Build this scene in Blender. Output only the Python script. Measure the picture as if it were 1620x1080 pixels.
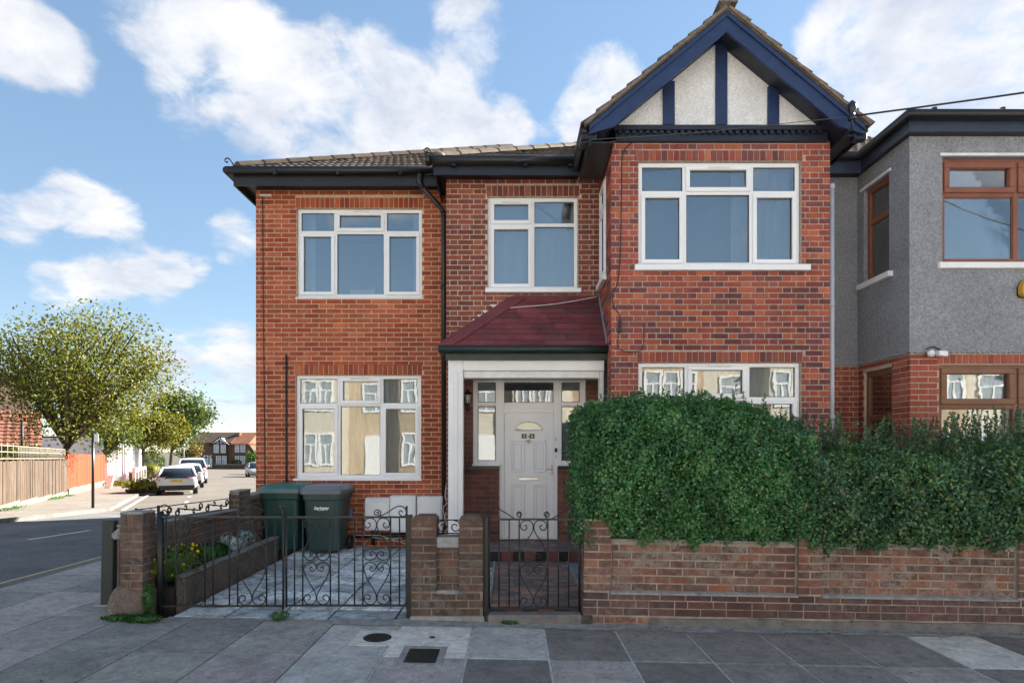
import bpy, bmesh, math, random
import numpy as np
from mathutils import Vector, Matrix

for _o in list(bpy.data.objects):
    bpy.data.objects.remove(_o)
random.seed(11)
rng = np.random.default_rng(11)
R = math.radians
S = bpy.context.scene
C = S.collection

# ------------------------------------------------------------------ camera, sky, sun, exposure
CAM_H = 1.58
FPX = 950.0                      # focal length in pixels of the 1620-pixel-wide photograph
cam_d = bpy.data.cameras.new('camera')
cam = bpy.data.objects.new('camera', cam_d)
C.objects.link(cam)
cam.location = (0, 0, CAM_H)
cam.rotation_euler = (R(90), 0, 0)
cam_d.sensor_width = 36
cam_d.lens = 36 * FPX / 1620
cam_d.shift_y = (710 - 540) / 1620
cam_d.clip_end = 4000
cam_d.clip_start = 0.05
S.camera = cam

SUN_AZ, SUN_EL = 50.0, 29.0      # azimuth measured from +Y towards +X
SKY_STRENGTH = 0.15
SUN_STRENGTH = 5.0
world = bpy.data.worlds.new('World')
S.world = world
world.use_nodes = True
wn = world.node_tree.nodes
wl = world.node_tree.links
wn.clear()


def wnode(t, **kw):
    n = wn.new(t)
    for k, v in kw.items():
        setattr(n, k, v)
    return n


def wmath(op, a, b=None, c=None, clamp=False):
    n = wn.new('ShaderNodeMath')
    n.operation = op
    n.use_clamp = clamp
    for i, q in enumerate((a, b, c)):
        if q is None:
            continue
        if isinstance(q, (int, float)):
            n.inputs[i].default_value = q
        else:
            wl.new(q, n.inputs[i])
    return n.outputs[0]


sky = wnode('ShaderNodeTexSky', sky_type='NISHITA')
sky.sun_disc = False
sky.sun_elevation = R(SUN_EL)
sky.sun_rotation = R(SUN_AZ)
sky.altitude = 30
sky.air_density = 0.9
sky.dust_density = 0.05
sky.ozone_density = 2.2
tc = wnode('ShaderNodeTexCoord')
sep = wnode('ShaderNodeSeparateXYZ')
wl.new(tc.outputs['Generated'], sep.inputs[0])
zz = wmath('ADD', wmath('MAXIMUM', sep.outputs[2], 0.0), 0.28)
comb = wnode('ShaderNodeCombineXYZ')
wl.new(wmath('DIVIDE', sep.outputs[0], zz), comb.inputs[0])
wl.new(wmath('DIVIDE', sep.outputs[1], zz), comb.inputs[1])
comb.inputs[2].default_value = 3.7


def wnoise(scale, detail, rough, lac=2.0, dist=0.0):
    n = wn.new('ShaderNodeTexNoise')
    n.inputs['Scale'].default_value = scale
    n.inputs['Detail'].default_value = detail
    n.inputs['Roughness'].default_value = rough
    n.inputs['Lacunarity'].default_value = lac
    n.inputs['Distortion'].default_value = dist
    wl.new(comb.outputs[0], n.inputs['Vector'])
    return n.outputs[0]


n_big = wnoise(2.2, 8, 0.60, dist=0.2)
n_fine = wnoise(8.0, 9, 0.62, dist=0.35)
n_shade = wnoise(5.0, 6, 0.6)
# where cumulus banks stand (bearing, height, size): positive builds cloud, negative opens blue
BANKS = [(250, 10, 80, .30), (350, 40, 80, .24), (440, 105, 90, .32), (470, 190, 120, .40), (560, 180, 120, .40), (660, 200, 110, .38), (760, 205, 85, .34),
         (560, 100, 90, .22), (680, 145, 70, .20), (745, 45, 75, .34), (830, 195, 55, .26), (950, 150, 85, .44), (910, 200, 55, .3),
         (1480, 60, 170, .42), (1340, 90, 100, .36), (1560, 130, 170, .42), (1400, 180, 110, .30), (30, 60, 62, .42), (90, 92, 55, .34),
         (15, 348, 50, .34), (105, 325, 54, .42), (180, 345, 50, .38), (85, 455, 44, .32), (165, 442, 50, .38), (245, 438, 52, .40), (300, 422, 36, .3), (290, 155, 60, .30), (370, 380, 50, .28),
         (330, 600, 120, .26), (230, 590, 90, .20), (390, 560, 70, .2)]
acc = None
for (px, py, rad, w) in BANKS:
    d = Vector(((px - 810) / FPX, 1.0, (710 - py) / FPX)).normalized()
    dn = wn.new('ShaderNodeVectorMath')
    dn.operation = 'DOT_PRODUCT'
    wl.new(tc.outputs['Generated'], dn.inputs[0])
    dn.inputs[1].default_value = d
    mr = wn.new('ShaderNodeMapRange')
    mr.interpolation_type = 'SMOOTHSTEP'
    mr.inputs['From Min'].default_value = math.cos(rad / FPX * 0.98)
    mr.inputs['From Max'].default_value = 1.0
    mr.inputs['To Min'].default_value = 0
    mr.inputs['To Max'].default_value = w
    wl.new(dn.outputs['Value'], mr.inputs['Value'])
    acc = mr.outputs[0] if acc is None else wmath('ADD', acc, mr.outputs[0])
# everywhere else the same kind of broken cumulus, from noise alone
n_field = wnoise(1.5, 3, 0.5)
fld = wn.new('ShaderNodeMapRange')
fld.inputs['From Min'].default_value = 0.47
fld.inputs['From Max'].default_value = 0.60
fld.inputs['To Max'].default_value = 0.34
wl.new(n_field, fld.inputs['Value'])
ahead = wn.new('ShaderNodeMapRange')
ahead.interpolation_type = 'SMOOTHSTEP'
ahead.inputs['From Min'].default_value = 0.45
ahead.inputs['From Max'].default_value = 0.75
ahead.inputs['To Min'].default_value = 1.0
ahead.inputs['To Max'].default_value = 0.0
wl.new(sep.outputs[1], ahead.inputs['Value'])
acc = wmath('ADD', acc, wmath('MULTIPLY', fld.outputs[0], ahead.outputs[0]))
acc = wmath('MINIMUM', acc, 0.42)
dens = wmath('ADD', acc, wmath('ADD', wmath('MULTIPLY', wmath('SUBTRACT', n_fine, 0.5), 0.75), wmath('MULTIPLY', wmath('SUBTRACT', n_big, 0.5), 0.55)))
mrc = wn.new('ShaderNodeMapRange')
mrc.interpolation_type = 'SMOOTHSTEP'
mrc.inputs['From Min'].default_value = 0.16
mrc.inputs['From Max'].default_value = 0.44
wl.new(dens, mrc.inputs['Value'])
cover = wmath('MULTIPLY', mrc.outputs[0], 0.95)
# the sky colour itself: a slightly richer blue than the raw model
hsv = wnode('ShaderNodeHueSaturation')
hsv.inputs['Saturation'].default_value = 1.32
hsv.inputs['Value'].default_value = 0.51
gam = wnode('ShaderNodeGamma')
gam.inputs['Gamma'].default_value = 0.55
wl.new(sky.outputs[0], gam.inputs['Color'])
wl.new(gam.outputs[0], hsv.inputs['Color'])
ccol = wnode('ShaderNodeMixRGB')
ccol.inputs[1].default_value = (0.88, 0.95, 1.10, 1)
ccol.inputs[2].default_value = (1.34, 1.34, 1.36, 1)
mrs = wn.new('ShaderNodeMapRange')
mrs.inputs['From Min'].default_value = 0.35
mrs.inputs['From Max'].default_value = 0.62
wl.new(n_shade, mrs.inputs['Value'])
wl.new(mrs.outputs[0], ccol.inputs[0])
mixc = wnode('ShaderNodeMixRGB')
wl.new(cover, mixc.inputs[0])
wl.new(hsv.outputs[0], mixc.inputs[1])
wl.new(ccol.outputs[0], mixc.inputs[2])
bg = wnode('ShaderNodeBackground')
bg.inputs['Strength'].default_value = SKY_STRENGTH
wl.new(mixc.outputs[0], bg.inputs['Color'])
wo = wnode('ShaderNodeOutputWorld')
wl.new(bg.outputs[0], wo.inputs['Surface'])

sun_d = bpy.data.lights.new('sun', 'SUN')
sun_d.energy = SUN_STRENGTH
sun_d.angle = R(0.5)
sun_d.color = (1.0, 0.95, 0.88)
sun = bpy.data.objects.new('sun', sun_d)
C.objects.link(sun)
sv = Vector((math.sin(R(SUN_AZ)) * math.cos(R(SUN_EL)), math.cos(R(SUN_AZ)) * math.cos(R(SUN_EL)), math.sin(R(SUN_EL))))
sun.rotation_euler = sv.to_track_quat('Z', 'Y').to_euler()
sun.location = (20, 20, 30)
S.view_settings.view_transform = 'Standard'
S.view_settings.look = 'None'
S.view_settings.exposure = 2.4
S.view_settings.gamma = 1.0
S.view_settings.use_curve_mapping = False
S.render.engine = 'CYCLES'
S.cycles.use_denoising = True
S.cycles.max_bounces = 7
S.cycles.transparent_max_bounces = 12
S.cycles.sample_clamp_indirect = 6

# ------------------------------------------------------------------ materials
MATS = {}


def lin(r, g, b):
    def f(c):
        c /= 255.0
        return c / 12.92 if c <= 0.04045 else ((c + 0.055) / 1.055) ** 2.4
    return (f(r), f(g), f(b), 1.0)


def c4(c):
    return (c[0], c[1], c[2], 1.0)


class NT:
    def __init__(self, name):
        self.m = bpy.data.materials.new(name)
        self.m.use_nodes = True
        self.n = self.m.node_tree.nodes
        self.l = self.m.node_tree.links
        self.b = self.n['Principled BSDF']
        self.out = self.n['Material Output']
        MATS[name] = self.m

    def new(self, t, **kw):
        n = self.n.new(t)
        for k, v in kw.items():
            setattr(n, k, v)
        return n

    def math(self, op, a, b=None, clamp=False):
        n = self.n.new('ShaderNodeMath')
        n.operation = op
        n.use_clamp = clamp
        for i, q in enumerate((a, b)):
            if q is None:
                continue
            if isinstance(q, (int, float)):
                n.inputs[i].default_value = q
            else:
                self.l.new(q, n.inputs[i])
        return n.outputs[0]

    def mix(self, f, a, b, mode='MIX'):
        n = self.n.new('ShaderNodeMixRGB')
        n.blend_type = mode
        for i, q in enumerate((f, a, b)):
            if isinstance(q, (int, float)):
                n.inputs[i].default_value = q
            elif isinstance(q, tuple):
                n.inputs[i].default_value = c4(q)
            else:
                self.l.new(q, n.inputs[i])
        return n.outputs[0]

    def ramp(self, f, stops, interp='LINEAR'):
        n = self.n.new('ShaderNodeValToRGB')
        n.color_ramp.interpolation = interp
        e = n.color_ramp.elements
        while len(e) < len(stops):
            e.new(0.5)
        for q, (p, col) in zip(e, stops):
            q.position = p
            q.color = c4(col)
        self.l.new(f, n.inputs[0])
        return n.outputs[0]

    def rnd(self):
        oi = self.new('ShaderNodeObjectInfo')
        ge = self.new('ShaderNodeNewGeometry')
        return self.math('FRACT', self.math('ADD', oi.outputs['Random'], ge.outputs['Random Per Island']))

    def noise(self, scale, detail=5, rough=0.55, vec=None, w=None, dist=0.0, stretch=None):
        n = self.new('ShaderNodeTexNoise')
        if w is not None:
            n.noise_dimensions = '4D'
            self.l.new(w, n.inputs['W'])
        n.inputs['Scale'].default_value = scale
        n.inputs['Detail'].default_value = detail
        n.inputs['Roughness'].default_value = rough
        n.inputs['Distortion'].default_value = dist
        if vec is None:
            vec = self.coord()
        if stretch:
            mp = self.new('ShaderNodeMapping')
            mp.inputs['Scale'].default_value = stretch
            self.l.new(vec, mp.inputs[0])
            vec = mp.outputs[0]
        self.l.new(vec, n.inputs['Vector'])
        return n.outputs[0]

    def coord(self, world=False):
        if world:
            g = self.new('ShaderNodeNewGeometry')
            return g.outputs['Position']
        t = self.new('ShaderNodeTexCoord')
        return t.outputs['Object']

    def color(self, c):
        if isinstance(c, tuple):
            self.b.inputs['Base Color'].default_value = c4(c)
        else:
            self.l.new(c, self.b.inputs['Base Color'])

    def rough(self, r):
        if isinstance(r, (int, float)):
            self.b.inputs['Roughness'].default_value = r
        else:
            self.l.new(r, self.b.inputs['Roughness'])

    def bump(self, h, strength=0.4, dist=0.01):
        n = self.new('ShaderNodeBump')
        n.inputs['Strength'].default_value = strength
        n.inputs['Distance'].default_value = dist
        self.l.new(h, n.inputs['Height'])
        self.l.new(n.outputs[0], self.b.inputs['Normal'])
        return n


def plain(name, c, rough=0.5, var=0.12, scale=6, bump=0.0, bscale=40, metal=0.0, spec=0.5, world=True):
    t = NT(name)
    v = t.coord(world)
    f = t.noise(scale, 5, 0.6, vec=v)
    a = tuple(x * (1 - var) for x in c[:3])
    b = tuple(min(1, x * (1 + var)) for x in c[:3])
    t.color(t.ramp(f, [(0.3, a), (0.7, b)]))
    t.rough(rough)
    t.b.inputs['Metallic'].default_value = metal
    t.b.inputs['Specular IOR Level'].default_value = spec
    if bump:
        t.bump(t.noise(bscale, 4, 0.6, vec=v), bump, 0.01)
    return t.m


def brick_mat(name, cols, grime=(0.05, 0.035, 0.03), g_amt=0.35, pale=None, p_amt=0.0, rough=0.85):
    t = NT(name)
    r = t.rnd()
    n = len(cols)
    base = t.ramp(r, [((i + 0.0) / n, c) for i, c in enumerate(cols)], 'CONSTANT')
    r2 = t.math('FRACT', t.math('MULTIPLY', r, 7.31))
    base = t.mix(1.0, base, t.ramp(r2, [(0, (0.80, 0.80, 0.80)), (1, (1.16, 1.14, 1.12))]), 'MULTIPLY')
    pos = t.coord(True)
    fine = t.noise(95, 5, 0.65, vec=pos)
    base = t.mix(1.0, base, t.ramp(fine, [(0.3, (0.78, 0.78, 0.78)), (0.72, (1.2, 1.18, 1.15))]), 'MULTIPLY')
    big = t.noise(.8, 5, .65, vec=pos)
    base = t.mix(1.0, base, t.ramp(big, [(.34, (.82, .81, .80)), (.66, (1.16, 1.15, 1.14))]), 'MULTIPLY')
    strk = t.noise(1.3, 6, .7, vec=pos, stretch=(5, 5, .5))
    base = t.mix(1.0, base, t.ramp(strk, [(.40, (.85, .85, .85)), (.58, (1.05, 1.05, 1.05))]), 'MULTIPLY')
    blot = t.noise(4.5, 6, 0.62, vec=pos)
    base = t.mix(t.math('MULTIPLY', t.ramp(blot, [(0.48, (0, 0, 0)), (0.74, (1, 1, 1))]), g_amt), base, grime)
    if pale:
        pn = t.noise(17, 6, 0.7, vec=pos)
        pm = t.noise(2.2, 3, 0.5, vec=pos)
        f = t.math('MULTIPLY', t.ramp(pn, [(0.42, (0, 0, 0)), (0.60, (1, 1, 1))]), t.ramp(pm, [(0.36, (0, 0, 0)), (0.60, (1, 1, 1))]))
        base = t.mix(t.math('MULTIPLY', f, p_amt), base, pale)
    t.color(base)
    t.rough(rough)
    t.b.inputs['Specular IOR Level'].default_value = 0.25
    t.bump(t.noise(130, 4, 0.7, vec=pos), 0.5, 0.004)
    return t.m


M_brick_new = brick_mat('brick_new', [(0.408, 0.098, 0.047), (0.353, 0.080, 0.040), (0.449, 0.114, 0.052), (0.320, 0.070, 0.037), (0.389, 0.105, 0.055), (0.476, 0.137, 0.066)], g_amt=.12)
M_brick_old = brick_mat('brick_old', [(0.274, 0.081, 0.054), (0.234, 0.071, 0.051), (0.315, 0.093, 0.058), (0.201, 0.068, 0.056), (0.288, 0.102, 0.069)], g_amt=.30)
M_brick_bay = brick_mat('brick_bay', [(0.390, 0.095, 0.060), (0.318, 0.080, 0.060), (0.213, 0.073, 0.070), (0.437, 0.116, 0.064), (0.266, 0.078, 0.067), (0.366, 0.109, 0.075), (0.183, 0.067, 0.070), (0.472, 0.139, 0.075)], g_amt=.16)
M_brick_wall = brick_mat('brick_wall', [(0.202, 0.091, 0.064), (0.167, 0.079, 0.060), (0.238, 0.102, 0.066), (0.152, 0.086, 0.066), (0.263, 0.104, 0.068), (0.132, 0.074, 0.062)], grime=(0.037, 0.030, 0.028), g_amt=.7, pale=(0.275, 0.241, 0.211), p_amt=.85)
M_brick_pier = brick_mat('brick_pier', [(0.122, 0.070, 0.052), (0.100, 0.058, 0.046), (0.140, 0.075, 0.054), (0.089, 0.062, 0.052)], grime=(0.030, 0.029, 0.025), g_amt=.55, pale=(0.213, 0.218, 0.201), p_amt=.5)
M_brick_plinth = brick_mat('brick_plinth', [(0.133, 0.065, 0.062), (0.111, 0.060, 0.059), (0.154, 0.076, 0.066), (0.098, 0.058, 0.056)], grime=(0.034, 0.031, 0.031), g_amt=.6, pale=(0.255, 0.238, 0.225), p_amt=.3)
M_brick_neigh = brick_mat('brick_neighbour', [(0.399, 0.103, 0.068), (0.338, 0.089, 0.062), (0.446, 0.124, 0.074), (0.362, 0.110, 0.080)], g_amt=.12)
M_brick_porch = brick_mat('brick_porch', [(.215, .098, .078), (.190, .088, .070), (.240, .110, .086)], g_amt=.15)
M_mortar_tan = plain('mortar_tan', (.60, .45, .30), .95, .25, 20, .4, 150)
M_mortar_pale = plain('mortar_pale', (.52, .43, .34), .95, .28, 20, .4, 150)
M_mortar_pier = plain('mortar_pier', (.185, .155, .125), .95, .4, 9, .5, 120)
M_mortar_bay = plain('mortar_bay', (.44, .36, .30), .95, .28, 20, .4, 150)
M_mortar_grey = plain('mortar_grey', (.30, .255, .21), .95, .4, 9, .5, 120)
M_mortar_red = plain('mortar_red', (.29, .17, .14), .9, .25, 20, .3, 150)
M_upvc = plain('white_upvc', (.87, .87, .87), .32, .03, 3)
M_white = plain('white_paint', (.84, .84, .83), .45, .05, 3, .06, 60)
M_white_old = plain('white_old', (.76, .75, .72), .6, .12, 8, .1, 60)
M_black = plain('black_plastic', (.015, .014, .013), .38, .2, 5)
M_black_iron = plain('black_iron', (.012, .014, .014), .45, .3, 60, .15, 120)
M_navy = plain('navy_paint', (.017, .036, .100), .42, .22, 9, .08, 40)
M_navy_dark = plain('navy_dark_paint', (.016, .020, .032), .42, .22, 9, .08, 40)
M_greenblack = plain('green_black_paint', (.010, .024, .020), .4, .25, 9)
M_lead = plain('lead', (.30, .31, .33), .5, .2, 12, .1, 40)
M_timber = plain('brown_timber', (.235, .082, .045), .45, .18, 4, .1, 60)
M_timber_dark = plain('tan_timber', (.215, .095, .045), .5, .18, 4, .1, 60)
M_cable_w = plain('cable_white', (.62, .60, .56), .5, .05)
M_cable_k = plain('cable_black', (.02, .02, .02), .6, .05)
M_steel = plain('steel', (.62, .60, .56), .3, .08, 20, metal=.85)
M_brass = plain('brass', (.60, .42, .17), .35, .1, 20, metal=.8)
M_concrete = plain('concrete', (.30, .29, .27), .9, .28, 7, .5, 60)
M_concrete_dark = plain('concrete_dark', (.16, .15, .14), .92, .35, 9, .5, 60)
M_cement = plain('cement', (.26, .26, .25), .92, .35, 14, .6, 50)
M_grey_pipe = plain('grey_pipe', (.42, .44, .48), .4, .08, 5)


def render_mat(name, c, size=70, strength=.9, dark=.55):
    t = NT(name)
    p = t.coord(True)
    v = t.new('ShaderNodeTexVoronoi')
    v.inputs['Scale'].default_value = size
    t.l.new(p, v.inputs['Vector'])
    n1 = t.noise(size * .6, 6, .7, vec=p)
    n2 = t.noise(1.6, 5, .6, vec=p)
    col = t.mix(1.0, c, t.ramp(n1, [(.36, (dark, dark, dark)), (.6, (1.12, 1.12, 1.12))]), 'MULTIPLY')
    col = t.mix(1.0, col, t.ramp(n2, [(.3, (.86, .86, .86)), (.7, (1.08, 1.08, 1.08))]), 'MULTIPLY')
    t.color(col)
    t.rough(.9)
    t.b.inputs['Specular IOR Level'].default_value = .2
    h = t.math('ADD', t.math('MULTIPLY', v.outputs['Distance'], -1.0), n1)
    t.bump(h, strength, .012)
    return t.m


M_rend_white = render_mat('white_roughcast', (.84, .83, .81), 75, .6, .84)
M_rend_grey = render_mat('grey_pebbledash', (.330, .338, .362), 62, .9, .66)


def glass_mat(name, refl=.42, warp=.0, wscale=2.5, tint=(.75, .8, .82)):
    t = NT(name)
    t.n.remove(t.b)
    tr = t.new('ShaderNodeBsdfTransparent')
    tr.inputs[0].default_value = c4(tint)
    gl = t.new('ShaderNodeBsdfGlossy')
    gl.inputs['Roughness'].default_value = .012
    gl.inputs['Color'].default_value = (.97, .95, .92, 1)
    fr = t.new('ShaderNodeFresnel')
    fr.inputs[0].default_value = 1.5
    f = t.math('MULTIPLY', fr.outputs[0], .8)
    f = t.math('ADD', f, refl, clamp=True)
    mx = t.new('ShaderNodeMixShader')
    t.l.new(f, mx.inputs[0])
    t.l.new(tr.outputs[0], mx.inputs[1])
    t.l.new(gl.outputs[0], mx.inputs[2])
    t.l.new(mx.outputs[0], t.out.inputs['Surface'])
    if warp:
        bn = t.new('ShaderNodeBump')
        bn.inputs['Strength'].default_value = warp
        bn.inputs['Distance'].default_value = .02
        t.l.new(t.noise(wscale, 2, .4, vec=t.coord(True), dist=.6), bn.inputs['Height'])
        t.l.new(bn.outputs[0], gl.inputs['Normal'])
    return t.m


M_glass = glass_mat('window_glass', .22, .03, 1.2)
M_glass_warp = glass_mat('window_glass_old', .075, .04, 2.4)
M_glass_n = glass_mat('window_glass_clear', .26, .04, 1.6)
M_frost = plain('frosted_pane', (.40, .46, .42), .25, .2, 30)
M_room = plain('room_wall', (.26, .27, .29), .9, .1, 2)
M_net = plain('net_curtain', (.58, .58, .56), .9, .06, 8)
M_blind = plain('pale_blind', (.55, .56, .57), .8, .05, 4)


def leaf_mat(name, cols, trans=.35, rough=.45, spec=.4, dead=0.0):
    t = NT(name)
    r = t.rnd()
    n = len(cols)
    base = t.ramp(r, [(i / max(1, n - 1), c) for i, c in enumerate(cols)])
    pn = t.noise(2.6, 4, .6, vec=t.coord(True))
    base = t.mix(1.0, base, t.ramp(pn, [(.32, (.62, .66, .72)), (.68, (1.40, 1.30, 1.10))]), 'MULTIPLY')
    if dead:
        r3 = t.math('FRACT', t.math('MULTIPLY', r, 53.7))
        base = t.mix(t.math('GREATER_THAN', r3, 1 - dead), base, (.16, .085, .03))
    t.color(base)
    t.rough(rough)
    t.b.inputs['Specular IOR Level'].default_value = spec
    tl = t.new('ShaderNodeBsdfTranslucent')
    t.l.new(t.mix(1.0, base, (1.2, 1.15, .6), 'MULTIPLY'), tl.inputs[0])
    mx = t.new('ShaderNodeMixShader')
    mx.inputs[0].default_value = trans
    t.l.new(t.b.outputs[0], mx.inputs[1])
    t.l.new(tl.outputs[0], mx.inputs[2])
    t.l.new(mx.outputs[0], t.out.inputs['Surface'])
    return t.m


M_hedge = leaf_mat('privet_leaves', [(0.037, 0.139, 0.053), (0.057, 0.190, 0.069), (0.079, 0.242, 0.085), (0.044, 0.162, 0.091), (0.156, 0.301, 0.094), (0.062, 0.208, 0.080)], .28, .34, .5, .012)
M_hedge2 = leaf_mat('privet_leaves_dark', [(0.034, 0.117, 0.066), (0.048, 0.154, 0.076), (0.075, 0.196, 0.091), (0.040, 0.136, 0.086), (0.188, 0.269, 0.076), (0.055, 0.168, 0.081)], .28, .34, .5, .012)
M_twig = plain('twigs', (.07, .05, .035), .9, .3, 20)
M_tree_a = leaf_mat('tree_leaves_olive', [(0.089, 0.110, 0.017), (0.129, 0.151, 0.023), (0.072, 0.097, 0.020), (0.171, 0.169, 0.025), (0.106, 0.127, 0.022)], .4, .5, .3)
M_tree_b = leaf_mat('tree_leaves_yellow', [(0.124, 0.142, 0.020), (0.180, 0.179, 0.023), (0.101, 0.125, 0.020), (0.225, 0.201, 0.027)], .4, .5, .3)
M_tree_c = leaf_mat('tree_leaves_green', [(0.042, 0.077, 0.021), (0.060, 0.101, 0.024), (0.089, 0.131, 0.029), (0.036, 0.065, 0.021)], .35, .5, .3)
M_shrub = leaf_mat('shrub_leaves', [(0.068, 0.149, 0.027), (0.101, 0.203, 0.032), (0.135, 0.236, 0.038)], .35, .5, .3)
M_autumn = leaf_mat('autumn_leaves', [(.110, .090, .018), (.170, .105, .020), (.080, .095, .020)], .35, .5, .3)
M_weed = leaf_mat('weed_leaves', [(.040, .150, .030), (.060, .190, .040), (.035, .120, .030)], .35, .5, .3)
M_silver = leaf_mat('silver_leaves', [(0.360, 0.456, 0.504), (0.480, 0.576, 0.624), (0.288, 0.396, 0.432)], .2, .6, .2)
M_petal = leaf_mat('yellow_petals', [(0.713, 0.575, 0.034), (0.805, 0.667, 0.057)], .3, .6, .2)
M_bark = plain('bark', (.075, .055, .040), .95, .35, 12, .8, 30)
M_soil = plain('soil', (.045, .034, .026), .95, .3, 12, .8, 30)

# ------------------------------------------------------------------ mesh helpers
def link(o, parent=None):
    C.objects.link(o)
    if parent is not None:
        o.parent = parent
    return o


def wloc(o):
    v = Vector((0, 0, 0))
    while o is not None:
        v = v + o.location
        o = o.parent
    return v


def thing(name, label, cat, loc=(0, 0, 0), group=None):
    o = bpy.data.objects.new(name, None)
    o.empty_display_size = .2
    o.location = loc
    o['label'] = label
    o['category'] = cat
    if group:
        o['group'] = group
    return link(o)


def tag(o, label, cat, group=None):
    o['label'] = label
    o['category'] = cat
    if group:
        o['group'] = group
    return o


class MB:
    def __init__(self):
        self.v = []
        self.f = []
        self.mi = []
        self.sm = []

    def add(self, vs, fs, mi=0, smooth=False):
        o = len(self.v)
        self.v += [tuple(p) for p in vs]
        for f in fs:
            self.f.append(tuple(i + o for i in f))
            self.mi.append(mi)
            self.sm.append(smooth)
        return self

    def quad(self, a, b, c, d, mi=0):
        return self.add([a, b, c, d], [(0, 1, 2, 3)], mi)

    def poly(self, pts, mi=0):
        return self.add(pts, [tuple(range(len(pts)))], mi)

    def box(self, x0, x1, y0, y1, z0, z1, mi=0):
        vs = [(x0, y0, z0), (x1, y0, z0), (x1, y1, z0), (x0, y1, z0), (x0, y0, z1), (x1, y0, z1), (x1, y1, z1), (x0, y1, z1)]
        return self.add(vs, [(0, 3, 2, 1), (4, 5, 6, 7), (0, 1, 5, 4), (1, 2, 6, 5), (2, 3, 7, 6), (3, 0, 4, 7)], mi)

    def hexa(self, p8, mi=0):
        return self.add(p8, [(0, 3, 2, 1), (4, 5, 6, 7), (0, 1, 5, 4), (1, 2, 6, 5), (2, 3, 7, 6), (3, 0, 4, 7)], mi)

    def prism(self, pts, off, mi=0):
        """closed polygon pts (3-D) pushed along off"""
        n = len(pts)
        off = Vector(off)
        vs = [Vector(p) for p in pts] + [Vector(p) + off for p in pts]
        fs = [tuple(range(n - 1, -1, -1)), tuple(range(n, 2 * n))]
        fs += [(i, (i + 1) % n, n + (i + 1) % n, n + i) for i in range(n)]
        return self.add(vs, fs, mi)

    def tube(self, pts, r, n=6, mi=0, closed=False, cap=True):
        pts = [Vector(p) for p in pts]
        m = len(pts)
        rr = r if isinstance(r, (list, tuple)) else [r] * m
        vs = []
        up = None
        for i, p in enumerate(pts):
            if closed:
                t = pts[(i + 1) % m] - pts[i - 1]
            else:
                t = pts[min(i + 1, m - 1)] - pts[max(i - 1, 0)]
            if t.length < 1e-9:
                t = Vector((0, 0, 1))
            t.normalize()
            if up is None:
                up = Vector((0, 0, 1)) if abs(t.z) < .9 else Vector((1, 0, 0))
            a = t.cross(up)
            if a.length < 1e-6:
                a = t.orthogonal()
            a.normalize()
            b = a.cross(t).normalized()
            up = b
            for k in range(n):
                q = 2 * math.pi * k / n
                vs.append(p + (a * math.cos(q) + b * math.sin(q)) * rr[i])
        fs = []
        for i in range(m if closed else m - 1):
            j = (i + 1) % m
            for k in range(n):
                l = (k + 1) % n
                fs.append((i * n + k, i * n + l, j * n + l, j * n + k))
        if cap and not closed:
            fs.append(tuple(range(n - 1, -1, -1)))
            fs.append(tuple((m - 1) * n + k for k in range(n)))
        return self.add(vs, fs, mi, True)

    def lathe(self, prof, cx, cy, n=16, mi=0):
        vs = []
        for (r, z) in prof:
            for k in range(n):
                q = 2 * math.pi * k / n
                vs.append((cx + r * math.cos(q), cy + r * math.sin(q), z))
        fs = []
        for i in range(len(prof) - 1):
            for k in range(n):
                l = (k + 1) % n
                fs.append((i * n + k, i * n + l, (i + 1) * n + l, (i + 1) * n + k))
        fs.append(tuple(range(n - 1, -1, -1)))
        fs.append(tuple((len(prof) - 1) * n + k for k in range(n)))
        return self.add(vs, fs, mi, True)

    def build(self, name, mat, parent=None, bevel=0.0, kind=None, label=None, seg=1, local=False, autos=True):
        me = bpy.data.meshes.new(name)
        off = wloc(parent) if (parent is not None and not local) else Vector((0, 0, 0))
        me.from_pydata([(x - off.x, y - off.y, z - off.z) for (x, y, z) in self.v], [], self.f)
        for m in (mat if isinstance(mat, (list, tuple)) else [mat]):
            me.materials.append(m)
        me.polygons.foreach_set('material_index', self.mi)
        me.polygons.foreach_set('use_smooth', self.sm)
        me.update()
        o = bpy.data.objects.new(name, me)
        link(o, parent)
        if bevel:
            b = o.modifiers.new('edge', 'BEVEL')
            b.width = bevel
            b.segments = seg
            b.limit_method = 'ANGLE'
            b.angle_limit = R(40)
        if kind:
            o['kind'] = kind
        if label:
            o['label'] = label
        return o


def cat(pts, sub=6, closed=False):
    """Catmull-Rom through points"""
    pts = [Vector(p) for p in pts]
    n = len(pts)
    out = []
    for i in range(n - 1):
        p0 = pts[max(i - 1, 0)]
        p1 = pts[i]
        p2 = pts[i + 1]
        p3 = pts[min(i + 2, n - 1)]
        for k in range(sub):
            t = k / sub
            out.append(.5 * ((2 * p1) + (p2 - p0) * t + (2 * p0 - 5 * p1 + 4 * p2 - p3) * t * t + (3 * p1 - p0 - 3 * p2 + p3) * t ** 3))
    out.append(pts[-1])
    return out


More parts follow.
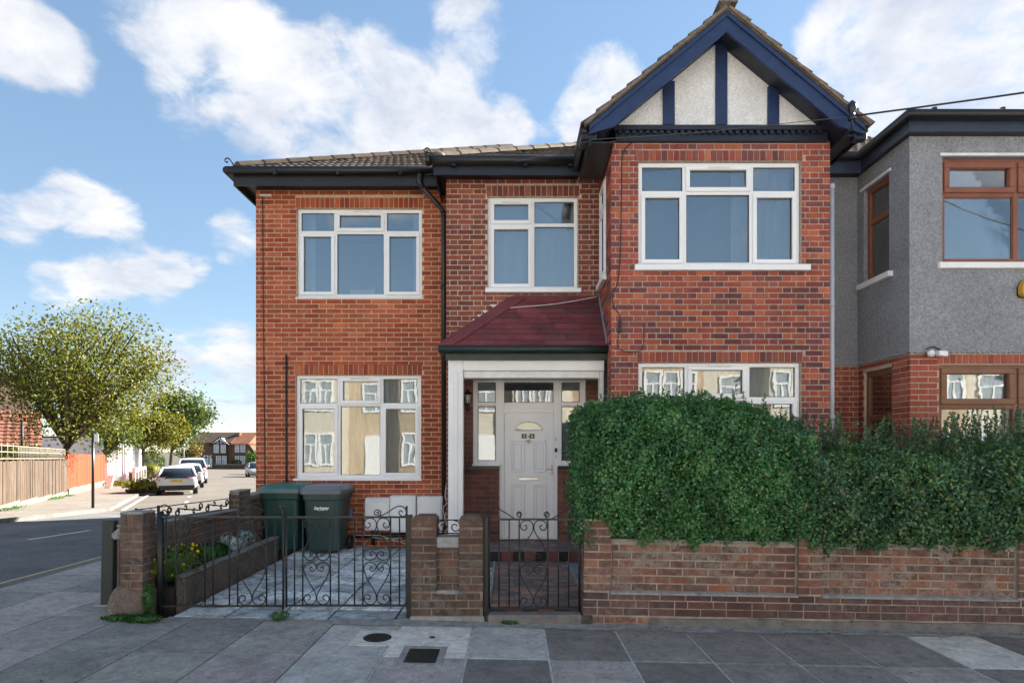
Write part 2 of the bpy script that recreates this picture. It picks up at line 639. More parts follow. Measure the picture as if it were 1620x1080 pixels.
class Fr:
    """A wall plane: u along it, v up, n outwards."""
    def __init__(self, O, U):
        self.O = Vector(O)
        self.U = Vector(U).normalized()
        self.V = Vector((0, 0, 1))
        self.N = self.U.cross(self.V).normalized()

    def p(self, u, v, n=0.0):
        return self.O + self.U * u + self.V * v + self.N * n

    def box(self, mb, u0, u1, v0, v1, n0, n1, mi=0):
        q = [self.p(u0, v0, n1), self.p(u1, v0, n1), self.p(u1, v0, n0), self.p(u0, v0, n0),
             self.p(u0, v1, n1), self.p(u1, v1, n1), self.p(u1, v1, n0), self.p(u0, v1, n0)]
        return mb.hexa(q, mi)

    def ring(self, mb, u0, u1, v0, v1, w, n0, n1, mi=0, wb=None):
        wb = w if wb is None else wb
        self.box(mb, u0, u1, v0, v0 + wb, n0, n1, mi)
        self.box(mb, u0, u1, v1 - w, v1, n0, n1, mi)
        self.box(mb, u0, u0 + w, v0 + wb, v1 - w, n0, n1, mi)
        self.box(mb, u1 - w, u1, v0 + wb, v1 - w, n0, n1, mi)
        return mb

    def mat(self, u, v, n):
        m = Matrix((self.U, -self.N, self.V)).transposed().to_4x4()
        m.translation = self.p(u, v, n)
        return m


def panel(mb, fr, rect, holes, thick=.12, n=0.0):
    """a wall slab with rectangular openings"""
    u0, u1, v0, v1 = rect
    us = sorted({u0, u1} | {h[0] for h in holes} | {h[1] for h in holes})
    vs = sorted({v0, v1} | {h[2] for h in holes} | {h[3] for h in holes})
    us = [u for u in us if u0 <= u <= u1]
    vs = [v for v in vs if v0 <= v <= v1]

    def solid(a, b):
        return not any(h[0] < a < h[1] and h[2] < b < h[3] for h in holes)
    nu, nv = len(us) - 1, len(vs) - 1
    g = [[solid((us[i] + us[i + 1]) / 2, (vs[j] + vs[j + 1]) / 2) for j in range(nv)] for i in range(nu)]
    for i in range(nu):
        for j in range(nv):
            if not g[i][j]:
                continue
            a, b, c, d = us[i], us[i + 1], vs[j], vs[j + 1]
            mb.quad(fr.p(a, c, n), fr.p(b, c, n), fr.p(b, d, n), fr.p(a, d, n))
            mb.quad(fr.p(b, c, n - thick), fr.p(a, c, n - thick), fr.p(a, d, n - thick), fr.p(b, d, n - thick))
            if i == 0 or not g[i - 1][j]:
                mb.quad(fr.p(a, c, n - thick), fr.p(a, c, n), fr.p(a, d, n), fr.p(a, d, n - thick))
            if i == nu - 1 or not g[i + 1][j]:
                mb.quad(fr.p(b, c, n), fr.p(b, c, n - thick), fr.p(b, d, n - thick), fr.p(b, d, n))
            if j == 0 or not g[i][j - 1]:
                mb.quad(fr.p(a, c, n), fr.p(a, c, n - thick), fr.p(b, c, n - thick), fr.p(b, c, n))
            if j == nv - 1 or not g[i][j + 1]:
                mb.quad(fr.p(a, d, n), fr.p(b, d, n), fr.p(b, d, n - thick), fr.p(a, d, n - thick))
    return mb


# ------------------------------------------------------------------ bricks
def brick_geo(w, h, d, ch=.003):
    ch = min(ch, d * .8)
    """front face towards -y, proud part only; local origin in the middle of the back"""
    x, z = w / 2, h / 2
    f = -d
    v = [(-x, 0, -z), (x, 0, -z), (x, 0, z), (-x, 0, z),
         (-x, f + ch, -z), (x, f + ch, -z), (x, f + ch, z), (-x, f + ch, z),
         (-x + ch, f, -z + ch), (x - ch, f, -z + ch), (x - ch, f, z - ch), (-x + ch, f, z - ch)]
    fs = [(8, 9, 10, 11)]
    for i in range(4):
        j = (i + 1) % 4
        fs.append((i, j, 4 + j, 4 + i))
        fs.append((4 + i, 4 + j, 8 + j, 8 + i))
    return v, fs


_bmesh = {}


def brick_shared(w, h, d, mat, name='brick'):
    key = (round(w, 3), round(h, 3), round(d, 3), mat.name, name)
    if key not in _bmesh:
        v, f = brick_geo(key[0], key[1], key[2])
        me = bpy.data.meshes.new(name)
        me.from_pydata(v, [], f)
        me.materials.append(mat)
        _bmesh[key] = me
    return _bmesh[key]


def overl(a, b, holes):
    """cut interval rect a (u0,u1,v0,v1) by holes -> list"""
    out = [a]
    for h in holes:
        nxt = []
        for r in out:
            if h[0] >= r[1] or h[1] <= r[0] or h[2] >= r[3] - .02 or h[3] <= r[2] + .02:
                nxt.append(r)
                continue
            if h[0] - r[0] > .025:
                nxt.append((r[0], h[0] - .004, r[2], r[3]))
            if r[1] - h[1] > .025:
                nxt.append((h[1] + .004, r[1], r[2], r[3]))
        out = nxt
    return out


def lay(fr, rect, holes, bond='stretcher', course=.0714, L=.225, j=.012, shift=0.0, mat=None, proud=.012, prio=None):
    """candidates of one wall face"""
    u0, u1, v0, v1 = rect
    res = []
    k = 0
    v = v0
    while v < v1 - .02:
        vt = min(v + course - j, v1)
        if bond == 'stretcher':
            u = u0 - (L / 2 if k % 2 else 0) - shift
            seq = [L]
        elif bond == 'flemish':
            u = u0 - ((L * .75) if k % 2 else 0) - shift
            seq = [L, L / 2]
        elif bond == 'header':
            u = u0 - (L / 4 if k % 2 else 0) - shift
            seq = [L / 2]
        q = 0
        while u < u1 - .005:
            w = seq[q % len(seq)]
            a, b = max(u, u0), min(u + w - j, u1)
            if b - a > .022:
                for r in overl((a, b, v, vt), None, holes):
                    res.append((fr, r, mat, proud, prio))
            u += w
            q += 1
        v += course
        k += 1
    return res


def soldier(fr, u0, u1, v0, v1, mat, pitch=.0755, j=.010, proud=.013):
    n = max(1, round((u1 - u0) / pitch))
    p = (u1 - u0) / n
    return [(fr, (u0 + i * p + j / 2, u0 + (i + 1) * p - j / 2, v0, v1), mat, proud, None) for i in range(n)]


CAMV = Vector((0, 0, CAM_H))


def emit_bricks(parent, cands, limit=300, name='brick', rest_name='brickwork', jitter=.0012):
    off = wloc(parent)
    sc = []
    for c in cands:
        fr, r, mat, proud, prio = c
        ctr = fr.p((r[0] + r[1]) / 2, (r[2] + r[3]) / 2)
        d = CAMV - ctr
        a = (r[1] - r[0]) * (r[3] - r[2]) * max(0, d.normalized().dot(fr.N)) / d.length_squared
        if ctr.y < .5:
            a = 0
        if prio is not None:
            a *= prio(ctr)
        sc.append((a, c, ctr))
    sc.sort(key=lambda q: -q[0])
    rest = {}
    for i, (a, c, ctr) in enumerate(sc):
        fr, r, mat, proud, prio = c
        w, h = r[1] - r[0], r[3] - r[2]
        m = fr.mat((r[0] + r[1]) / 2, (r[2] + r[3]) / 2, random.uniform(-jitter, jitter))
        m = m @ Matrix.Rotation(random.gauss(0, .006), 4, 'Y') @ Matrix.Rotation(random.gauss(0, .006), 4, 'Z')
        if i < limit and a > 0:
            me = brick_shared(w, h, proud * .5 + .001, mat, name)
            o = bpy.data.objects.new(name, me)
            m.translation = m.translation - off
            o.matrix_local = m
            o.parent = parent
            C.objects.link(o)
        else:
            v, f = brick_geo(w, h, proud * .5 + .001)
            rest.setdefault(mat.name, (MB(), mat))[0].add([m @ Vector(p) for p in v], f)
    if rest:
        mb = MB()
        ms = []
        for k, (q, mat) in rest.items():
            o = len(mb.v)
            mb.v += q.v
            mb.f += [tuple(i + o for i in f) for f in q.f]
            mb.mi += [len(ms)] * len(q.f)
            mb.sm += q.sm
            ms.append(mat)
        mb.build(rest_name, ms, parent, kind='stuff')


def scatter_leaves(name, pos, size, mat, parent=None, aspect=.55, nrm=None, flat=.0, kind=None, fold=.25, local=False, seed=1):
    """one small folded leaf (a quad) at every position; numpy arrays"""
    g = np.random.default_rng(seed)
    n = len(pos)
    pos = np.asarray(pos, dtype=np.float64)
    off = np.array(wloc(parent)) if (parent is not None and not local) else np.zeros(3)
    d = g.normal(size=(n, 3))
    if nrm is not None:
        d = d * (1 - flat) + nrm * flat * 1.6
    d /= np.linalg.norm(d, axis=1)[:, None] + 1e-9
    a = np.cross(d, g.normal(size=(n, 3)))
    a /= np.linalg.norm(a, axis=1)[:, None] + 1e-9
    b = np.cross(d, a)
    s = (size * g.uniform(.65, 1.3, n))[:, None] if np.isscalar(size) else size[:, None]
    p = pos - off
    v = np.empty((n, 4, 3))
    v[:, 0] = p - a * s * .5
    v[:, 1] = p + b * s * .5 * aspect + d * s * fold * .5
    v[:, 2] = p + a * s * .5
    v[:, 3] = p - b * s * .5 * aspect + d * s * fold * .5
    me = bpy.data.meshes.new(name)
    me.vertices.add(n * 4)
    me.vertices.foreach_set('co', v.reshape(-1))
    me.loops.add(n * 4)
    me.loops.foreach_set('vertex_index', np.arange(n * 4, dtype=np.int32))
    me.polygons.add(n)
    me.polygons.foreach_set('loop_start', np.arange(0, n * 4, 4, dtype=np.int32))
    me.materials.append(mat)
    me.update(calc_edges=True)
    me.validate()
    o = bpy.data.objects.new(name, me)
    link(o, parent)
    if kind:
        o['kind'] = kind
    return o


def text(name, s, size, mat, fr, u, v, n, parent, align='CENTER', depth=.0008, shear=0.0, bold=0.0):
    cu = bpy.data.curves.new(name, 'FONT')
    cu.body = s
    cu.size = size
    cu.align_x = align
    cu.align_y = 'CENTER'
    cu.extrude = depth
    cu.shear = shear
    cu.offset = bold
    cu.resolution_u = 3
    tmp = bpy.data.objects.new('lettering', cu)
    me = bpy.data.meshes.new_from_object(tmp)
    bpy.data.objects.remove(tmp)
    me.materials.clear()
    me.materials.append(mat)
    o = bpy.data.objects.new(name, me)
    m = Matrix((fr.U, fr.V, fr.N)).transposed().to_4x4()
    m.translation = fr.p(u, v, n) - wloc(parent)
    o.matrix_local = m
    link(o, parent)
    return o


def X(px, ppm):
    return (px - 810) / ppm


def Z(py, ppm):
    return CAM_H - (py - 710) / ppm


def gz(x, y):
    """height of the ground: a slight fall to the right, and the side road falls away"""
    z = -.0197 * max(-5, min(9, x))
    if y > 9:
        z -= .03 * (min(y, 28) - 9)
    if y > 28:
        z -= .0189 * (min(y, 260) - 28)
    return z


def ground(px, py):
    """where a sight line meets the ground"""
    a, b = 1.5, 400.0
    for _ in range(60):
        m = (a + b) / 2
        x, z = (px - 810) / FPX * m, CAM_H - (py - 710) / FPX * m
        if z > gz(x, m):
            a = m
        else:
            b = m
    return ((px - 810) / FPX * a, a, gz((px - 810) / FPX * a, a))

# ================================================================== THE HOUSE
M_tile = brick_mat('roof_tiles', [(.105, .075, .055), (.085, .062, .050), (.125, .090, .064), (.070, .055, .046)], grime=(.04, .035, .03), g_amt=.4, pale=(.33, .29, .21), p_amt=.5, rough=.34)
M_tile.node_tree.nodes['Principled BSDF'].inputs['Specular IOR Level'].default_value = .8
M_hip_red = brick_mat('hip_tiles_red', [(.125, .092, .062), (.108, .080, .056), (.140, .104, .070)], grime=(.07, .05, .04), g_amt=.4, rough=.7)
M_hip = brick_mat('hip_tiles', [(0.200, 0.153, 0.098), (0.174, 0.136, 0.089), (0.221, 0.174, 0.115)], grime=(0.068, 0.051, 0.038), g_amt=.4, rough=.7)
M_porch_tile = brick_mat('porch_tiles', [(0.186, 0.049, 0.060), (0.163, 0.046, 0.056), (0.209, 0.057, 0.063), (0.147, 0.053, 0.060)], grime=(0.078, 0.067, 0.061), g_amt=.5, rough=.7)
LW, MID, BAY = 105.0, 112.0, 127.0
fL = Fr((0, FPX / LW, 0), (1, 0, 0))
fM = Fr((0, FPX / MID, 0), (1, 0, 0))
fB = Fr((0, FPX / BAY, 0), (1, 0, 0))
YL, YM, YB = FPX / LW, FPX / MID, FPX / BAY


def rect_px(x0, x1, y0, y1, ppm):
    return (X(x0, ppm), X(x1, ppm), Z(y1, ppm), Z(y0, ppm))


house = thing('corner_house', 'red brick corner house with blue half timbered gable, white windows and a maroon porch roof', 'house', (0, YL, 0))

# window openings (u0, u1, v0, v1)
W1 = rect_px(469.5, 667.5, 329.5, 470, LW)
W2 = rect_px(467.5, 666, 593, 757, LW)
W3 = rect_px(771.5, 914.5, 311, 458, MID)
W4 = rect_px(1010, 1267.5, 255, 420.5, BAY)
W5 = rect_px(1010, 1267.5, 573, 737, BAY)
LX0, LX1 = X(405, LW), -.93
MX0, MX1 = X(706, MID), 1.236
BX0, BX1 = X(967, BAY), X(1313, BAY)
LZ1, MZ1, BZ1 = Z(297, LW), Z(281, MID), Z(223, BAY)
fR = Fr((BX0, 0, 0), (0, -1, 0))          # the bay's left return; u = -Y
W6 = (-FPX / 113.4, -FPX / 120.7, Z(420.5, BAY), Z(255, BAY))
porch_open = (X(733, 111), 1.236, 0, Z(590, 111))

mb = MB()
panel(mb, fL, (LX0, LX1, -.2, LZ1), [W1, W2], .26, 0)
mb.build('wall', M_mortar_tan, house)
mb = MB()
panel(mb, fM, (MX0, MX1, -.2, MZ1), [W3, porch_open], .26, 0)
mb.quad((MX0, YM, -.2), (MX0, YL + .26, -.2), (MX0, YL + .26, MZ1), (MX0, YM, MZ1))
mb.build('wall', M_mortar_pale, house)
mb = MB()
panel(mb, fB, (BX0, BX1, -.2, BZ1), [W4, W5], .24, 0)
panel(mb, fR, (-YM, -YB - .24, -.2, BZ1), [W6], .24, 0)
mb.box(BX1 - .24, BX1, YB + .24, YM + .6, -.2, BZ1)
mb.build('wall', M_mortar_bay, house)
# unseen flank and rear walls, run back far enough to shade the side road
t = NT('flank_brick')
bt = t.new('ShaderNodeTexBrick')
bt.inputs['Scale'].default_value = 1
bt.inputs['Brick Width'].default_value = .225
bt.inputs['Row Height'].default_value = .0714
bt.inputs['Mortar Size'].default_value = .008
bt.inputs['Color1'].default_value = (.28, .08, .04, 1)
bt.inputs['Color2'].default_value = (.24, .068, .038, 1)
bt.inputs['Mortar'].default_value = (.42, .34, .26, 1)
mp = t.new('ShaderNodeMapping')
mp.inputs['Rotation'].default_value = (R(90), 0, R(90))
t.l.new(t.coord(True), mp.inputs[0])
t.l.new(mp.outputs[0], bt.inputs['Vector'])
t.color(bt.outputs[0])
t.rough(.9)
M_flank = t.m
mb = MB()
mb.box(LX0, LX0 + .24, YL + .26, 21, -.6, LZ1)
mb.box(LX0 + .24, 4.0, 20.76, 21, -.6, LZ1)
mb.build('flank_wall', M_flank, house)

# ---- bricks
hs = Z(313, LW), Z(329.5, LW)
S1 = (W1[0] - .02, W1[1] + .02, Z(329, LW), Z(313, LW))
S2 = (W2[0] - .02, W2[1] + .02, Z(592.5, LW), Z(576.5, LW))
S3 = (W3[0] - .02, W3[1] + .02, Z(310.5, MID), Z(294, MID))
S4 = (W4[0] - .02, W4[1] + .02, Z(254.5, BAY), Z(238.5, BAY))
S5 = (W5[0] - .02, W5[1] + .02, Z(572.5, BAY), Z(556.5, BAY))
sill3 = (X(768, MID), X(918.5, MID), Z(464, MID), Z(457, MID))
sill4 = (X(1003, BAY), X(1279, BAY), Z(429.5, BAY), Z(420, BAY))


def hid_bay(p):
    px = 810 + FPX * p.x / p.y
    py = 710 - FPX * (p.z - CAM_H) / p.y
    return 0.0 if py > 645 else 1.0


def hid_left(p):
    py = 710 - FPX * (p.z - CAM_H) / p.y
    return 1.0 if py < 800 else .2


cands = []
cands += lay(fL, (LX0, LX1, .06, LZ1), [W1, W2, S1, S2], 'stretcher', .0713, .2255, .0115, .06, M_brick_new, .010, hid_left)
for q in (S1, S2):
    cands += soldier(fL, *q, M_brick_new, .0755)
cpo = (X(700, 112), 1.30, 2.70, Z(478, MID))
cands += lay(fM, (MX0, MX1, .10, MZ1), [W3, S3, porch_open], 'flemish', .0716, .225, .012, 0, M_brick_old, .010,
             lambda p: 1.0 if p.z > 3.0 else .05)
cands += soldier(fM, *S3, M_brick_old, .077)
cands += lay(fB, (BX0, BX1, .10, BZ1), [W4, W5, S4, S5], 'flemish', .0714, .225, .0115, .11, M_brick_bay, .010, hid_bay)
for q in (S4, S5):
    cands += soldier(fB, *q, M_brick_bay, .0755)
cands += lay(fR, (-YM, -YB - .004, .10, BZ1), [W6], 'stretcher', .0714, .225, .010, .0, M_brick_bay, .010)
emit_bricks(house, cands, 300)


# ---- windows
def window(parent, fr, rc, mull, trans, sash, mf, mg, name='window', n=-.045, fw=.052, mw=.05, sw=.048, label=None, vent=None,
           sill=None, sillm=None, net=None, netm=None, room=True, dep=.07, top_cells=None):
    u0, u1, v0, v1 = rc
    e = .003
    m = MB()
    fr.ring(m, u0 + e, u1 - e, v0 + e, v1 - e, fw, n - dep, n)
    us = [u0 + fw] + [x for x in mull] + [u1 - fw]
    for x in mull:
        fr.box(m, x - mw / 2, x + mw / 2, v0 + fw, v1 - fw, n - dep + .002, n - .002)
    vs = [v0 + fw] + list(trans) + [v1 - fw]
    for k in range(len(us) - 1):
        a = us[k] + (mw / 2 if k else 0)
        b = us[k + 1] - (mw / 2 if k < len(us) - 2 else 0)
        for y in trans:
            fr.box(m, a, b, y - mw / 2, y + mw / 2, n - dep + .004, n - .004)
    w = m.build(name, mf, parent, .005, label=label)
    for i in range(len(us) - 1):
        for k in range(len(vs) - 1):
            a = us[i] + (mw / 2 if i else 0)
            b = us[i + 1] - (mw / 2 if i < len(us) - 2 else 0)
            c = vs[k] + (mw / 2 if k else 0)
            d = vs[k + 1] - (mw / 2 if k < len(vs) - 2 else 0)
            if (i, k) in sash:
                s = MB()
                fr.ring(s, a - .014, b + .014, c - .014, d + .014, sw + .006, n + .001, n + .018)
                fr.ring(s, a + .001, b - .001, c + .001, d - .001, sw - .010, n - .03, n)
                s.build('casement', mf, w, .006)
                a, b, c, d = a + sw - .012, b - sw + .012, c + sw - .012, d - sw + .012
            g = MB()
            fr.box(g, a - .003, b + .003, c - .003, d + .003, n - .034, n - .028)
            g.build('pane', mg, w)
            gs = MB()
            fr.ring(gs, a, b, c, d, .007, n - .0275, n - .016)
            gs.build('glazing_gasket', M_black if mf is not M_timber and mf is not M_timber_dark else mf, w)
    if vent:
        s = MB()
        fr.box(s, vent[0], vent[1], vent[2], vent[3], n + .019, n + .030)
        s.build('trickle_vent', M_white_old, w, .003)
    if sill:
        s = MB()
        a, b, c, d, pr = sill
        fr.box(s, a, b, c, d, n - .02, pr)
        s.build('sill', sillm or mf, w, .006)
    if net:
        for (a, b, c, d, wav) in net:
            s = MB()
            nn = max(2, int((b - a) / .02))
            fr_pts = []
            for q in range(nn + 1):
                x = a + (b - a) * q / nn
                off = n - dep - .09 + wav * math.sin(q * 1.25 + random.uniform(-.3, .3))
                fr_pts.append((x, off))
            for q in range(nn):
                x, o1 = fr_pts[q]
                y, o2 = fr_pts[q + 1]
                s.add([fr.p(x, c, o1), fr.p(y, c, o2), fr.p(y, d, o2), fr.p(x, d, o1)], [(0, 1, 2, 3)], 0, True)
            s.build('curtain', netm or M_net, w)
    if room:
        s = MB()
        A, B, Cc, D = u0 - .12, u1 + .12, v0 - .12, v1 + .12
        n0, n1 = n - dep - .17, n - 1.9
        s.quad(fr.p(A, Cc, n1), fr.p(B, Cc, n1), fr.p(B, D, n1), fr.p(A, D, n1))
        s.quad(fr.p(A, Cc, n0), fr.p(A, Cc, n1), fr.p(A, D, n1), fr.p(A, D, n0))
        s.quad(fr.p(B, Cc, n1), fr.p(B, Cc, n0), fr.p(B, D, n0), fr.p(B, D, n1))
        s.quad(fr.p(A, D, n1), fr.p(B, D, n1), fr.p(B, D, n0), fr.p(A, D, n0))
        s.quad(fr.p(A, Cc, n0), fr.p(B, Cc, n0), fr.p(B, Cc, n1), fr.p(A, Cc, n1))
        s.build('room_lining', M_room, w)
    return w


def px_vent(x0, x1, y0, y1, ppm):
    r = rect_px(x0, x1, y0, y1, ppm)
    return r


SA3 = {(1, 1), (0, 0), (2, 0)}
window(house, fL, W1, [X(529.5, LW), X(608.5, LW)], [Z(366, LW)], SA3, M_upvc, M_glass, label='upper left white window of six lights',
       vent=px_vent(555, 584, 332.5, 335, LW), sill=(W1[0] - .02, W1[1] + .012, Z(472.5, LW), Z(470, LW), .012),
       net=[(W1[0], W1[0] + .22, W1[2], W1[3], .012), (W1[1] - .16, W1[1], W1[2], W1[3], .012), (X(548, LW), X(588, LW), W1[2], W1[2] + .17, .0)], netm=M_blind)
window(house, fL, W2, [X(534.8, LW), X(603, LW)], [Z(639.5, LW)], SA3, M_upvc, M_glass_warp, label='lower left white window with nets',
       vent=px_vent(554, 585, 597, 599.5, LW), sill=(W2[0] - .03, W2[1] + .01, Z(760, LW), Z(756.5, LW), .03),
       net=[(W2[0], W2[1], W2[2], W2[3], .006)])
window(house, fM, W3, [X(843, MID)], [Z(354, MID)], {(0, 1), (0, 0)}, M_upvc, M_glass, label='white window over the porch roof',
       vent=px_vent(794, 824, 318, 320, MID), sill=sill3 + (.075,), net=[(W3[0], W3[1], W3[2] - .1, W3[3], .004)], netm=M_blind)
window(house, fB, W4, [X(1084.5, BAY), X(1191, BAY)], [Z(302.5, BAY)], SA3, M_upvc, M_glass, label='upper bay window with a pale curtain at its right',
       vent=px_vent(1121, 1157, 262, 265, BAY), sill=sill4 + (.07,),
       net=[(X(1165, BAY), X(1262, BAY), W4[2], W4[3], .014)], netm=M_blind)
window(house, fB, W5, [X(1088, BAY), X(1185, BAY)], [Z(630.5, BAY)], SA3, M_upvc, M_glass_warp, label='lower bay window behind the hedge',
       vent=px_vent(1121, 1157, 577, 579.5, BAY), net=[(W5[0], W5[1], W5[2], W5[3], .008)])
window(house, fR, W6, [], [Z(302.5, BAY)], {(0, 1), (0, 0)}, M_upvc, M_glass, label='narrow side window of the bay', n=.01,
       sill=(W6[0] - .05, W6[1] + .05, W6[2] - .07, W6[2], .06))

# ---- eaves, gutters, roofs
PIT = R(29.8)
TP = math.tan(PIT)


def plane_pt(corner, u, s):
    """front-facing roof plane: corner at the eave's left end, u to the right, s up the slope"""
    return Vector((corner[0] + u, corner[1] + s * math.cos(PIT), corner[2] + s * math.sin(PIT)))


def tile_mesh(w, g, rolls=3, amp=.016, th=.020, mat=None, name='roof_tile'):
    n = rolls * 4
    top, bot, back = [], [], []
    for i in range(n + 1):
        x = -w / 2 + w * i / n
        z = amp * (.5 - .5 * math.cos(2 * math.pi * rolls * i / n))
        top.append((x, 0, z + th + .022))
        bot.append((x, .004, z + .012))
        back.append((x, g + .03, z + .006))
    v = top + bot + back
    k = n + 1
    f = []
    for i in range(n):
        f.append((k + i, k + i + 1, i + 1, i))
        f.append((i, i + 1, 2 * k + i + 1, 2 * k + i))
    f.append(tuple([0, 2 * k, k]))
    f.append(tuple([n, k + n, 2 * k + n]))
    me = bpy.data.meshes.new(name)
    me.from_pydata(v, [], f)
    me.materials.append(mat)
    return me


def emit_pieces(parent, items, limit=300, name='roof_tile', rest='roof_tiling'):
    """items: (matrix, mesh); nearest ones become single parts, the others one mesh"""
    off = wloc(parent)
    items = sorted(items, key=lambda q: (q[0].translation - CAMV).length)
    restv = MB()
    rm = None
    for i, (m, me) in enumerate(items):
        if i < limit:
            o = bpy.data.objects.new(name, me)
            m2 = m.copy()
            m2.translation = m2.translation - off
            o.matrix_local = m2
            o.parent = parent
            C.objects.link(o)
        else:
            rm = me.materials[0]
            restv.add([m @ v.co for v in me.vertices], [tuple(p.vertices) for p in me.polygons])
    if restv.v:
        restv.build(rest, rm, parent, kind='stuff')


def basis(u, s, o):
    u = Vector(u).normalized()
    s = Vector(s).normalized()
    n = u.cross(s).normalized()
    m = Matrix((u, s, n)).transposed().to_4x4()
    m.translation = Vector(o)
    return m


tile_me = tile_mesh(.33, .335, 3, .018, .020, M_tile)
items = []
sl = (0, math.cos(PIT), math.sin(PIT))


def tile_plane(corner, u_min, u_max, s_max, hip=True, gauge=.335, w=.33, keep=None):
    k = 0
    s = .02
    while s < s_max:
        u = u_min + (w / 2 if k % 2 else 0)
        while u < u_max:
            edge = s * math.cos(PIT) if hip else -1
            if u > edge + .02 and (keep is None or keep(u, s)):
                p = plane_pt(corner, u, s)
                m = basis((1, 0, 0), sl, p)
                m = m @ Matrix.Rotation(random.gauss(0, .008), 4, 'X') @ Matrix.Translation((0, 0, random.uniform(0, .005)))
                items.append((m, tile_me))
            u += w
        s += gauge
        k += 1


cW = (-4.05, 8.66, 5.60)
cM = (-1.10, 8.09, 5.46)
RY = 12.7
sW = (RY - cW[1]) / math.cos(PIT)
sM = (RY - cM[1]) / math.cos(PIT)
tile_plane(cW, .17, 3.6, sW, keep=lambda u, s: u < 3.5 + s * .0)
tile_plane(cM, .17, 2.9, sM, keep=lambda u, s: True)
emit_pieces(house, items, 290)
# roof decks under the tiles, hips and the far slopes
mb = MB()
A = Vector(cW)
RW = Vector((cW[0] + RY - cW[1], RY, cW[2] + (RY - cW[1]) * TP))
mb.poly([A, (-.6, cW[1], cW[2]), (-.6, RY, RW.z), RW])
mb.poly([A, RW, (RW.x, 21.2, RW.z), (cW[0], 21.2, cW[2])])
mb.poly([RW, (4, RY, RW.z), (4, 21.2, 5.6), (RW.x, 21.2, RW.z)])
B = Vector(cM)
RM = Vector((cM[0] + RY - cM[1], RY, cM[2] + (RY - cM[1]) * TP))
mb.poly([B, (4.4, cM[1], cM[2]), (4.4, RY, RM.z), RM])
mb.poly([B, RM, (RM.x, RY + 4.6, cM[2]), (cM[0], RY + 4.6, cM[2])])
mb.poly([RM, (4.4, RY, RM.z), (4.4, RY + 4.6, cM[2]), (RM.x, RY + 4.6, cM[2])])
mb.build('roof', M_tile, house)


def half_round(mb, a, b, r=.10, n=8, th=.0):
    a, b = Vector(a), Vector(b)
    t = (b - a).normalized()
    side = t.cross(Vector((0, 0, 1))).normalized()
    up = side.cross(t).normalized()
    vs = []
    for p, k in ((a, 1.0), (b, .97)):
        for i in range(n + 1):
            q = math.pi * i / n
            vs.append(p + side * math.cos(q) * r * k + up * math.sin(q) * r * .75 * k)
    m = n + 1
    fs = [(i, i + 1, m + i + 1, m + i) for i in range(n)]
    fs.append(tuple(range(m)))
    mb.add(vs, fs, 0, False)


for (c0, ln, first) in ((Vector(cW), sW, .1), (Vector(cM), sM, .1)):
    d = Vector((1, 1, TP)).normalized()
    L = (RY - c0.y) * math.sqrt(2 + TP * TP)
    s = first
    while s < L - .4:
        mb = MB()
        a = c0 + d * s + Vector((0, 0, .035))
        half_round(mb, a - Vector((0, 0, .012)), a + d * .43 - Vector((0, 0, .018)), .115)
        mb.build('hip_tile', M_hip if c0.x > -2 else M_hip_red, house)
        s += .40
# round end cap of the middle hip
mb = MB()
mb.tube([Vector(cM) + Vector((.10, .02, .03)), Vector(cM) + Vector((.16, .06, .045))], .085, 14)
mb.build('hip_end_cap', M_hip, house)
for c0 in (cW, cM):
    mb = MB()
    b = Vector(c0) + Vector((.05, .02, .02))
    pts = [b, b + Vector((-.03, -.03, .08)), b + Vector((-.07, -.05, .13)), b + Vector((-.11, -.05, .13)), b + Vector((-.125, -.05, .10)), b + Vector((-.10, -.05, .075)), b + Vector((-.08, -.05, .09))]
    mb.tube(cat(pts, 4), .010, 6)
    mb.build('hip_iron', M_black_iron, house)


def gutter(path, mat=M_black, r=.058, name='gutter', fascia=None):
    mb = MB()
    mb.tube(path, r, 10)
    g = mb.build(name, mat, house)
    return g


gzw, gzm = 5.585, 5.455
gutter([(-4.10, 21, gzw), (-4.10, 8.63, gzw), (-.98, 8.63, gzw)])
mb = MB()
mb.box(-4.03, -.94, 8.690, 8.712, 5.385, 5.56)
mb.box(-4.03, -4.008, 8.712, 21, 5.385, 5.56)
mb.build('fascia', M_black, house)
mb = MB()
mb.box(-4.008, -.94, 8.712, YL + .01, 5.475, 5.497)
mb.box(-4.008, LX0 - .001, YL + .01, 21, 5.475, 5.497)
mb.build('soffit', M_black, house)
mb = MB()
for x in (-3.4, -2.5, -1.6):
    mb.box(x - .02, x + .02, 8.60, 8.70, 5.515, 5.60)
mb.build('gutter_brackets', M_black, house)
gutter([(-1.13, 8.06, gzm), (.97, 8.06, gzm)], r=.062)
mb = MB()
mb.box(-1.06, .98, 8.118, 8.140, 5.285, 5.44)
mb.box(-1.06, -1.038, 8.140, YL, 5.285, 5.44)
mb.build('fascia', M_navy_dark, house)
mb = MB()
mb.box(-1.038, .93, 8.14, YM + .01, 5.385, 5.405)
mb.box(-1.038, MX0 - .001, YM + .01, YL + .01, 5.385, 5.405)
mb.build('soffit', M_black, house)
mb = MB()
for x in (-.78, .18, .78):
    mb.box(x - .025, x + .025, 8.04, 8.125, 5.375, 5.50)
mb.build('gutter_brackets', M_black, house)
mb = MB()
mb.tube([(-1.16, 8.06, gzm), (-1.10, 8.06, gzm)], .075, 12)
mb.build('gutter_stop_end', M_black, house)

# ---- gable over the bay
M_verge = plain('verge_mortar', (.19, .145, .11), .9, .35, 14, .5, 60)
GY = 7.13
GP = FPX / GY
ax, az = X(1150, GP), Z(19, GP)
hw = (1368 - 932) / 2 / GP
tg = (190 - 17) / (1150.6 - 941)
gt = math.atan(tg)
ez = az - hw * tg
bw = .180
back_y = 10.4


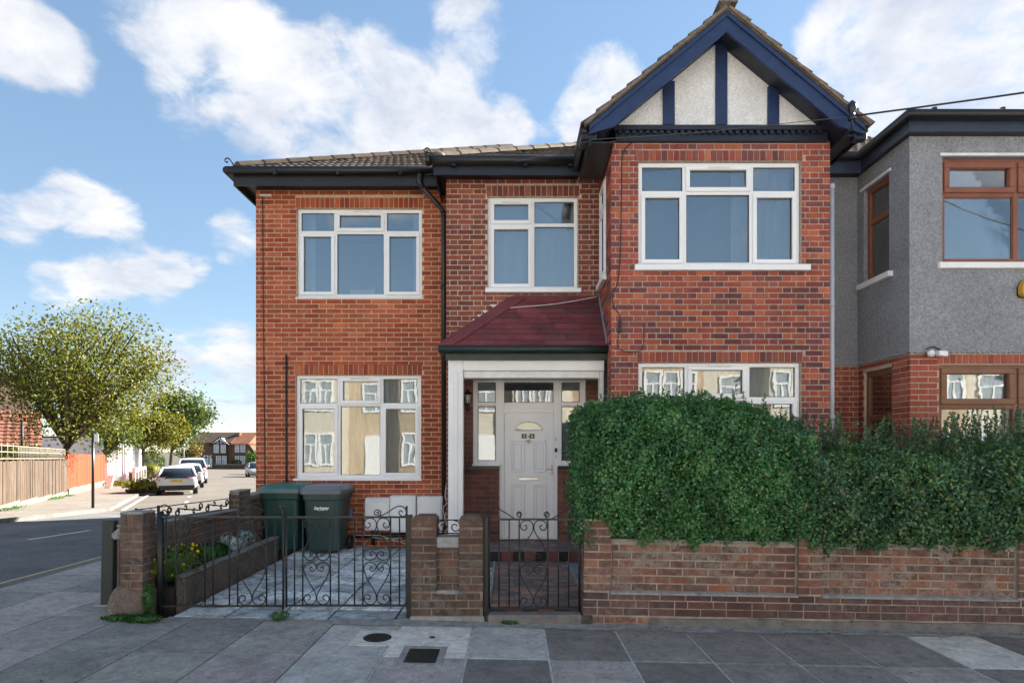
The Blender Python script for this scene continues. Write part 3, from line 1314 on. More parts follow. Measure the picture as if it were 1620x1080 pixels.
def barge(side):
    mb = MB()
    dx = side * hw
    vdrop = bw / math.cos(gt)
    o = Vector((ax, GY, az))
    e = Vector((ax + dx, GY, ez))
    pts = [o, e, e - Vector((0, 0, .10)), e - Vector((side * .30, 0, vdrop - .30 * tg + .02)), o - Vector((0, 0, vdrop))]
    mb.prism(pts, (0, .035, 0))
    # moulding along the upper edge
    pts = [o + Vector((0, -.02, 0)), e + Vector((0, -.02, 0)), e + Vector((0, -.02, -.06)), o + Vector((0, -.02, -.06))]
    mb.prism(pts, (0, .018, 0))
    return mb.build('bargeboard', M_navy, house)


barge(-1)
barge(1)
GI = YB - .02              # face of the roughcast infill
gi_p = FPX / GI
base_z = Z(199, gi_p)
mb = MB()
ti = az - .10
half = (ti - base_z) / tg
mb.prism([(ax - half - .02, GI, base_z - .02), (ax + half + .02, GI, base_z - .02), (ax, GI, ti + .02)], (0, .12, 0))
mb.build('roughcast_infill', M_rend_white, house)
for xpx, wpx in ((1140.5, 18.5), (1057.5, 18.5), (1222.5, 18)):
    xc = X(xpx, gi_p)
    w = wpx / gi_p / 2
    top = ti - abs(xc - ax) * tg - .03
    mb = MB()
    mb.prism([(xc - w, GI - .03, base_z), (xc + w, GI - .03, base_z), (xc + w, GI - .03, top + (.0 if abs(xc - ax) > .1 else 0)), (xc - w, GI - .03, top)], (0, .028, 0))
    mb.build('timber_post', M_navy, house, .004)
# soffit strips under the verge
for side in (-1, 1):
    mb = MB()
    o = Vector((ax, GY + .036, az - bw * .55 / math.cos(gt)))
    e = Vector((ax + side * hw * .97, GY + .036, ez - bw * .5))
    mb.prism([o, e, e - Vector((0, 0, .02)), o - Vector((0, 0, .02))], (0, GI - GY + .06, 0))
    mb.build('verge_soffit', M_navy_dark, house)
# beam with dentils
bx0, bx1 = X(976, BAY * 1.02), X(1316, BAY * 1.02)
mb = MB()
mb.box(bx0, bx1, YB - .05, YB + .06, Z(222, BAY * 1.01), Z(207, BAY * 1.01))
mb.box(bx0 - .03, bx1 + .03, YB - .10, YB + .06, Z(206.7, BAY * 1.01), Z(199, BAY * 1.01))
mb.build('beam', M_navy_dark, house, .004)
mb = MB()
x = bx0 + .03
while x < bx1 - .05:
    mb.box(x, x + .045, YB - .085, YB - .0505, Z(211.5, BAY * 1.01), Z(206.9, BAY * 1.01))
    x += .085
mb.build('dentils', M_navy_dark, house)
# gable roof slopes, verge tiles, ridge
for side in (-1, 1):
    mb = MB()
    o = Vector((ax, GY - .02, az + .012))
    e = Vector((ax + side * (hw + .04), GY - .02, ez + .012 - .04 * tg))
    mb.prism([o, e, e + Vector((0, 0, .035)), o + Vector((0, 0, .035))], (0, back_y - GY, 0))
    mb.build('roof_slope', M_tile, house)
    L = hw / math.cos(gt)
    n = 9
    g = L / n
    dirv = Vector((-side * math.cos(gt), 0, math.sin(gt)))
    nv = Vector((side * math.sin(gt), 0, math.cos(gt)))
    for col in range(3):
        for k in range(n):
            s0 = e + dirv * (g * k - .02) + nv * .040 + Vector((0, -.015 + col * .24, 0))
            s1 = s0 + dirv * (g + .07)
            mb = MB()
            j = random.uniform(-.012, .012)
            th = .022
            lift = nv * .034
            q = [s0 + lift * (1) + Vector((0, j, 0)), s1 + Vector((0, j, 0))]
            w = Vector((0, .235, 0))
            a, b = q
            dn = nv * -th
            pts = [a + dn, b + dn, b + w + dn, a + w + dn, a, b, b + w, a + w]
            if side > 0:
                pts = [pts[i] for i in (1, 0, 3, 2, 5, 4, 7, 6)]
            mb.hexa(pts)
            mb.build('verge_tile', M_hip if (side > 0 and col == 0 and k > 2) else M_tile, house)  # right verge's front tiles paler: sun on that side put into the colour
    mb = MB()
    q0, q1 = e + nv * .012 + Vector((0, -.028, 0)), o + nv * .012 + Vector((0, -.028, 0))
    mb.prism([q0, q1, q1 + nv * .030, q0 + nv * .030], (0, .12, 0))
    mb.build('verge_mortar', M_verge, house)
for k in range(7):
    mb = MB()
    half_round(mb, (ax, GY - .05 + k * .42, az + .085), (ax, GY + .40 + k * .42, az + .078), .115, 10)
    mb.build('ridge_tile', M_tile, house)
# eaves at the two feet of the gable
mb = MB()
mb.box(ax - hw + .02, BX0 - .014, GY + .04, 8.115, ez - .19, ez - .17)
mb.box(ax - hw + .0, ax - hw + .02, GY + .037, 8.115, ez - .22, ez + .0)
mb.build('soffit', M_black, house)
mb = MB()
mb.tube([(ax - hw - .05, GY + .02, ez - .035), (ax - hw - .05, 8.1, ez - .035)], .055, 10)
mb.build('gutter', M_black, house)
mb = MB()
mb.box(BX1 + .014, ax + hw - .02, GY + .04, 8.0, ez - .10, ez - .08)
mb.box(ax + hw - .02, ax + hw, GY + .037, 8.0, ez - .13, ez)
mb.build('soffit', M_black, house)
mb = MB()
mb.tube([(ax + hw + .02, GY + .02, ez - .045), (ax + hw + .02, 7.6, ez - .045)], .035, 10)
mb.build('gutter', M_black, house)
# box ends beside the bargeboard feet
mb = MB()
mb.box(ax + hw - .10, ax + hw + .05, GY + .036, GY + .14, ez - .14, ez + .02)
mb.build('eaves_box', M_navy_dark, house, .006)
mb = MB()
mb.box(ax - hw - .09, ax - hw + .10, GY + .036, GY + .3, ez - .14, ez + .04)
mb.build('eaves_box', M_navy_dark, house, .006)

# ---- pipes and cables of the front
mb = MB()
px0 = X(665, 109)
yy = 8.66
xd = X(701.5, 106.2)
yd = YL - .06
mb.tube(cat([(px0, 8.64, 5.53), (px0, 8.64, 5.42), (px0 + .03, 8.68, 5.36)], 4), .045, 10)
mb.tube([(px0 + .02, 8.67, 5.37), (xd - .03, yd - .01, 5.17), (xd, yd, 5.08), (xd, yd, .16)], .036, 10)
mb.build('downpipe', M_black, house)
mb = MB()
for z in (5.09, 4.0, 2.98):
    mb.tube([(xd, yd, z - .035), (xd, yd, z + .035)], .044, 10)
mb.build('pipe_collars', M_black, house)
mb = MB()
mb.tube([(X(454, LW), YL - .025, .2), (X(454, LW), YL - .025, Z(561, LW))], .014, 8)
mb.build('vent_pipe', M_cable_k, house)
mb = MB()
mb.tube(cat([(X(416, LW), YL - .016, Z(311, LW)), (X(417, LW), YL - .016, Z(450, LW)), (X(418, LW), YL - .016, Z(560, LW)), (X(420, LW), YL - .016, Z(780, LW))], 4), .006, 5)
mb.build('wall_cable', M_cable_k, house)
mb = MB()
mb.box(X(413, LW), X(431, LW), YL - .05, YL - .014, Z(312, LW), Z(309.5, LW))
mb.build('cable_bracket', M_white_old, house)
mb = MB()
pts = [(1001, 226), (985, 245), (983, 300), (982, 360), (980, 420), (976, 450), (968, 465), (971, 485), (980, 498), (980, 510)]
mb.tube(cat([(X(a, BAY), YB - .018, Z(b, BAY)) for a, b in pts], 4), .006, 5)
pts = [(979, 524), (979, 552), (1010, 556), (1018, 540), (1018, 514)]
mb.tube(cat([(X(a, BAY), YB - .018, Z(b, BAY)) for a, b in pts], 4), .005, 5)
mb.build('wall_cable', M_cable_k, house)
mb = MB()
mb.box(X(977.5, BAY), X(982.5, BAY), YB - .04, YB - .012, Z(526, BAY), Z(508, BAY))
mb.build('cable_joint_box', M_cable_k, house, .004)
mb = MB()
mb.tube([(X(1316.5, BAY), YB - .0, Z(295, BAY)), (X(1316.5, BAY), YB, .2)], .026, 10)
mb.build('rainwater_pipe', M_grey_pipe, house)
mb = MB()
for py in (295, 482, 660):
    mb.tube([(X(1316.5, BAY), YB, Z(py, BAY) - .03), (X(1316.5, BAY), YB, Z(py, BAY) + .03)], .032, 10)
mb.build('pipe_collars', M_grey_pipe, house)

# ================================================================== PORCH (part of the house)
PE, PR = 122.5, 112.0
pey, pry = FPX / PE, YM - .012
eL, eR = X(701, PE), X(963, PE)
rL, rR = X(815, PR), 1.225
pez, prz = Z(548, PE), Z(474, PR)
mb = MB()
mb.poly([(eL, pey, pez), (eR, pey, pez), (rR + .0, pry, prz), (rL, pry, prz)])
mb.poly([(eL, pey, pez), (rL, pry, prz), (eL, pry, pez)])
mb.poly([(eL, pey, pez - .02), (eL, pry, pez - .02), (eR, pry, pez - .02), (eR, pey, pez - .02)])
mb.build('porch_roof', M_porch_tile, house)
sv_ = Vector((0, pry - pey, prz - pez))
nrows = 9
nvp = Vector((0, -sv_.z, sv_.y)).normalized()
if nvp.z < 0:
    nvp = -nvp
for k in range(nrows):
    f0, f1 = k / nrows, min(1.0, (k + 1.35) / nrows)
    l0 = eL + (rL - eL) * f0
    l1 = eL + (rL - eL) * f1
    r0 = eR + (rR - eR) * f0
    x = l0 - (.16 if k % 2 else 0)
    while x < r0 - .02:
        a0, b0 = max(x, l0) + .002, min(x + .33, r0) - .002
        if b0 - a0 > .03:
            a1 = max(a0, l1) if a0 < l1 else a0
            a1 = min(a1, b0 - .005)
            P = lambda xx, f, h: Vector((xx, pey, pez)) + sv_ * f + nvp * h
            mb = MB()
            h = .026 + random.uniform(-.002, .003)
            t0 = [P(a0, f0, h - .012), P(b0, f0, h - .012), P(b0, f1, .004), P(a1, f1, .004), P(a0, f0, h), P(b0, f0, h), P(b0, f1, .010), P(a1, f1, .010)]
            mb.hexa(t0)
            mb.build('porch_tile', M_porch_tile, house)
        x += .33
# hip flashing, step flashing
mb = MB()
a, b = Vector((eL - .01, pey - .01, pez + .02)), Vector((rL + .02, pry, prz + .02))
d = (b - a)
mb.hexa([a + Vector((-.06, 0, -.01)), a + Vector((.16, -.015, .0)), b + Vector((.14, -.02, .0)), b + Vector((-.10, -.01, -.01)),
         a + Vector((-.06, 0, .02)), a + Vector((.16, -.015, .028)), b + Vector((.14, -.02, .026)), b + Vector((-.10, -.01, .02))])
mb.build('porch_hip', M_porch_tile, house, .006)
mb = MB()
mb.box(rL - .02, rR, pry - .035, pry - .002, prz - .02, prz + .05)
mb.build('porch_ridge', M_porch_tile, house, .005)
mb = MB()
for (q, w) in ((490, 9), (499, 8), (506, 6), (513, 4)):
    xx = X(700 + (815 - 700) * (548 - q) / 74.0, PR)
    zz = Z(q - 8, PR)
    mb.prism([(xx - .015 * w, YM - .016, zz), (xx + .02, YM - .016, zz), (xx - .05, YM - .016, zz - .075)], (0, .004, 0))
mb.build('step_flashing', M_white_old, house)
mb = MB()
f = Vector((BX0 - .016, 0, 0))
mb.hexa([(BX0 - .020, pey, pez + .01), (BX0 - .012, pey, pez + .01), (BX0 - .012, pry, prz + .01), (BX0 - .020, pry, prz + .01),
         (BX0 - .020, pey, pez + .12), (BX0 - .012, pey, pez + .12), (BX0 - .012, pry, prz + .12), (BX0 - .020, pry, prz + .12)])
mb.build('lead_flashing', M_lead, house)
mb = MB()
P = lambda px, py, q: Vector((X(px, q), FPX / q - .05, Z(py, q) + .01))
mb.tube(cat([P(770, 499, 115), P(790, 492, 114), P(822, 488, 114), P(880, 483, 113.5), P(943, 472, 113)], 5), .006, 5)
mb.build('loose_cable', M_cable_w, house)
# gutter and fascia of the porch
mb = MB()
mb.tube([(eL - .05, pey - .055, pez - .045), (eR + .02, pey - .055, pez - .045)], .05, 10)
mb.build('porch_gutter', M_greenblack, house)
mb = MB()
mb.box(eL + .03, eR, pey - .004, pey + .02, Z(569, PE), pez - .01)
mb.build('porch_fascia', M_greenblack, house)
PP = 121.5
py0 = FPX / PP
# white frame: post and beam, with an inner lining
mb = MB()
mb.box(X(709, PP), X(732.5, PP), py0, py0 + .16, .08, Z(569.5, PP))
mb.box(X(717, PP), X(724.5, PP), py0 - .012, py0 - .0005, .08, Z(588, PP))
mb.build('porch_post', M_white, house, .006)
mb = MB()
mb.box(X(732.5, PP) + .001, X(957, PP), py0 + .004, py0 + .20, Z(586, PP), Z(569.5, PP))
mb.build('porch_beam', M_white, house, .006)
mb = MB()
mb.box(X(733, PP), X(949, PP), py0 + .045, py0 + .20, Z(597, PP), Z(586, PP) - .001)
mb.box(X(949.5, PP), X(956, PP), py0 + .045, py0 + .20, .28, Z(586, PP) - .001)
mb.build('porch_lining', M_white_old, house, .004)
mb = MB()
mb.tube([(X(959, PP), py0 - .02, pez - .08), (X(959, PP), py0 - .02, .15)], .032, 10)
mb.build('porch_downpipe', M_black, house)
# side and ceiling of the porch
mb = MB()
mb.box(X(712, PP), X(714, PP), py0 + .201, YM - .02, .1, Z(572, PP))
mb.build('porch_side', M_white_old, house)  # white so that it bounces light into the porch
mb = MB()
mb.box(X(714, PP) + .001, 1.22, py0 + .201, YM + .2, Z(592, PP) + .02, Z(592, PP) + .05)
mb.build('porch_ceiling', M_white_old, house)
# dwarf walls and jambs around the door screen
DP = 110.0
fD = Fr((0, FPX / DP, 0), (1, 0, 0))
yD = FPX / DP
DW = rect_px(748, 927, 597, 741, DP)
FLOOR = .275
for (a, b, c, d) in ((733, 790, 742, 870), (882, 950, 742, 870), (733, 748, 590, 742), (927, 950, 590, 742)):
    mb = MB()
    r = rect_px(a, b, c, d, DP)
    fD.box(mb, r[0], r[1], max(FLOOR - .03, r[2]), r[3], -.2, 0)
    mb.build('porch_wall', M_mortar_red, house)
cands = []
for (a, b, c, d) in ((733, 790, 742, 862), (882, 950, 742, 862), (733, 748, 592, 736), (927, 950, 592, 736)):
    r = rect_px(a, b, c, d, DP)
    cands += lay(fD, (r[0], r[1], max(FLOOR, r[2]), r[3]), [], 'stretcher', .0714, .225, .008, .05, M_brick_porch, .006)
emit_bricks(house, cands, 110, 'porch_brick', 'porch_brickwork', .001)
for (a, b) in ((733, 790), (882, 950)):
    mb = MB()
    r = rect_px(a, b, 736.5, 742.5, DP)
    fD.box(mb, r[0], r[1] + .0, r[2], r[3], -.1, .06)
    mb.build('porch_sill', M_black, house, .006)
# screen: side lights, fanlight
scr = MB()
u0, u1, v0, v1 = DW
fD.box(scr, u0, u1, Z(604, DP), Z(597, DP), -.12, -.05)
jl, jr = X(784, DP), X(888.5, DP)
for (a, b) in ((748, 755.5), (918, 927)):
    r = rect_px(a, b, 604, 741, DP)
    fD.box(scr, r[0], r[1], r[2], r[3] - .001, -.12, -.05)
for (a, b) in ((784, 797.5), (876, 889)):
    r = rect_px(a, b, 604, 853, DP)
    fD.box(scr, r[0], r[1], FLOOR, r[3] - .001, -.12, -.05)
for (a, b, c, d) in ((755.5, 784, 728.5, 741), (889, 918, 728.5, 741), (755.5, 784, 635.5, 642), (889, 918, 635.5, 642), (797.5, 876, 636, 646)):
    r = rect_px(a, b, c, d, DP)
    fD.box(scr, r[0] + .001, r[1] - .001, r[2], r[3], -.12, -.052)
screen = scr.build('door_screen', M_upvc, house, .005)
for (a, b, c, d, mm) in ((755.5, 784, 604, 635.5, M_glass_warp), (755.5, 784, 642, 728.5, M_glass_warp), (889, 918, 604, 635.5, M_glass_warp), (889, 918, 642, 728.5, M_glass_warp), (797.5, 876, 604, 636, M_glass_warp)):
    r = rect_px(a, b, c, d, DP)
    mb = MB()
    fD.box(mb, r[0], r[1], r[2], r[3], -.09, -.084)
    mb.build('pane', mm, screen)
    mb = MB()
    fD.ring(mb, r[0] + .002, r[1] - .002, r[2] + .002, r[3] - .002, .007, -.083, -.075)
    mb.build('glazing_gasket', M_black, screen)
mb = MB()
for (a, b) in ((748, 791), (883, 927)):
    r = rect_px(a, b, 733, 737, DP)
    fD.box(mb, r[0] - .01, r[1] + .01, r[2], r[3], -.05, .035)
mb.build('sill', M_upvc, screen, .005)
mb = MB()
fD.box(mb, u0 - .1, u1 + .1, FLOOR, v1 + .1, -1.6, -1.5)
fD.box(mb, u0 - .12, u0 - .1, FLOOR, v1 + .1, -1.6, -.2)
fD.box(mb, u1 + .1, u1 + .12, FLOOR, v1 + .1, -1.6, -.2)
fD.box(mb, u0 - .1, u1 + .1, v1 + .1, v1 + .12, -1.6, -.2)
mb.build('room_lining', M_room, screen)
for (a, b) in ((755, 785), (888.5, 918.5)):
    mb = MB()
    r = rect_px(a, b, 604, 730, DP)
    fD.box(mb, r[0], r[1], r[2], r[3], -.13, -.122)
    mb.build('net', M_net, screen)
# numbers and bell on the right jamb
text('flat_number', '2', .060, M_black, fD, X(880, DP), Z(694, DP), -.0492, screen)
text('flat_number', '1', .060, M_black, fD, X(880, DP), Z(722, DP), -.0492, screen)
mb = MB()
fD.box(mb, X(878, DP), X(882, DP), Z(715, DP), Z(708.5, DP), -.049, -.03)
mb.build('door_bell', M_black, screen, .006)

# front door
DL = rect_px(798, 875.5, 649, 850, DP)
d0, d1, d2, d3 = DL
d2 = FLOOR + .02
lite_c, lite_r = X(836.5, DP), .175
lite_z = Z(679, DP)
door = MB()
nf = -.075
# leaf front with a half-moon opening: stiles and rails as one sheet
N = 14
arc = [(lite_c + lite_r * math.cos(math.pi * i / N), lite_z + lite_r * .62 * math.sin(math.pi * i / N)) for i in range(N + 1)]
Pq = lambda u, v, n=nf: fD.p(u, v, n)
door.quad(Pq(d0, d2), Pq(d1, d2), Pq(d1, lite_z), Pq(d0, lite_z))
tp = [(d1 + (d0 - d1) * i / N, d3) for i in range(N + 1)]
door.quad(Pq(lite_c + lite_r, lite_z), Pq(d1, lite_z), Pq(d1, d3), Pq(arc[0][0], lite_z + .001))
for i in range(N):
    door.quad(Pq(*arc[i]), Pq(*tp[i]), Pq(*tp[i + 1]), Pq(*arc[i + 1]))
door.quad(Pq(d0, lite_z), Pq(lite_c - lite_r, lite_z), Pq(d0, d3), Pq(d0, d3 - .001))
for i in range(N):
    a, b = arc[i], arc[i + 1]
    door.quad(Pq(*a), Pq(*b), Pq(b[0], b[1], nf - .03), Pq(a[0], a[1], nf - .03))
fD.box(door, d0, d1, d2, d3, nf - .05, nf - .032)
dr = door.build('front_door', M_upvc, house)
# moulded panels: raised rings
mb = MB()


def moulding(u0, u1, v0, v1, w=.018):
    fD.ring(mb, u0, u1, v0, v1, w, nf + .0005, nf + .020)
    fD.ring(mb, u0 + .040, u1 - .040, v0 + .040, v1 - .040, .014, nf + .0005, nf + .012)


for (a, b) in ((808, 830), (843, 864)):
    r = rect_px(a, b, 696, 747, DP)
    moulding(*r)
    r = rect_px(a, b, 765, 832, DP)
    moulding(r[0], r[1], r[2], r[3])
mb.build('door_moulding', M_upvc, dr, .004)
mb = MB()
ring_pts = [fD.p(u, v, nf + .006) for u, v in [(lite_c + 1.13 * lite_r * math.cos(math.pi * i / N), lite_z - .008 + lite_r * .74 * math.sin(math.pi * i / N)) for i in range(N + 1)]]
mb.tube(ring_pts + [ring_pts[0]], .010, 6)
mb.build('fanlight_trim', M_upvc, dr)
mb = MB()
mb.poly([fD.p(u, v, nf - .02) for u, v in arc])
mb.build('fanlight_glass', glass_mat('door_glass', .10, .1, 6, (.5, .62, .5)), dr)
mb = MB()
fD.ring(mb, X(789.5, DP), X(884, DP), FLOOR + .001, Z(644, DP), .075, -.084, -.0555, wb=.04)
mb.build('door_frame', M_upvc, dr, .005)
# fittings
mb = MB()
r = rect_px(821, 853.5, 754.5, 760, DP)
fD.box(mb, r[0], r[1], r[2], r[3], nf, nf + .016)
fD.box(mb, r[0] + .012, r[1] - .012, r[2] + .010, r[3] - .006, nf + .016, nf + .024)
mb.build('letter_plate', M_steel, dr, .004)
M_plaque = plain('number_plaque', (.022, .016, .012), .3, .1)
for (a, ch) in ((829.3, '3'), (841.8, '6')):
    mb = MB()
    r = rect_px(a - 4, a + 4, 685.5, 693, DP)
    fD.box(mb, r[0], r[1], r[2], r[3], nf, nf + .006)
    pl = mb.build('number_plaque', M_plaque, dr, .002)
    text('door_number', ch, .066, M_brass, fD, X(a, DP), Z(689.2, DP), nf + .0065, dr)
mb = MB()
kc, kz = X(836.2, DP), Z(690, DP)
mb.lathe([(.0, 0)], 0, 0) if False else None
mb.tube([fD.p(kc, kz, nf), fD.p(kc, kz, nf + .012)], .012, 10)
mb.build('spy_hole', M_brass, dr)
mb = MB()
kz = Z(697.5, DP)
for s in (-1, 1):
    mb.tube(cat([fD.p(kc, kz + .012, nf + .02), fD.p(kc + s * .020, kz + .020, nf + .025), fD.p(kc + s * .030, kz + .008, nf + .022), fD.p(kc + s * .014, kz - .014, nf + .03), fD.p(kc, kz - .034, nf + .03)], 4), .006, 6)
mb.tube([fD.p(kc, kz + .012, nf), fD.p(kc, kz + .012, nf + .022)], .010, 8)
mb.tube([fD.p(kc, kz - .034, nf + .03), fD.p(kc, kz - .042, nf + .03)], .009, 8)
mb.build('knocker', M_steel, dr)
mb = MB()
hx = X(873.2, DP)
fD.box(mb, hx - .012, hx + .012, Z(751, DP), Z(735, DP), nf + .02, nf + .030)
mb.tube([fD.p(hx, Z(742, DP), nf + .03), fD.p(hx, Z(742, DP), nf + .055), fD.p(hx - .085, Z(742, DP), nf + .058)], .008, 8)
mb.build('door_handle', M_steel, dr)
# step: floor of the porch with a tiled riser
SP = 123.0
ys = FPX / SP
mb = MB()
mb.box(X(716, PP), BX0 - .015, ys + .012, yD + .1, .05, FLOOR - .012)
mb.build('porch_step', M_concrete_dark, house)
M_qt_red = brick_mat('quarry_tile_red', [(0.218, 0.065, 0.062), (0.182, 0.062, 0.058), (0.246, 0.077, 0.069)], g_amt=.3, rough=.55)
M_qt_black = brick_mat('quarry_tile_black', [(.018, .020, .020), (.026, .026, .027), (.022, .024, .026)], g_amt=.1, rough=.45)
M_qt_brown = brick_mat('quarry_tile_brown', [(0.413, 0.270, 0.202), (0.282, 0.177, 0.162), (0.198, 0.177, 0.177), (0.347, 0.202, 0.171), (0.166, 0.154, 0.162)], g_amt=.35, rough=.6)
M_qt_slate = brick_mat('quarry_tile_slate', [(0.193, 0.163, 0.167), (0.240, 0.196, 0.187), (0.167, 0.140, 0.147)], g_amt=.3, rough=.6)


def tile_obj(name, x0, x1, y0, y1, z0, z1, mat, parent, gap=.002):
    me = brick_shared(x1 - x0 - gap * 2, y1 - y0 - gap * 2, z1 - z0, mat, name)
    o = bpy.data.objects.new(name, me)
    m = Matrix(((1, 0, 0), (0, 0, -1), (0, 1, 0))).transposed()
    # brick mesh faces -y with its height along z: turn it to face up
    m = Matrix.Rotation(-math.pi / 2, 4, 'X')
    m.translation = Vector(((x0 + x1) / 2, (y0 + y1) / 2, z0)) - wloc(parent)
    o.matrix_local = m
    o.parent = parent
    C.objects.link(o)
    return o


fS = Fr((0, ys + .012, 0), (1, 0, 0))
x = X(742, SP) - .02
k = 0
while x < BX0 - .05:
    w = .146
    me = brick_shared(w - .004, .135, .010, M_qt_black if k % 2 == 0 else M_qt_red, 'riser_tile')
    o = bpy.data.objects.new('riser_tile', me)
    m = fS.mat(x + w / 2, .075 + .130, 0)
    m.translation = m.translation - wloc(house)
    o.matrix_local = m
    o.parent = house
    C.objects.link(o)
    x += w
    k += 1
r = 0
y = ys - .005
while y < yD - .05:
    x = X(735, PP) + (.073 if r % 2 else 0)
    while x < BX0 - .03:
        x1 = min(x + .146, BX0 - .02)
        tile_obj('floor_tile', x, x1, y, y + .146, FLOOR - .012, FLOOR, random.choice([M_qt_slate, M_qt_slate, M_qt_brown]), house)
        x += .146
    y += .146
    r += 1
# lantern on the left jamb
ln = thing('wall_lantern', 'black half lantern with a glass shade on the brick jamb left of the front door', 'lantern', (X(740.5, DP), yD, Z(632, DP)))
lx, ly = X(740.5, DP), yD - .075
zt, zb = Z(619, DP), Z(651, DP)
mb = MB()
mb.box(lx - .025, lx + .025, yD - .018, yD - .004, zb, zb + .14)
mb.tube(cat([(lx, yD - .01, zb + .05), (lx, yD - .05, zb + .015), (lx, ly, zb + .05), (lx, ly, zb + .09)], 5), .010, 8)
mb.build('bracket', M_black_iron, ln)
mb = MB()
mb.lathe([(.012, zb + .09), (.030, zb + .10), (.030, zb + .11), (.012, zb + .115)], lx, ly, 12)
mb.lathe([(.062, zt - .055), (.062, zt - .045), (.040, zt - .020), (.016, zt), (.010, zt + .025), (.002, zt + .03)], lx, ly, 12)
for k in range(6):
    q = k * math.pi / 3
    mb.tube([(lx + .028 * math.cos(q), ly + .028 * math.sin(q), zb + .11), (lx + .052 * math.cos(q), ly + .052 * math.sin(q), zt - .05)], .004, 5)
mb.build('cap', M_black_iron, ln)
mb = MB()
mb.lathe([(.026, zb + .112), (.049, zt - .056)], lx, ly, 12)
mb.build('shade', plain('lantern_glass', (.62, .62, .56), .25, .05), ln)

# ================================================================== GROUND
def noisy_ground(name, c, var=.3, s1=3, s2=60, rough=.92, bump=.5, stain=None, spec=.3, speck=.25):
    t = NT(name)
    p = t.coord(True)
    a = t.noise(s1, 6, .62, vec=p)
    b = t.noise(s2, 5, .7, vec=p)
    b2 = t.noise(190, 3, .7, vec=p)
    r = t.rnd()
    base = t.mix(1.0, c, t.ramp(a, [(.3, (1 - var,) * 3), (.7, (1 + var,) * 3)]), 'MULTIPLY')
    base = t.mix(1.0, base, t.ramp(b, [(.32, (1 - speck,) * 3), (.68, (1 + speck,) * 3)]), 'MULTIPLY')
    base = t.mix(1.0, base, t.ramp(b2, [(.32, (1 - speck,) * 3), (.68, (1 + speck,) * 3)]), 'MULTIPLY')
    base = t.mix(1.0, base, t.ramp(r, [(0, (.82,) * 3), (1, (1.18,) * 3)]), 'MULTIPLY')
    if stain:
        col, lo, hi, amt, sc = stain
        f = t.noise(sc, 7, .7, vec=p, dist=.4)
        f = t.math('MULTIPLY', t.ramp(f, [(lo, (0, 0, 0)), (hi, (1, 1, 1))]), amt)
        base = t.mix(f, base, col)
    # chewing gum, drips and worn spots
    vo = t.new('ShaderNodeTexVoronoi')
    vo.inputs['Scale'].default_value = 7.0
    t.l.new(p, vo.inputs['Vector'])
    gm = t.ramp(vo.outputs['Distance'], [(.035, (1, 1, 1)), (.06, (0, 0, 0))])
    vc = t.new('ShaderNodeSeparateXYZ')
    t.l.new(vo.outputs['Color'], vc.inputs[0])
    gf = t.math('MULTIPLY', t.math('MULTIPLY', gm, t.math('GREATER_THAN', vc.outputs[0], .62)), .5)
    base = t.mix(gf, base, t.mix(t.math('GREATER_THAN', vc.outputs[1], .5), (.03, .03, .03), (.36, .35, .33)))
    wv = t.noise(9, 8, .75, vec=p, dist=1.2)
    base = t.mix(1.0, base, t.ramp(wv, [(.36, (.72, .72, .72)), (.50, (1.02, 1.02, 1.02)), (.66, (1.28, 1.27, 1.25))]), 'MULTIPLY')
    t.color(base)
    t.rough(rough)
    t.b.inputs['Specular IOR Level'].default_value = spec
    t.bump(t.math('ADD', b, t.math('MULTIPLY', b2, .6)), bump, .006)
    return t.m


M_asphalt = noisy_ground('asphalt', (0.147, 0.143, 0.140), .22, 1.2, 60, .9, .5, ((0.225, 0.212, 0.196), .5, .7, .6, .6))
M_asphalt_far = noisy_ground('worn_asphalt', (0.117, 0.101, 0.084), .15, .6, 30, .9, .4, ((0.156, 0.140, 0.117), .5, .7, .5, .25))
M_slab_dark = noisy_ground('slab_dark', (0.208, 0.187, 0.171), .18, 4, 90, .85, .5, ((0.307, 0.270, 0.233), .55, .75, .5, 2.5), .4)
M_slab_mid = noisy_ground('slab_mid', (0.318, 0.288, 0.266), .18, 4, 90, .85, .4, ((0.200, 0.182, 0.169), .55, .75, .5, 3), .4)
M_slab_pale = noisy_ground('slab_pale', (0.586, 0.555, 0.494), .12, 4, 60, .85, .3, ((0.413, 0.395, 0.378), .5, .72, .6, 3), .3, .1)
M_slab_blue = noisy_ground('slab_blue', (0.442, 0.435, 0.407), .14, 3, 60, .8, .3, ((0.295, 0.298, 0.281), .5, .72, .7, 2.5), .35, .1)
M_cross = noisy_ground('crossover_slab', (0.252, 0.245, 0.219), .2, 3, 70, .88, .5, ((0.386, 0.351, 0.303), .5, .72, .5, 2.2), .35)
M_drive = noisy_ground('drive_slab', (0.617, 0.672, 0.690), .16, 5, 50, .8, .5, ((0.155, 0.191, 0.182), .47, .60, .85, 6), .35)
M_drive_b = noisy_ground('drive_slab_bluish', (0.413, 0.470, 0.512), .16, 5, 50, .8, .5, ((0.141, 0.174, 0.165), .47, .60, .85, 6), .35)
M_asphalt_bounce = noisy_ground('bounce_asphalt', (.300, .287, .265), .15, .6, 30, .9, .4)  # for the unseen near road: pale colour put in to bounce light at the house
M_pave_far = noisy_ground('far_pavement', (0.166, 0.144, 0.119), .15, .8, 25, .9, .3, ((0.115, 0.101, 0.086), .5, .7, .5, .7))
M_kerb = noisy_ground('kerb_stone', (0.149, 0.140, 0.124), .2, 2, 40, .88, .4)
M_joint = plain('joint_sand', (.060, .060, .055), .95, .4, 12, .5, 90)
M_joint_pale = plain('joint_mortar', (.50, .50, .48), .95, .3, 12, .5, 90)
M_earth = plain('earth', (.06, .055, .035), .95, .4, 2, .4, 30)
M_line_white = plain('road_paint_white', (.62, .60, .56), .75, .25, 14)
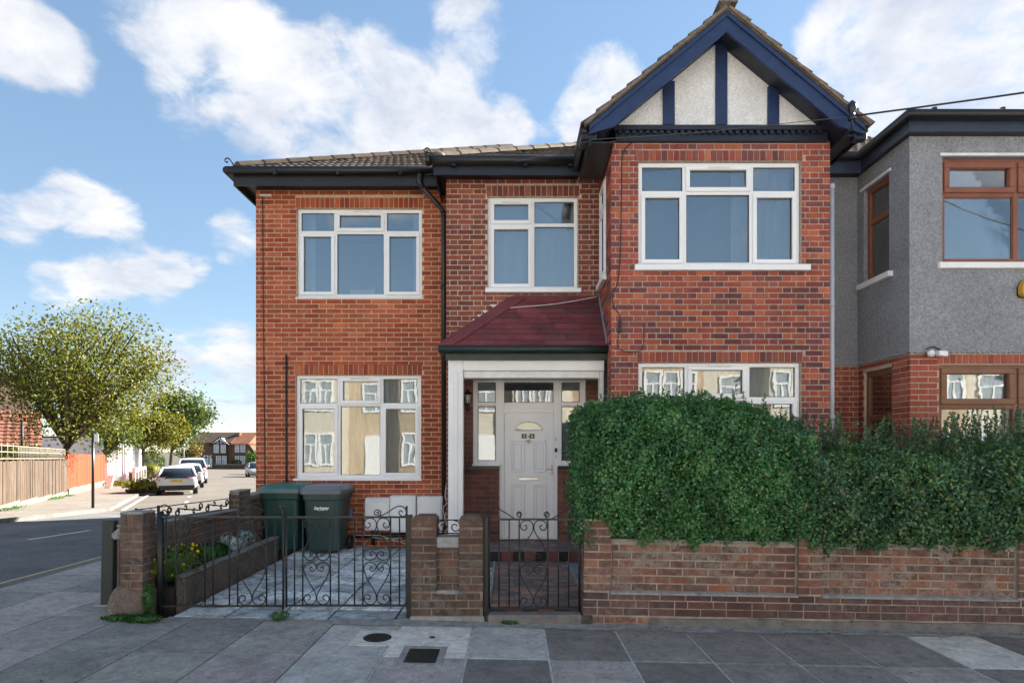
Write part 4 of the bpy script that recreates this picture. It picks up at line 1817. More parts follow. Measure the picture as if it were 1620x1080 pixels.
M_line_yellow = plain('road_paint_yellow', (0.540, 0.450, 0.165), .75, .25, 14)
M_gravel = noisy_ground('gravel', (.22, .25, .28), .25, 12, 120, .9, .9, None, .3, .5)


def sheet(name, xs, ys, mat, dz=0.0, keep=None, kind='structure', xf=None):
    """a sheet that follows the lie of the land"""
    mb = MB()
    nx, ny = len(xs), len(ys)
    for y in ys:
        for x in xs:
            x2 = xf(x, y) if xf else x
            mb.v.append((x2, y, gz(x2, y) + dz))
    for j in range(ny - 1):
        for i in range(nx - 1):
            mb.f.append((j * nx + i, j * nx + i + 1, (j + 1) * nx + i + 1, (j + 1) * nx + i))
            mb.mi.append(0)
            mb.sm.append(False)
    o = mb.build(name, mat)
    if kind:
        o['kind'] = kind
    return o


sheet('ground', [-700, -200, -60, -5, 9, 60, 200, 700], [-500, -100, -30, 0, 9, 28, 60, 120, 260, 700, 1500], M_earth, -.30)
KX = -11.9
KY = 17.8


def kerb_x(y):
    return KX if y < KY else KX - .532 * (y - KY)


yr = [-40, -10, 2.2, 9, 15, KY, 22, 28, 40, 60, 90, 118]
sheet('road', [0, .12, .3, .5, .7, .85, 1], yr, M_asphalt_far, -.10, xf=lambda f, y: kerb_x(y) + (-5.5 - kerb_x(y)) * f)
sheet('near_road', [-11.92, -9, -7, -5.4, 0, 9, 40], [-9.8, -6, -2, 2.26], M_asphalt_bounce, -.096)
sheet('side_road', [0, .3, .6, 1], [2.26, 9, 13, 17.5], M_asphalt, -.096, xf=lambda f, y: -11.89 + (-5.5 + 11.89) * f)
sheet('cross_street', [-130, -60, -20, 30], [116, 124, 134], M_asphalt_far, -.094)
# pavement beyond the side road
yp = [4, 9, 13, KY, 20, 24, 28, 34, 40, 50, 60, 80, 100, 116]
sheet('far_pavement', [0, 3, 8, 60], yp, M_pave_far, 0.0, xf=lambda d, y: kerb_x(y) - .14 - d)
mb = MB()
pts = [(kerb_x(y), y) for y in yp]
for (a, b) in zip(pts[:-1], pts[1:]):
    za, zb = gz(*a), gz(*b)
    mb.hexa([(a[0] - .14, a[1], za - .25), (a[0], a[1], za - .25), (b[0], b[1], zb - .25), (b[0] - .14, b[1], zb - .25),
             (a[0] - .14, a[1], za + .012), (a[0], a[1], za + .008), (b[0], b[1], zb + .008), (b[0] - .14, b[1], zb + .012)])
o = mb.build('kerb', M_kerb)
o['kind'] = 'structure'

# near pavement: a bed of sand and mortar with every flagstone laid on it
sheet('pavement', [-5.46, -5, -3, -1.58], [2.30, 4, 5.47], M_joint, -.022)
sheet('slab_bedding', [-1.58, 0, 5, 9, 14], [2.30, 4, 5.47], M_joint_pale, -.007)
sheet('side_pavement', [-5.46, -5, -3.60], [5.47, 9, 14, 22], M_joint, -.022)
mb = MB()
mb.hexa([(-5.62, 2.2, -.3), (-5.46, 2.2, -.3), (-5.46, 22, -.6), (-5.62, 22, -.6), (-5.62, 2.2, gz(-5.6, 2) + .0), (-5.46, 2.2, gz(-5.5, 2)), (-5.46, 9, gz(-5.5, 9)), (-5.62, 9, gz(-5.6, 9))])
mb.hexa([(-5.46, 2.14, -.4), (14, 2.14, -.5), (14, 2.30, -.5), (-5.46, 2.30, -.4), (-5.46, 2.14, gz(-5.4, 2)), (14, 2.14, gz(9, 2)), (14, 2.30, gz(9, 2)), (-5.46, 2.30, gz(-5.4, 2))])
o = mb.build('kerb', M_kerb)
o['kind'] = 'structure'
pav = bpy.data.objects['pavement']
pav_r = bpy.data.objects['slab_bedding']
SLOPE = math.atan(.0197)


def flag(x0, x1, y0, y1, mat, parent, gap=.006, dz=0.0, name='paving_slab', zfun=gz, slope=SLOPE, th=.022):
    me = brick_shared(x1 - x0 - gap, y1 - y0 - gap, th, mat, name)
    o = bpy.data.objects.new(name, me)
    m = Matrix.Rotation(slope + random.gauss(0, .0022), 4, 'Y') @ Matrix.Rotation(random.gauss(0, .0022), 4, 'X') @ Matrix.Rotation(-math.pi / 2, 4, 'X')
    cx, cy = (x0 + x1) / 2, (y0 + y1) / 2
    m.translation = Vector((cx, cy, zfun(cx, cy) - th + dz + random.uniform(-.0015, .0015))) - wloc(parent)
    o.matrix_local = m
    o.parent = parent
    C.objects.link(o)
    return o


cols = [-5.44, -4.76, -4.12, -3.49, -2.855, -2.22, -1.58, -.985, -.345, .28, .91, 1.53, 2.17, 2.80, 3.46, 4.13, 4.76, 5.40, 6.03, 6.66, 7.3]
rowsY = [5.36, 4.52, 3.66, 2.80, 2.32]
D_, M_, P_, B_, X_ = M_slab_dark, M_slab_mid, M_slab_pale, M_slab_blue, M_cross
kinds = {6: [B_, B_, M_, M_], 7: [P_, M_, M_, D_], 8: [B_, D_, M_, D_], 9: [D_, M_, D_, M_], 10: [D_, D_, D_, D_], 11: [D_, D_, M_, D_],
         12: [D_, D_, D_, M_], 13: [D_, M_, D_, D_], 14: [P_, D_, D_, D_], 15: [D_, D_, M_, D_], 16: [D_, M_, D_, D_]}
for i in range(len(cols) - 1):
    for j in range(4):
        if i < 6:
            m = X_ if random.random() < .75 else M_
        else:
            m = kinds.get(i, [D_, D_, M_, D_])[j]
        y1, y0 = rowsY[j], rowsY[j + 1]
        if i >= 7 and j < 3:
            s = random.uniform(-.035, .035)
        if i < 6 and j == 0:
            y1 = 5.42
        flag(cols[i], cols[i + 1], y0, y1, m, pav if i < 6 else pav_r, (.018 if i > 6 else .010), th=.022 if i < 6 else .014)
# mortar fillet along the walls
mb = MB()
x = -1.6
while x < 8:
    a, b = x, min(x + .5, 8)
    w1, w2 = random.uniform(.03, .10), random.uniform(.03, .10)
    mb.quad((a, 5.365 - w1, gz(a, 3) + .004), (b, 5.365 - w2, gz(b, 3) + .004), (b, 5.46, gz(b, 3) + .012), (a, 5.46, gz(a, 3) + .012))
    x += .5
mb.build('mortar_fillet', M_cement, pav_r)
sp = bpy.data.objects['side_pavement']
for i, (a, b) in enumerate(((-5.44, -4.76), (-4.76, -4.12), (-4.12, -3.62))):
    y = 5.42
    while y < 14:
        h = .84
        flag(a, b, y, y + h, M_cross if random.random() < .6 else M_slab_mid, sp, .007)
        y += h
# yellow lines by the kerb, white dashes on the road
mb = MB()
for dx in (.16, .36):
    for (ya, yb) in ((2.4, 9), (9, 17.5)):
        x0, x1 = -5.62 - dx - .05, -5.62 - dx
        mb.quad((x0, ya, gz(x0, ya) - .091), (x1, ya, gz(x1, ya) - .091), (x1, yb, gz(x1, yb) - .091), (x0, yb, gz(x0, yb) - .091))
o = mb.build('double_yellow_line', M_line_yellow)
o['kind'] = 'structure'
mb = MB()
for y in (5.2, 8.0, 10.8, 13.6):
    x0, x1 = -8.75, -8.65
    mb.quad((x0, y, gz(x0, y) - .091), (x1, y, gz(x1, y) - .091), (x1, y + 1.6, gz(x1, y + 1.6) - .091), (x0, y + 1.6, gz(x0, y + 1.6) - .091))
for (a, b) in (((191, 802), (236, 778)),):
    A, B = ground(*a), ground(*b)
    mb.quad((A[0], A[1], A[2] - .086), (A[0] + .12, A[1], A[2] - .086), (B[0] + .12, B[1], B[2] - .086), (B[0], B[1], B[2] - .086))
for (px, py) in ((296, 783), (291, 791), (300, 775)):
    A = ground(px, py)
    mb.quad((A[0], A[1], A[2] - .088), (A[0] + .12, A[1], A[2] - .088), (A[0] - .35, A[1] + 1.0, gz(A[0], A[1] + 1) - .088), (A[0] - .47, A[1] + 1.0, gz(A[0], A[1] + 1) - .088))
o = mb.build('road_marking', M_line_white)
o['kind'] = 'structure'

# ironwork in the pavement
A = ground(597, 1009)
mb = MB()
n = 28
ra, rb = .115, .115
mb.lathe([(.0, .004), (ra, .004), (ra, .008), (ra - .008, .010), (ra - .016, .007)], 0, 0, n)
for k in range(-4, 5):
    w = math.sqrt(max(0, (.095 ** 2) - (k * .022) ** 2))
    mb.box(-w, w, k * .022 - .004, k * .022 + .004, .0065, .011)
cov = mb.build('water_cover', M_black_iron)
cov.location = (A[0], A[1], gz(A[0], A[1]) + .001)
cov.rotation_euler = (0, SLOPE, 0)
tag(cov, 'small round dark iron cover set in a bluish paving slab', 'manhole cover')
mb = MB()
mb.box(-.19, .19, -.19, .19, .0, .0035)
frm = mb.build('cover_surround', M_slab_pale)
frm.location = (A[0], A[1], gz(A[0], A[1]) + .001)
frm.rotation_euler = (0, SLOPE, 0)
tag(frm, 'pale square concrete surround of the round iron cover', 'surround')
A = ground(668, 1037)
hatch = thing('inspection_hatch', 'sunken rectangular dark metal hatch in a pale concrete frame on the pavement', 'manhole cover', (A[0], A[1], gz(A[0], A[1]) + .001))
mb = MB()
fl = Fr((0, 0, 0), (1, 0, 0))
for (a, b, c, d) in ((-.17, .17, -.21, -.16), (-.17, .17, .16, .21), (-.17, -.12, -.16, .16), (.12, .17, -.16, .16)):
    mb.box(a, b, c, d, 0, .006)
mb.build('frame', M_cement, hatch, .003, local=True)
mb = MB()
mb.box(-.118, .118, -.158, .158, .0005, .003)
for k in range(6):
    mb.box(-.10, .10, -.14 + k * .052, -.125 + k * .052, .003, .0045)
mb.build('plate', M_black_iron, hatch, local=True)
hatch.rotation_euler = (0, SLOPE, 0)
mb = MB()
mb.lathe([(.0, .003), (.022, .003), (.022, .006), (.016, .006)], 0, 0, 14)
A = ground(683.5, 1008)
cov = mb.build('stopcock_cover', M_black_iron)
cov.location = (A[0], A[1], gz(A[0], A[1]) + .001)
tag(cov, 'tiny dark round stopcock cover in the pale slab above the hatch', 'cover')

# forecourt: driveway slabs, tiled path
def fz(x, y):
    return -.0197 * x + .0195 * (y - 5.46) + .005


mb = MB()
mb.quad((-3.10, 5.43, fz(-3.10, 5.43) - .02), (-.22, 5.43, fz(-.22, 5.43) - .02), (-.22, YL, fz(-.22, YL) - .02), (-3.10, YL, fz(-3.10, YL) - .02))
drv = mb.build('driveway', M_joint)
drv['kind'] = 'structure'
y = 5.44
r = 0
while y < YL - .05:
    h = .325
    x = -3.08 + (0 if r % 2 else -.0)
    ws = [.47, .47, .47, .60, .42, .42]
    for w in ws:
        x1 = min(x + w, -.235)
        if x1 - x > .06:
            if x < -.9 or y > 5.9:
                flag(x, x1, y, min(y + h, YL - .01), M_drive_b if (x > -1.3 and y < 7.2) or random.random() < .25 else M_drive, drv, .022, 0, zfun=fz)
        x = x1
    y += h
    r += 1
# worn edge strip between drive and street
mb = MB()
mb.quad((-3.1, 5.40, gz(-3.1, 5) + .002), (-1.55, 5.40, gz(-1.55, 5) + .002), (-1.55, 5.438, fz(-1.55, 5.44)), (-3.1, 5.438, fz(-3.1, 5.44)))
mb.build('worn_edge', M_cement, drv)


def tz(x, y):
    return .085 + .02 * (y - 5.5)


PXL, PXR = -.205, .70
mb = MB()
mb.box(PXL - .03, PXR + .03, 5.44, ys + .012, -.05, .07)
pth = mb.build('garden_path', M_joint)
pth['kind'] = 'structure'
mb = MB()
mb.hexa([(PXL - .035, 5.6, .0), (PXL - .002, 5.6, .0), (PXL - .002, ys, .0), (PXL - .035, ys, .0), (PXL - .035, 5.6, .095), (PXL - .002, 5.6, .095), (PXL - .002, ys, .138), (PXL - .035, ys, .138)])
mb.hexa([(PXR + .002, 5.6, .0), (PXR + .035, 5.6, .0), (PXR + .035, ys, .0), (PXR + .002, ys, .0), (PXR + .002, 5.6, .095), (PXR + .035, 5.6, .095), (PXR + .035, ys, .138), (PXR + .002, ys, .138)])
mb.build('path_edging', M_concrete, pth)
y = 5.56
r = 0
while y < ys - .01:
    x = PXL + (-.075 if r % 2 else 0)
    k = 0
    while x < PXR - .01:
        x0, x1 = max(x, PXL), min(x + .150, PXR)
        if x1 - x0 > .02:
            if r < 2:
                mm = M_qt_red if (k + r) % 2 else M_qt_black
            else:
                mm = random.choice([M_qt_brown, M_qt_brown, M_qt_slate])
            flag(x0, x1, y, y + .075, mm, pth, .004, 0, 'path_tile', tz, 0, .016)
        x += .150
        k += 1
    y += .075
    r += 1
mb = MB()
mb.box(-.215, .628, 5.43, 5.558, -.08, .082)
mb.build('threshold', M_concrete_dark, pth, .008)
mb = MB()
mb.quad((PXR + .036, 5.6, .085), (9, 5.6, .0), (9, 8.6, .06), (PXR + .036, 8.6, .13))
g = mb.build('front_garden_soil', M_soil)
g['kind'] = 'structure'
mb = MB()
mb.box(PXR + .04, 1.1, 5.75, ys, .05, .12)
mb.build('gravel_strip', M_gravel, g)

# ================================================================== GARDEN WALLS AND GATE PIERS
F = 174.0
YF = FPX / F
fF = Fr((0, YF, 0), (1, 0, 0))


def pier_bricks(fr, u0, u1, v0, v1, mat, proud=.006, course=.0715, flip=0):
    res = []
    k = flip
    v = v0
    while v < v1 - .02:
        vt = min(v + course - .014, v1)
        if k % 2 == 0:
            res.append((fr, (u0, u1, v, vt), mat, proud, None))
        else:
            c = (u0 + u1) / 2 + random.uniform(-.012, .012)
            res.append((fr, (u0, c - .007, v, vt), mat, proud, None))
            res.append((fr, (c + .007, u1, v, vt), mat, proud, None))
        v += course
        k += 1
    return res


# --- right-hand garden wall
gw = thing('garden_wall', 'low weathered brick garden wall with three piers and sunken panels under the hedges', 'garden wall', (.644, YF, 0))
TILT = math.atan(.0185)
PC, PDX, PE2 = (.644, .891), (2.598, 2.818), (4.605, 4.86)
LEDGE = .285
b0 = -.03
mb = MB()
mb.box(.648, 8.2, YF + .012, YF + .22, -.3, LEDGE - .02)
mb.box(.70, 8.2, YF + .045, YF + .22, LEDGE - .025, .745)
for (a, b), top in ((PC, .945), (PDX, .82), (PE2, .82)):
    mb.box(a + .005, b - .005, YF + .011, YF + .225, -.3, top)
mb.build('wall_core', M_mortar_grey, gw)
cands = []
fP = Fr((0, YF + .045, 0), (1, 0, 0))
fF2 = Fr((0, YF + .012, 0), (1, 0, 0))
for (a, b) in ((PC[1] + .016, PDX[0] - .014), (PDX[1] + .014, PE2[0] - .014), (PE2[1] + .014, 8.2)):
    cands += lay(fP, (a, b, LEDGE + .012, .745), [], 'stretcher', .0715, .235, .0135, .05, M_brick_wall, .009)
cands += pier_bricks(fF2, PC[0], PC[1], LEDGE + .012, .945, M_brick_wall, .010)
cands += pier_bricks(fF2, PDX[0], PDX[1], LEDGE + .012, .82, M_brick_wall, .010, flip=1)
cands += pier_bricks(fF2, PE2[0], PE2[1], LEDGE + .012, .82, M_brick_wall, .010)
v = LEDGE - .0715 + .004
cands += lay(fF2, (.644, 8.2, v, LEDGE - .004), [], 'stretcher', .0715, .235, .011, .0, M_brick_plinth, .008)
cands += lay(fF2, (.644, 8.2, v - .0715, v - .008), [], 'flemish', .0715, .235, .011, .1, M_brick_plinth, .008)
cands += lay(fF2, (.644, 8.2, v - .143, v - .0795), [], 'stretcher', .0715, .235, .008, .1, M_brick_plinth, .006)
cands += lay(fF2, (.644, 1.25, v - .2145, v - .151), [], 'stretcher', .0715, .30, .014, .1, M_brick_wall, .008)
fCs = Fr((.648, 0, 0), (0, -1, 0))
cands += pier_bricks(fCs, -YF - .225, -YF - .005, LEDGE + .012, .945, M_brick_wall, .008, flip=1)
cands += lay(fCs, (-YF - .225, -YF - .005, v - .143, LEDGE), [], 'stretcher', .0715, .225, .010, 0, M_brick_plinth, .008)
emit_bricks(gw, cands, 300, jitter=.002)
for (a, b) in ((PC[1] - .0, PDX[0]), (PDX[1], PE2[0]), (PE2[1], 8.2)):
    mb = MB()
    n = max(3, int((b - a) / .11))
    for k in range(n):
        x0, x1 = a + (b - a) * k / n, a + (b - a) * (k + 1) / n
        q = random.uniform(-.004, .006)
        mb.hexa([(x0, YF - .004, LEDGE - .018), (x1, YF - .004, LEDGE - .018), (x1, YF + .05, LEDGE - .018), (x0, YF + .05, LEDGE - .018),
                 (x0, YF + .0 + q, LEDGE - .002), (x1, YF + .002 + q, LEDGE - .002), (x1, YF + .05, LEDGE + .016), (x0, YF + .05, LEDGE + .016)])
    mb.build('cement_ledge', M_cement, gw)
mb = MB()
x = 1.26
while x < 8.2:
    w = random.uniform(.3, .7)
    mb.box(x, min(x + w, 8.2), YF - .006 - random.uniform(0, .012), YF + .02, -.3, v - .150 - random.uniform(0, .014))
    x += w
mb.build('concrete_footing', M_concrete_dark, gw)
mb = MB()
for (a, b) in ((PC[1], PDX[0]), (PDX[1], PE2[0]), (PE2[1], 8.2)):
    mb.box(a, b, YF + .03, YF + .23, .746, .766)
mb.build('coping', M_cement, gw, .006)
gw.rotation_euler = (0, TILT, 0)

# --- the pair of piers between the gates
gp = thing('gate_piers', 'pair of old brick gate piers joined by a sunken panel and scroll rail', 'gate piers', (-.6, YF, 0))
A0, A1, B0, B1 = X(649.5, F), X(690, F), X(726, F), X(764.5, F)
TOPZ = Z(816, F)
mb = MB()
mb.box(A0 + .005, A1 - .005, YF + .012, YF + .23, -.3, TOPZ - .02)
mb.box(B0 + .005, B1 - .005, YF + .012, YF + .23, -.3, TOPZ - .02)
mb.box(A0 + .005, B1 - .005, YF + .0125, YF + .23, -.3, Z(938, F))
mb.box(A1 - .01, B0 + .01, YF + .05, YF + .22, Z(939, F), Z(851, F))
mb.build('wall_core', M_mortar_pier, gp)
cands = []
lz = Z(936, F)
for (a, b) in ((A0, A1), (B0, B1)):
    cands += pier_bricks(fF2, a, b, lz + .004, TOPZ - .105, M_brick_pier, .010)
cands += lay(fF2, (A0, B1, lz - .0715 * 3, lz - .004), [], 'stretcher', .0715, .225, .014, .03, M_brick_pier, .010)
fM2 = Fr((0, YF + .05, 0), (1, 0, 0))
cands += lay(fM2, (A1 + .004, B0 - .004, lz + .006, Z(868, F)), [], 'stretcher', .0715, .225, .010, .08, M_brick_pier, .007)
fA_side = Fr((A1 - .005, 0, 0), (0, 1, 0))
cands += pier_bricks(fA_side, YF + .01, YF + .23, lz + .004, TOPZ - .105, M_brick_pier, .008, flip=1)
fB_side = Fr((B1 - .005, 0, 0), (0, 1, 0))
emit_bricks(gp, cands, 300, jitter=.002)
for (a, b) in ((A0, A1), (B0, B1)):
    mb = MB()
    zc0, zc1 = TOPZ - .100, TOPZ
    pr = [(a, zc0), (b, zc0), (b, zc1 - .03), (b - .03, zc1), (a + .05, zc1), (a + .012, zc1 - .02), (a, zc1 - .05)]
    mb.prism([(x, YF + .0, z) for x, z in pr], (0, .235, 0))
    mb.build('cap_brick', M_brick_pier, gp, .008)
mb = MB()
mb.box(A1 - .004, B0 + .004, YF + .018, YF + .225, Z(868, F) + .006, Z(850, F))
mb.build('panel_coping', M_cement, gp, .01)
mb = MB()
for k in range(5):
    x0 = A1 + (B0 - A1) * k / 5
    mb.hexa([(x0, YF + .0 + random.uniform(0, .008), lz - .02), (x0 + .042, YF + .0 + random.uniform(0, .008), lz - .02), (x0 + .042, YF + .05, lz - .02), (x0, YF + .05, lz - .02),
             (x0, YF + .02, lz + random.uniform(0, .01)), (x0 + .042, YF + .02, lz + random.uniform(0, .01)), (x0 + .042, YF + .052, lz + .012), (x0, YF + .052, lz + .012)])
mb.build('cement_ledge', M_cement, gp)
mb = MB()
mb.box(A0 - .008, B1 + .012, YF - .006, YF + .03, -.3, lz - .0715 * 3 - .008)
mb.build('footing', M_concrete, gp, .01)


def arc_pts(c, r, a0, a1, n=10, r1=None):
    r1 = r if r1 is None else r1
    return [(c[0] + (r + (r1 - r) * i / n) * math.cos(a0 + (a1 - a0) * i / n), c[1] + (r + (r1 - r) * i / n) * math.sin(a0 + (a1 - a0) * i / n)) for i in range(n + 1)]


mb = MB()
yr_ = YF + .12
for py in (824.5, 846):
    mb.tube([(A1, yr_, Z(py, F)), (B0, yr_, Z(py, F))], .006, 6)
for (cx, sgn) in ((X(698, F), -1), (X(718, F), 1)):
    p = arc_pts((cx, Z(835.5, F)), .058, R(100), R(-330), 22, .018)
    mb.tube([(cx + (a - cx) * sgn, yr_, b) for a, b in p], .006, 6)
mb.build('scroll_rail', M_black_iron, gp)

# --- left-hand corner pillar
cp = thing('corner_pillar', 'brick corner pillar with a swollen rendered foot at the pavement corner', 'pillar', (-3.47, YF, 0))
L0, L1 = X(188.6, F), X(224.5, F)
LT = Z(812, F)
mb = MB()
mb.box(L0 + .005, L1 - .002, YF + .012, YF + .21, -.2, LT - .012)
mb.build('pillar_core', M_mortar_pier, cp)
cands = pier_bricks(fF2, L0, L1, Z(930, F), Z(833, F), M_brick_pier, .010, flip=1)
cands += soldier(fF2, L0, L1, Z(832, F), Z(814, F), M_brick_pier, .075, .010, .010)
cands += pier_bricks(fF2, L0 - .008, L1 + .004, Z(975, F), Z(931.5, F), M_brick_plinth, .014)
fLs = Fr((L1 - .002, 0, 0), (0, 1, 0))
cands += pier_bricks(fLs, YF + .008, YF + .21, Z(930, F), Z(833, F), M_brick_pier, .008)
cands += pier_bricks(fLs, YF + .008, YF + .21, Z(975, F), Z(931.5, F), M_brick_plinth, .010)
cands += soldier(fLs, YF + .008, YF + .21, Z(832, F), Z(814, F), M_brick_pier, .07, .010, .008)
emit_bricks(cp, cands, 300, jitter=.002)
mb = MB()
mb.box(L0 - .004, L1 + .006, YF - .002, YF + .215, LT - .012, LT + .014)
mb.build('pillar_top', M_cement, cp, .012)
# splayed stub with coping and swollen foot
mb = MB()
c, s = math.cos(R(50)), math.sin(R(50))


def stub(u0, u1, w, z0, z1, mbx, uo=0, taper=0):
    o = Vector((L0 + .03, YF + .10, 0))
    du = Vector((-c, s, 0))
    dw = Vector((-s, -c, 0))
    q = []
    for (z, t) in ((z0, 0), (z1, taper)):
        for (a, b) in ((u0 + t, w - t), (u1 - t, w - t), (u1 - t, -w + t), (u0 + t, -w + t)):
            p = o + du * a + dw * b
            q.append((p.x, p.y, z))
    mbx.hexa(q)


stub(-.02, .10, .085, .0, Z(853, F), mb)
mb.build('stub_wall', M_brick_pier, cp, .004)
mb = MB()
stub(-.03, .135, .125, Z(853, F), Z(846, F), mb)
stub(-.03, .13, .12, Z(846, F), Z(838, F), mb, 0, .04)
mb.build('stub_coping', M_cement, cp, .006)
mb = MB()
mb.lathe([(.205, -.02), (.215, .06), (.212, .16), (.195, .23), (.165, .285), (.125, .325), (.10, .345)], L0 + .055, YF + .135, 14)
mb.build('rendered_foot', noisy_ground('foot_render', (.150, .118, .100), .3, 6, 40, .9, .6, ((.30, .27, .24), .52, .66, .7, 5)), cp)
mb = MB()
mb.tube([(L1 + .115, YF + .10, 0), (L1 + .115, YF + .10, LT + .01)], .028, 4)
mb.build('hinge_post', M_black_iron, cp)

# --- dark flat post by the corner
post = thing('flat_post', 'dark grey flat metal post leaning slightly beside the corner pillar', 'post', (X(169, 165), FPX / 165, gz(-4, 5)))
mb = MB()
pz1 = Z(823, 165)
x0, x1 = X(158, 165), X(176.5, 165)
yy = FPX / 165
mb.hexa([(x0, yy, .05), (x1, yy, .05), (x1 + .02, yy + .05, .05), (x0, yy + .05, .05), (x0 + .018, yy, pz1), (x1 + .018, yy, pz1), (x1 + .036, yy + .05, pz1), (x0 + .018, yy + .05, pz1)])
mb.build('shaft', plain('dark_green_metal', (.018, .026, .026), .5, .2, 8), post, .006)
mb = MB()
mb.box(x0 - .05, x1 + .05, yy - .03, yy + .09, -.05, gz(-4, 5) + .012)
mb.build('base', M_concrete, post, .006)

# --- side wall with its scroll rail, and the rear pier
sw = thing('side_wall', 'low brown brick side wall behind the flower bed, stepping up to a pier', 'garden wall', (-3.6, 7.2, 0))
SX = -3.50
mb = MB()
mb.hexa([(SX - .22, YF + .2, -.3), (SX - .012, YF + .2, -.3), (SX - .012, 7.66, -.3), (SX - .22, 7.66, -.3), (SX - .22, YF + .2, .845), (SX - .012, YF + .2, .845), (SX - .012, 7.66, .795), (SX - .22, 7.66, .795)])
mb.box(SX - .10, SX + .02, 7.66, 7.98, -.3, 1.035)
mb.box(SX - .20, SX - .012, 7.98, YL - .01, -.3, .945)
mb.build('wall_core', M_mortar_pier, sw)
fSW = Fr((SX - .012, 0, 0), (0, 1, 0))
cands = lay(fSW, (YF + .2, 7.65, .20, .80), [], 'stretcher', .0715, .225, .009, 0, M_brick_pier, .006)
cands += lay(fSW, (7.985, YL - .02, .20, .93), [], 'stretcher', .0715, .225, .009, 0, M_brick_pier, .006)
fSP = Fr((SX + .02, 0, 0), (0, 1, 0))
cands += pier_bricks(fSP, 7.66, 7.98, .20, 1.04, M_brick_pier, .006)
fSPf = Fr((0, 7.66, 0), (1, 0, 0))
cands += pier_bricks(fSPf, SX - .10, SX + .02, .80, 1.03, M_brick_pier, .006)
emit_bricks(sw, cands, 300)
mb = MB()
mb.hexa([(SX - .23, YF + .2, .846), (SX + .0, YF + .2, .846), (SX + .0, 7.658, .796), (SX - .23, 7.658, .796), (SX - .23, YF + .2, .866), (SX + .0, YF + .2, .866), (SX + .0, 7.658, .816), (SX - .23, 7.658, .816)])
mb.box(SX - .11, SX + .03, 7.66, 7.99, 1.036, 1.052)
mb.box(SX - .21, SX - .0, 7.992, YL - .01, .946, .966)
mb.build('coping', M_cement, sw, .004)
rl = thing('scroll_railing', 'thin black iron railing of scrolls standing on the low side wall', 'railing', (SX - .1, 6.6, .85))
RXx = SX - .10
rail_z = lambda y: .866 - .05 * (y - 5.66) / 2.0
ya, yb = 5.75, 7.66
mb = MB()
P = lambda y, h: (RXx, y, rail_z(y) + h)
mb.tube([P(ya, .135), P(yb, .135)], .006, 6)
mb.tube([P(ya, .004), P(yb, .004)], .006, 6)
mb.tube([P(ya, 0), P(ya, .15)], .012, 6)
mb.tube([P(yb, 0), P(yb, .2)], .010, 6)
mb.build('rails', M_black_iron, rl)
n = 3
for k in range(n):
    y0, y1 = ya + (yb - ya) * k / n + .02, ya + (yb - ya) * (k + 1) / n - .02
    w = y1 - y0
    mb = MB()
    cL = (y0 + .05, .052)
    cR = (y1 - .05, .085)
    p = arc_pts(cL, .016, R(0), R(430), 14, .045) + [(y0 + w * .5, .066)] + arc_pts(cR, .045, R(250), R(-180), 14, .016)
    mb.tube(cat([P(a, b) for a, b in p], 2), .008, 6)
    p = arc_pts((y0 + w * .36, .10), .012, R(180), R(-120), 10, .034)
    mb.tube([P(a, b) for a, b in p], .007, 6)
    p = arc_pts((y0 + w * .66, .04), .012, R(0), R(-300), 10, .034)
    mb.tube([P(a, b) for a, b in p], .007, 6)
    mb.build('scroll', M_black_iron, rl)

# --- flower bed
bed = thing('flower_bed', 'raised flower bed with a brown rendered edging wall along the drive', 'flower bed', (-3.3, 6.6, 0))
mb = MB()
mb.hexa([(-3.20, YF + .24, -.2), (-3.10, YF + .24, -.2), (-3.10, 7.98, -.2), (-3.20, 7.98, -.2), (-3.20, YF + .24, .36), (-3.10, YF + .24, .36), (-3.10, 7.98, .40), (-3.20, 7.98, .40)])
mb.build('edging', noisy_ground('bed_edging', (.105, .085, .068), .25, 5, 40, .9, .5, ((.05, .05, .042), .5, .7, .6, 4)), bed, .012)
mb = MB()
mb.hexa([(-3.21, YF + .235, .361), (-3.09, YF + .235, .361), (-3.09, 7.985, .401), (-3.21, 7.985, .401), (-3.21, YF + .235, .38), (-3.09, YF + .235, .38), (-3.09, 7.985, .42), (-3.21, 7.985, .42)])
mb.build('edging_coping', M_concrete_dark, bed, .006)
mb = MB()
mb.hexa([(SX, YF + .22, -.1), (-3.20, YF + .22, -.1), (-3.20, 7.98, -.1), (SX, 7.98, -.1), (SX, YF + .22, .27), (-3.20, YF + .22, .27), (-3.20, 7.98, .31), (SX, 7.98, .31)])
mb.build('soil', M_soil, bed)


def clump(name, label, cat_, c, r, h, n, size, mat, aspect=.5, stem=True, seed=1, up=.4, flower=None):
    th = thing(name, label, cat_, c)
    g = np.random.default_rng(seed)
    q = g.normal(size=(n, 3))
    q /= np.linalg.norm(q, axis=1)[:, None]
    rad = g.uniform(.45, 1.0, n) ** .6
    p = q * rad[:, None] * np.array([r[0], r[1], h * .5]) + np.array([c[0], c[1], c[2] + h * .5])
    p[:, 2] = np.maximum(p[:, 2], c[2] + .01)
    scatter_leaves('foliage', p, size, mat, th, aspect, seed=seed)
    if stem:
        mb = MB()
        for k in range(9):
            i = k * (n // 9)
            mb.tube([(c[0] + (p[i, 0] - c[0]) * .15, c[1] + (p[i, 1] - c[1]) * .15, c[2]), tuple(p[i])], .004, 5)
        mb.build('stem', M_twig, th)
    if flower:
        m, k, fs = flower
        idx = g.integers(0, n, k)
        pp = p[idx] + np.array([0, -.01, .03])
        scatter_leaves('flower', pp, fs, m, th, .8, seed=seed + 1)
    return th


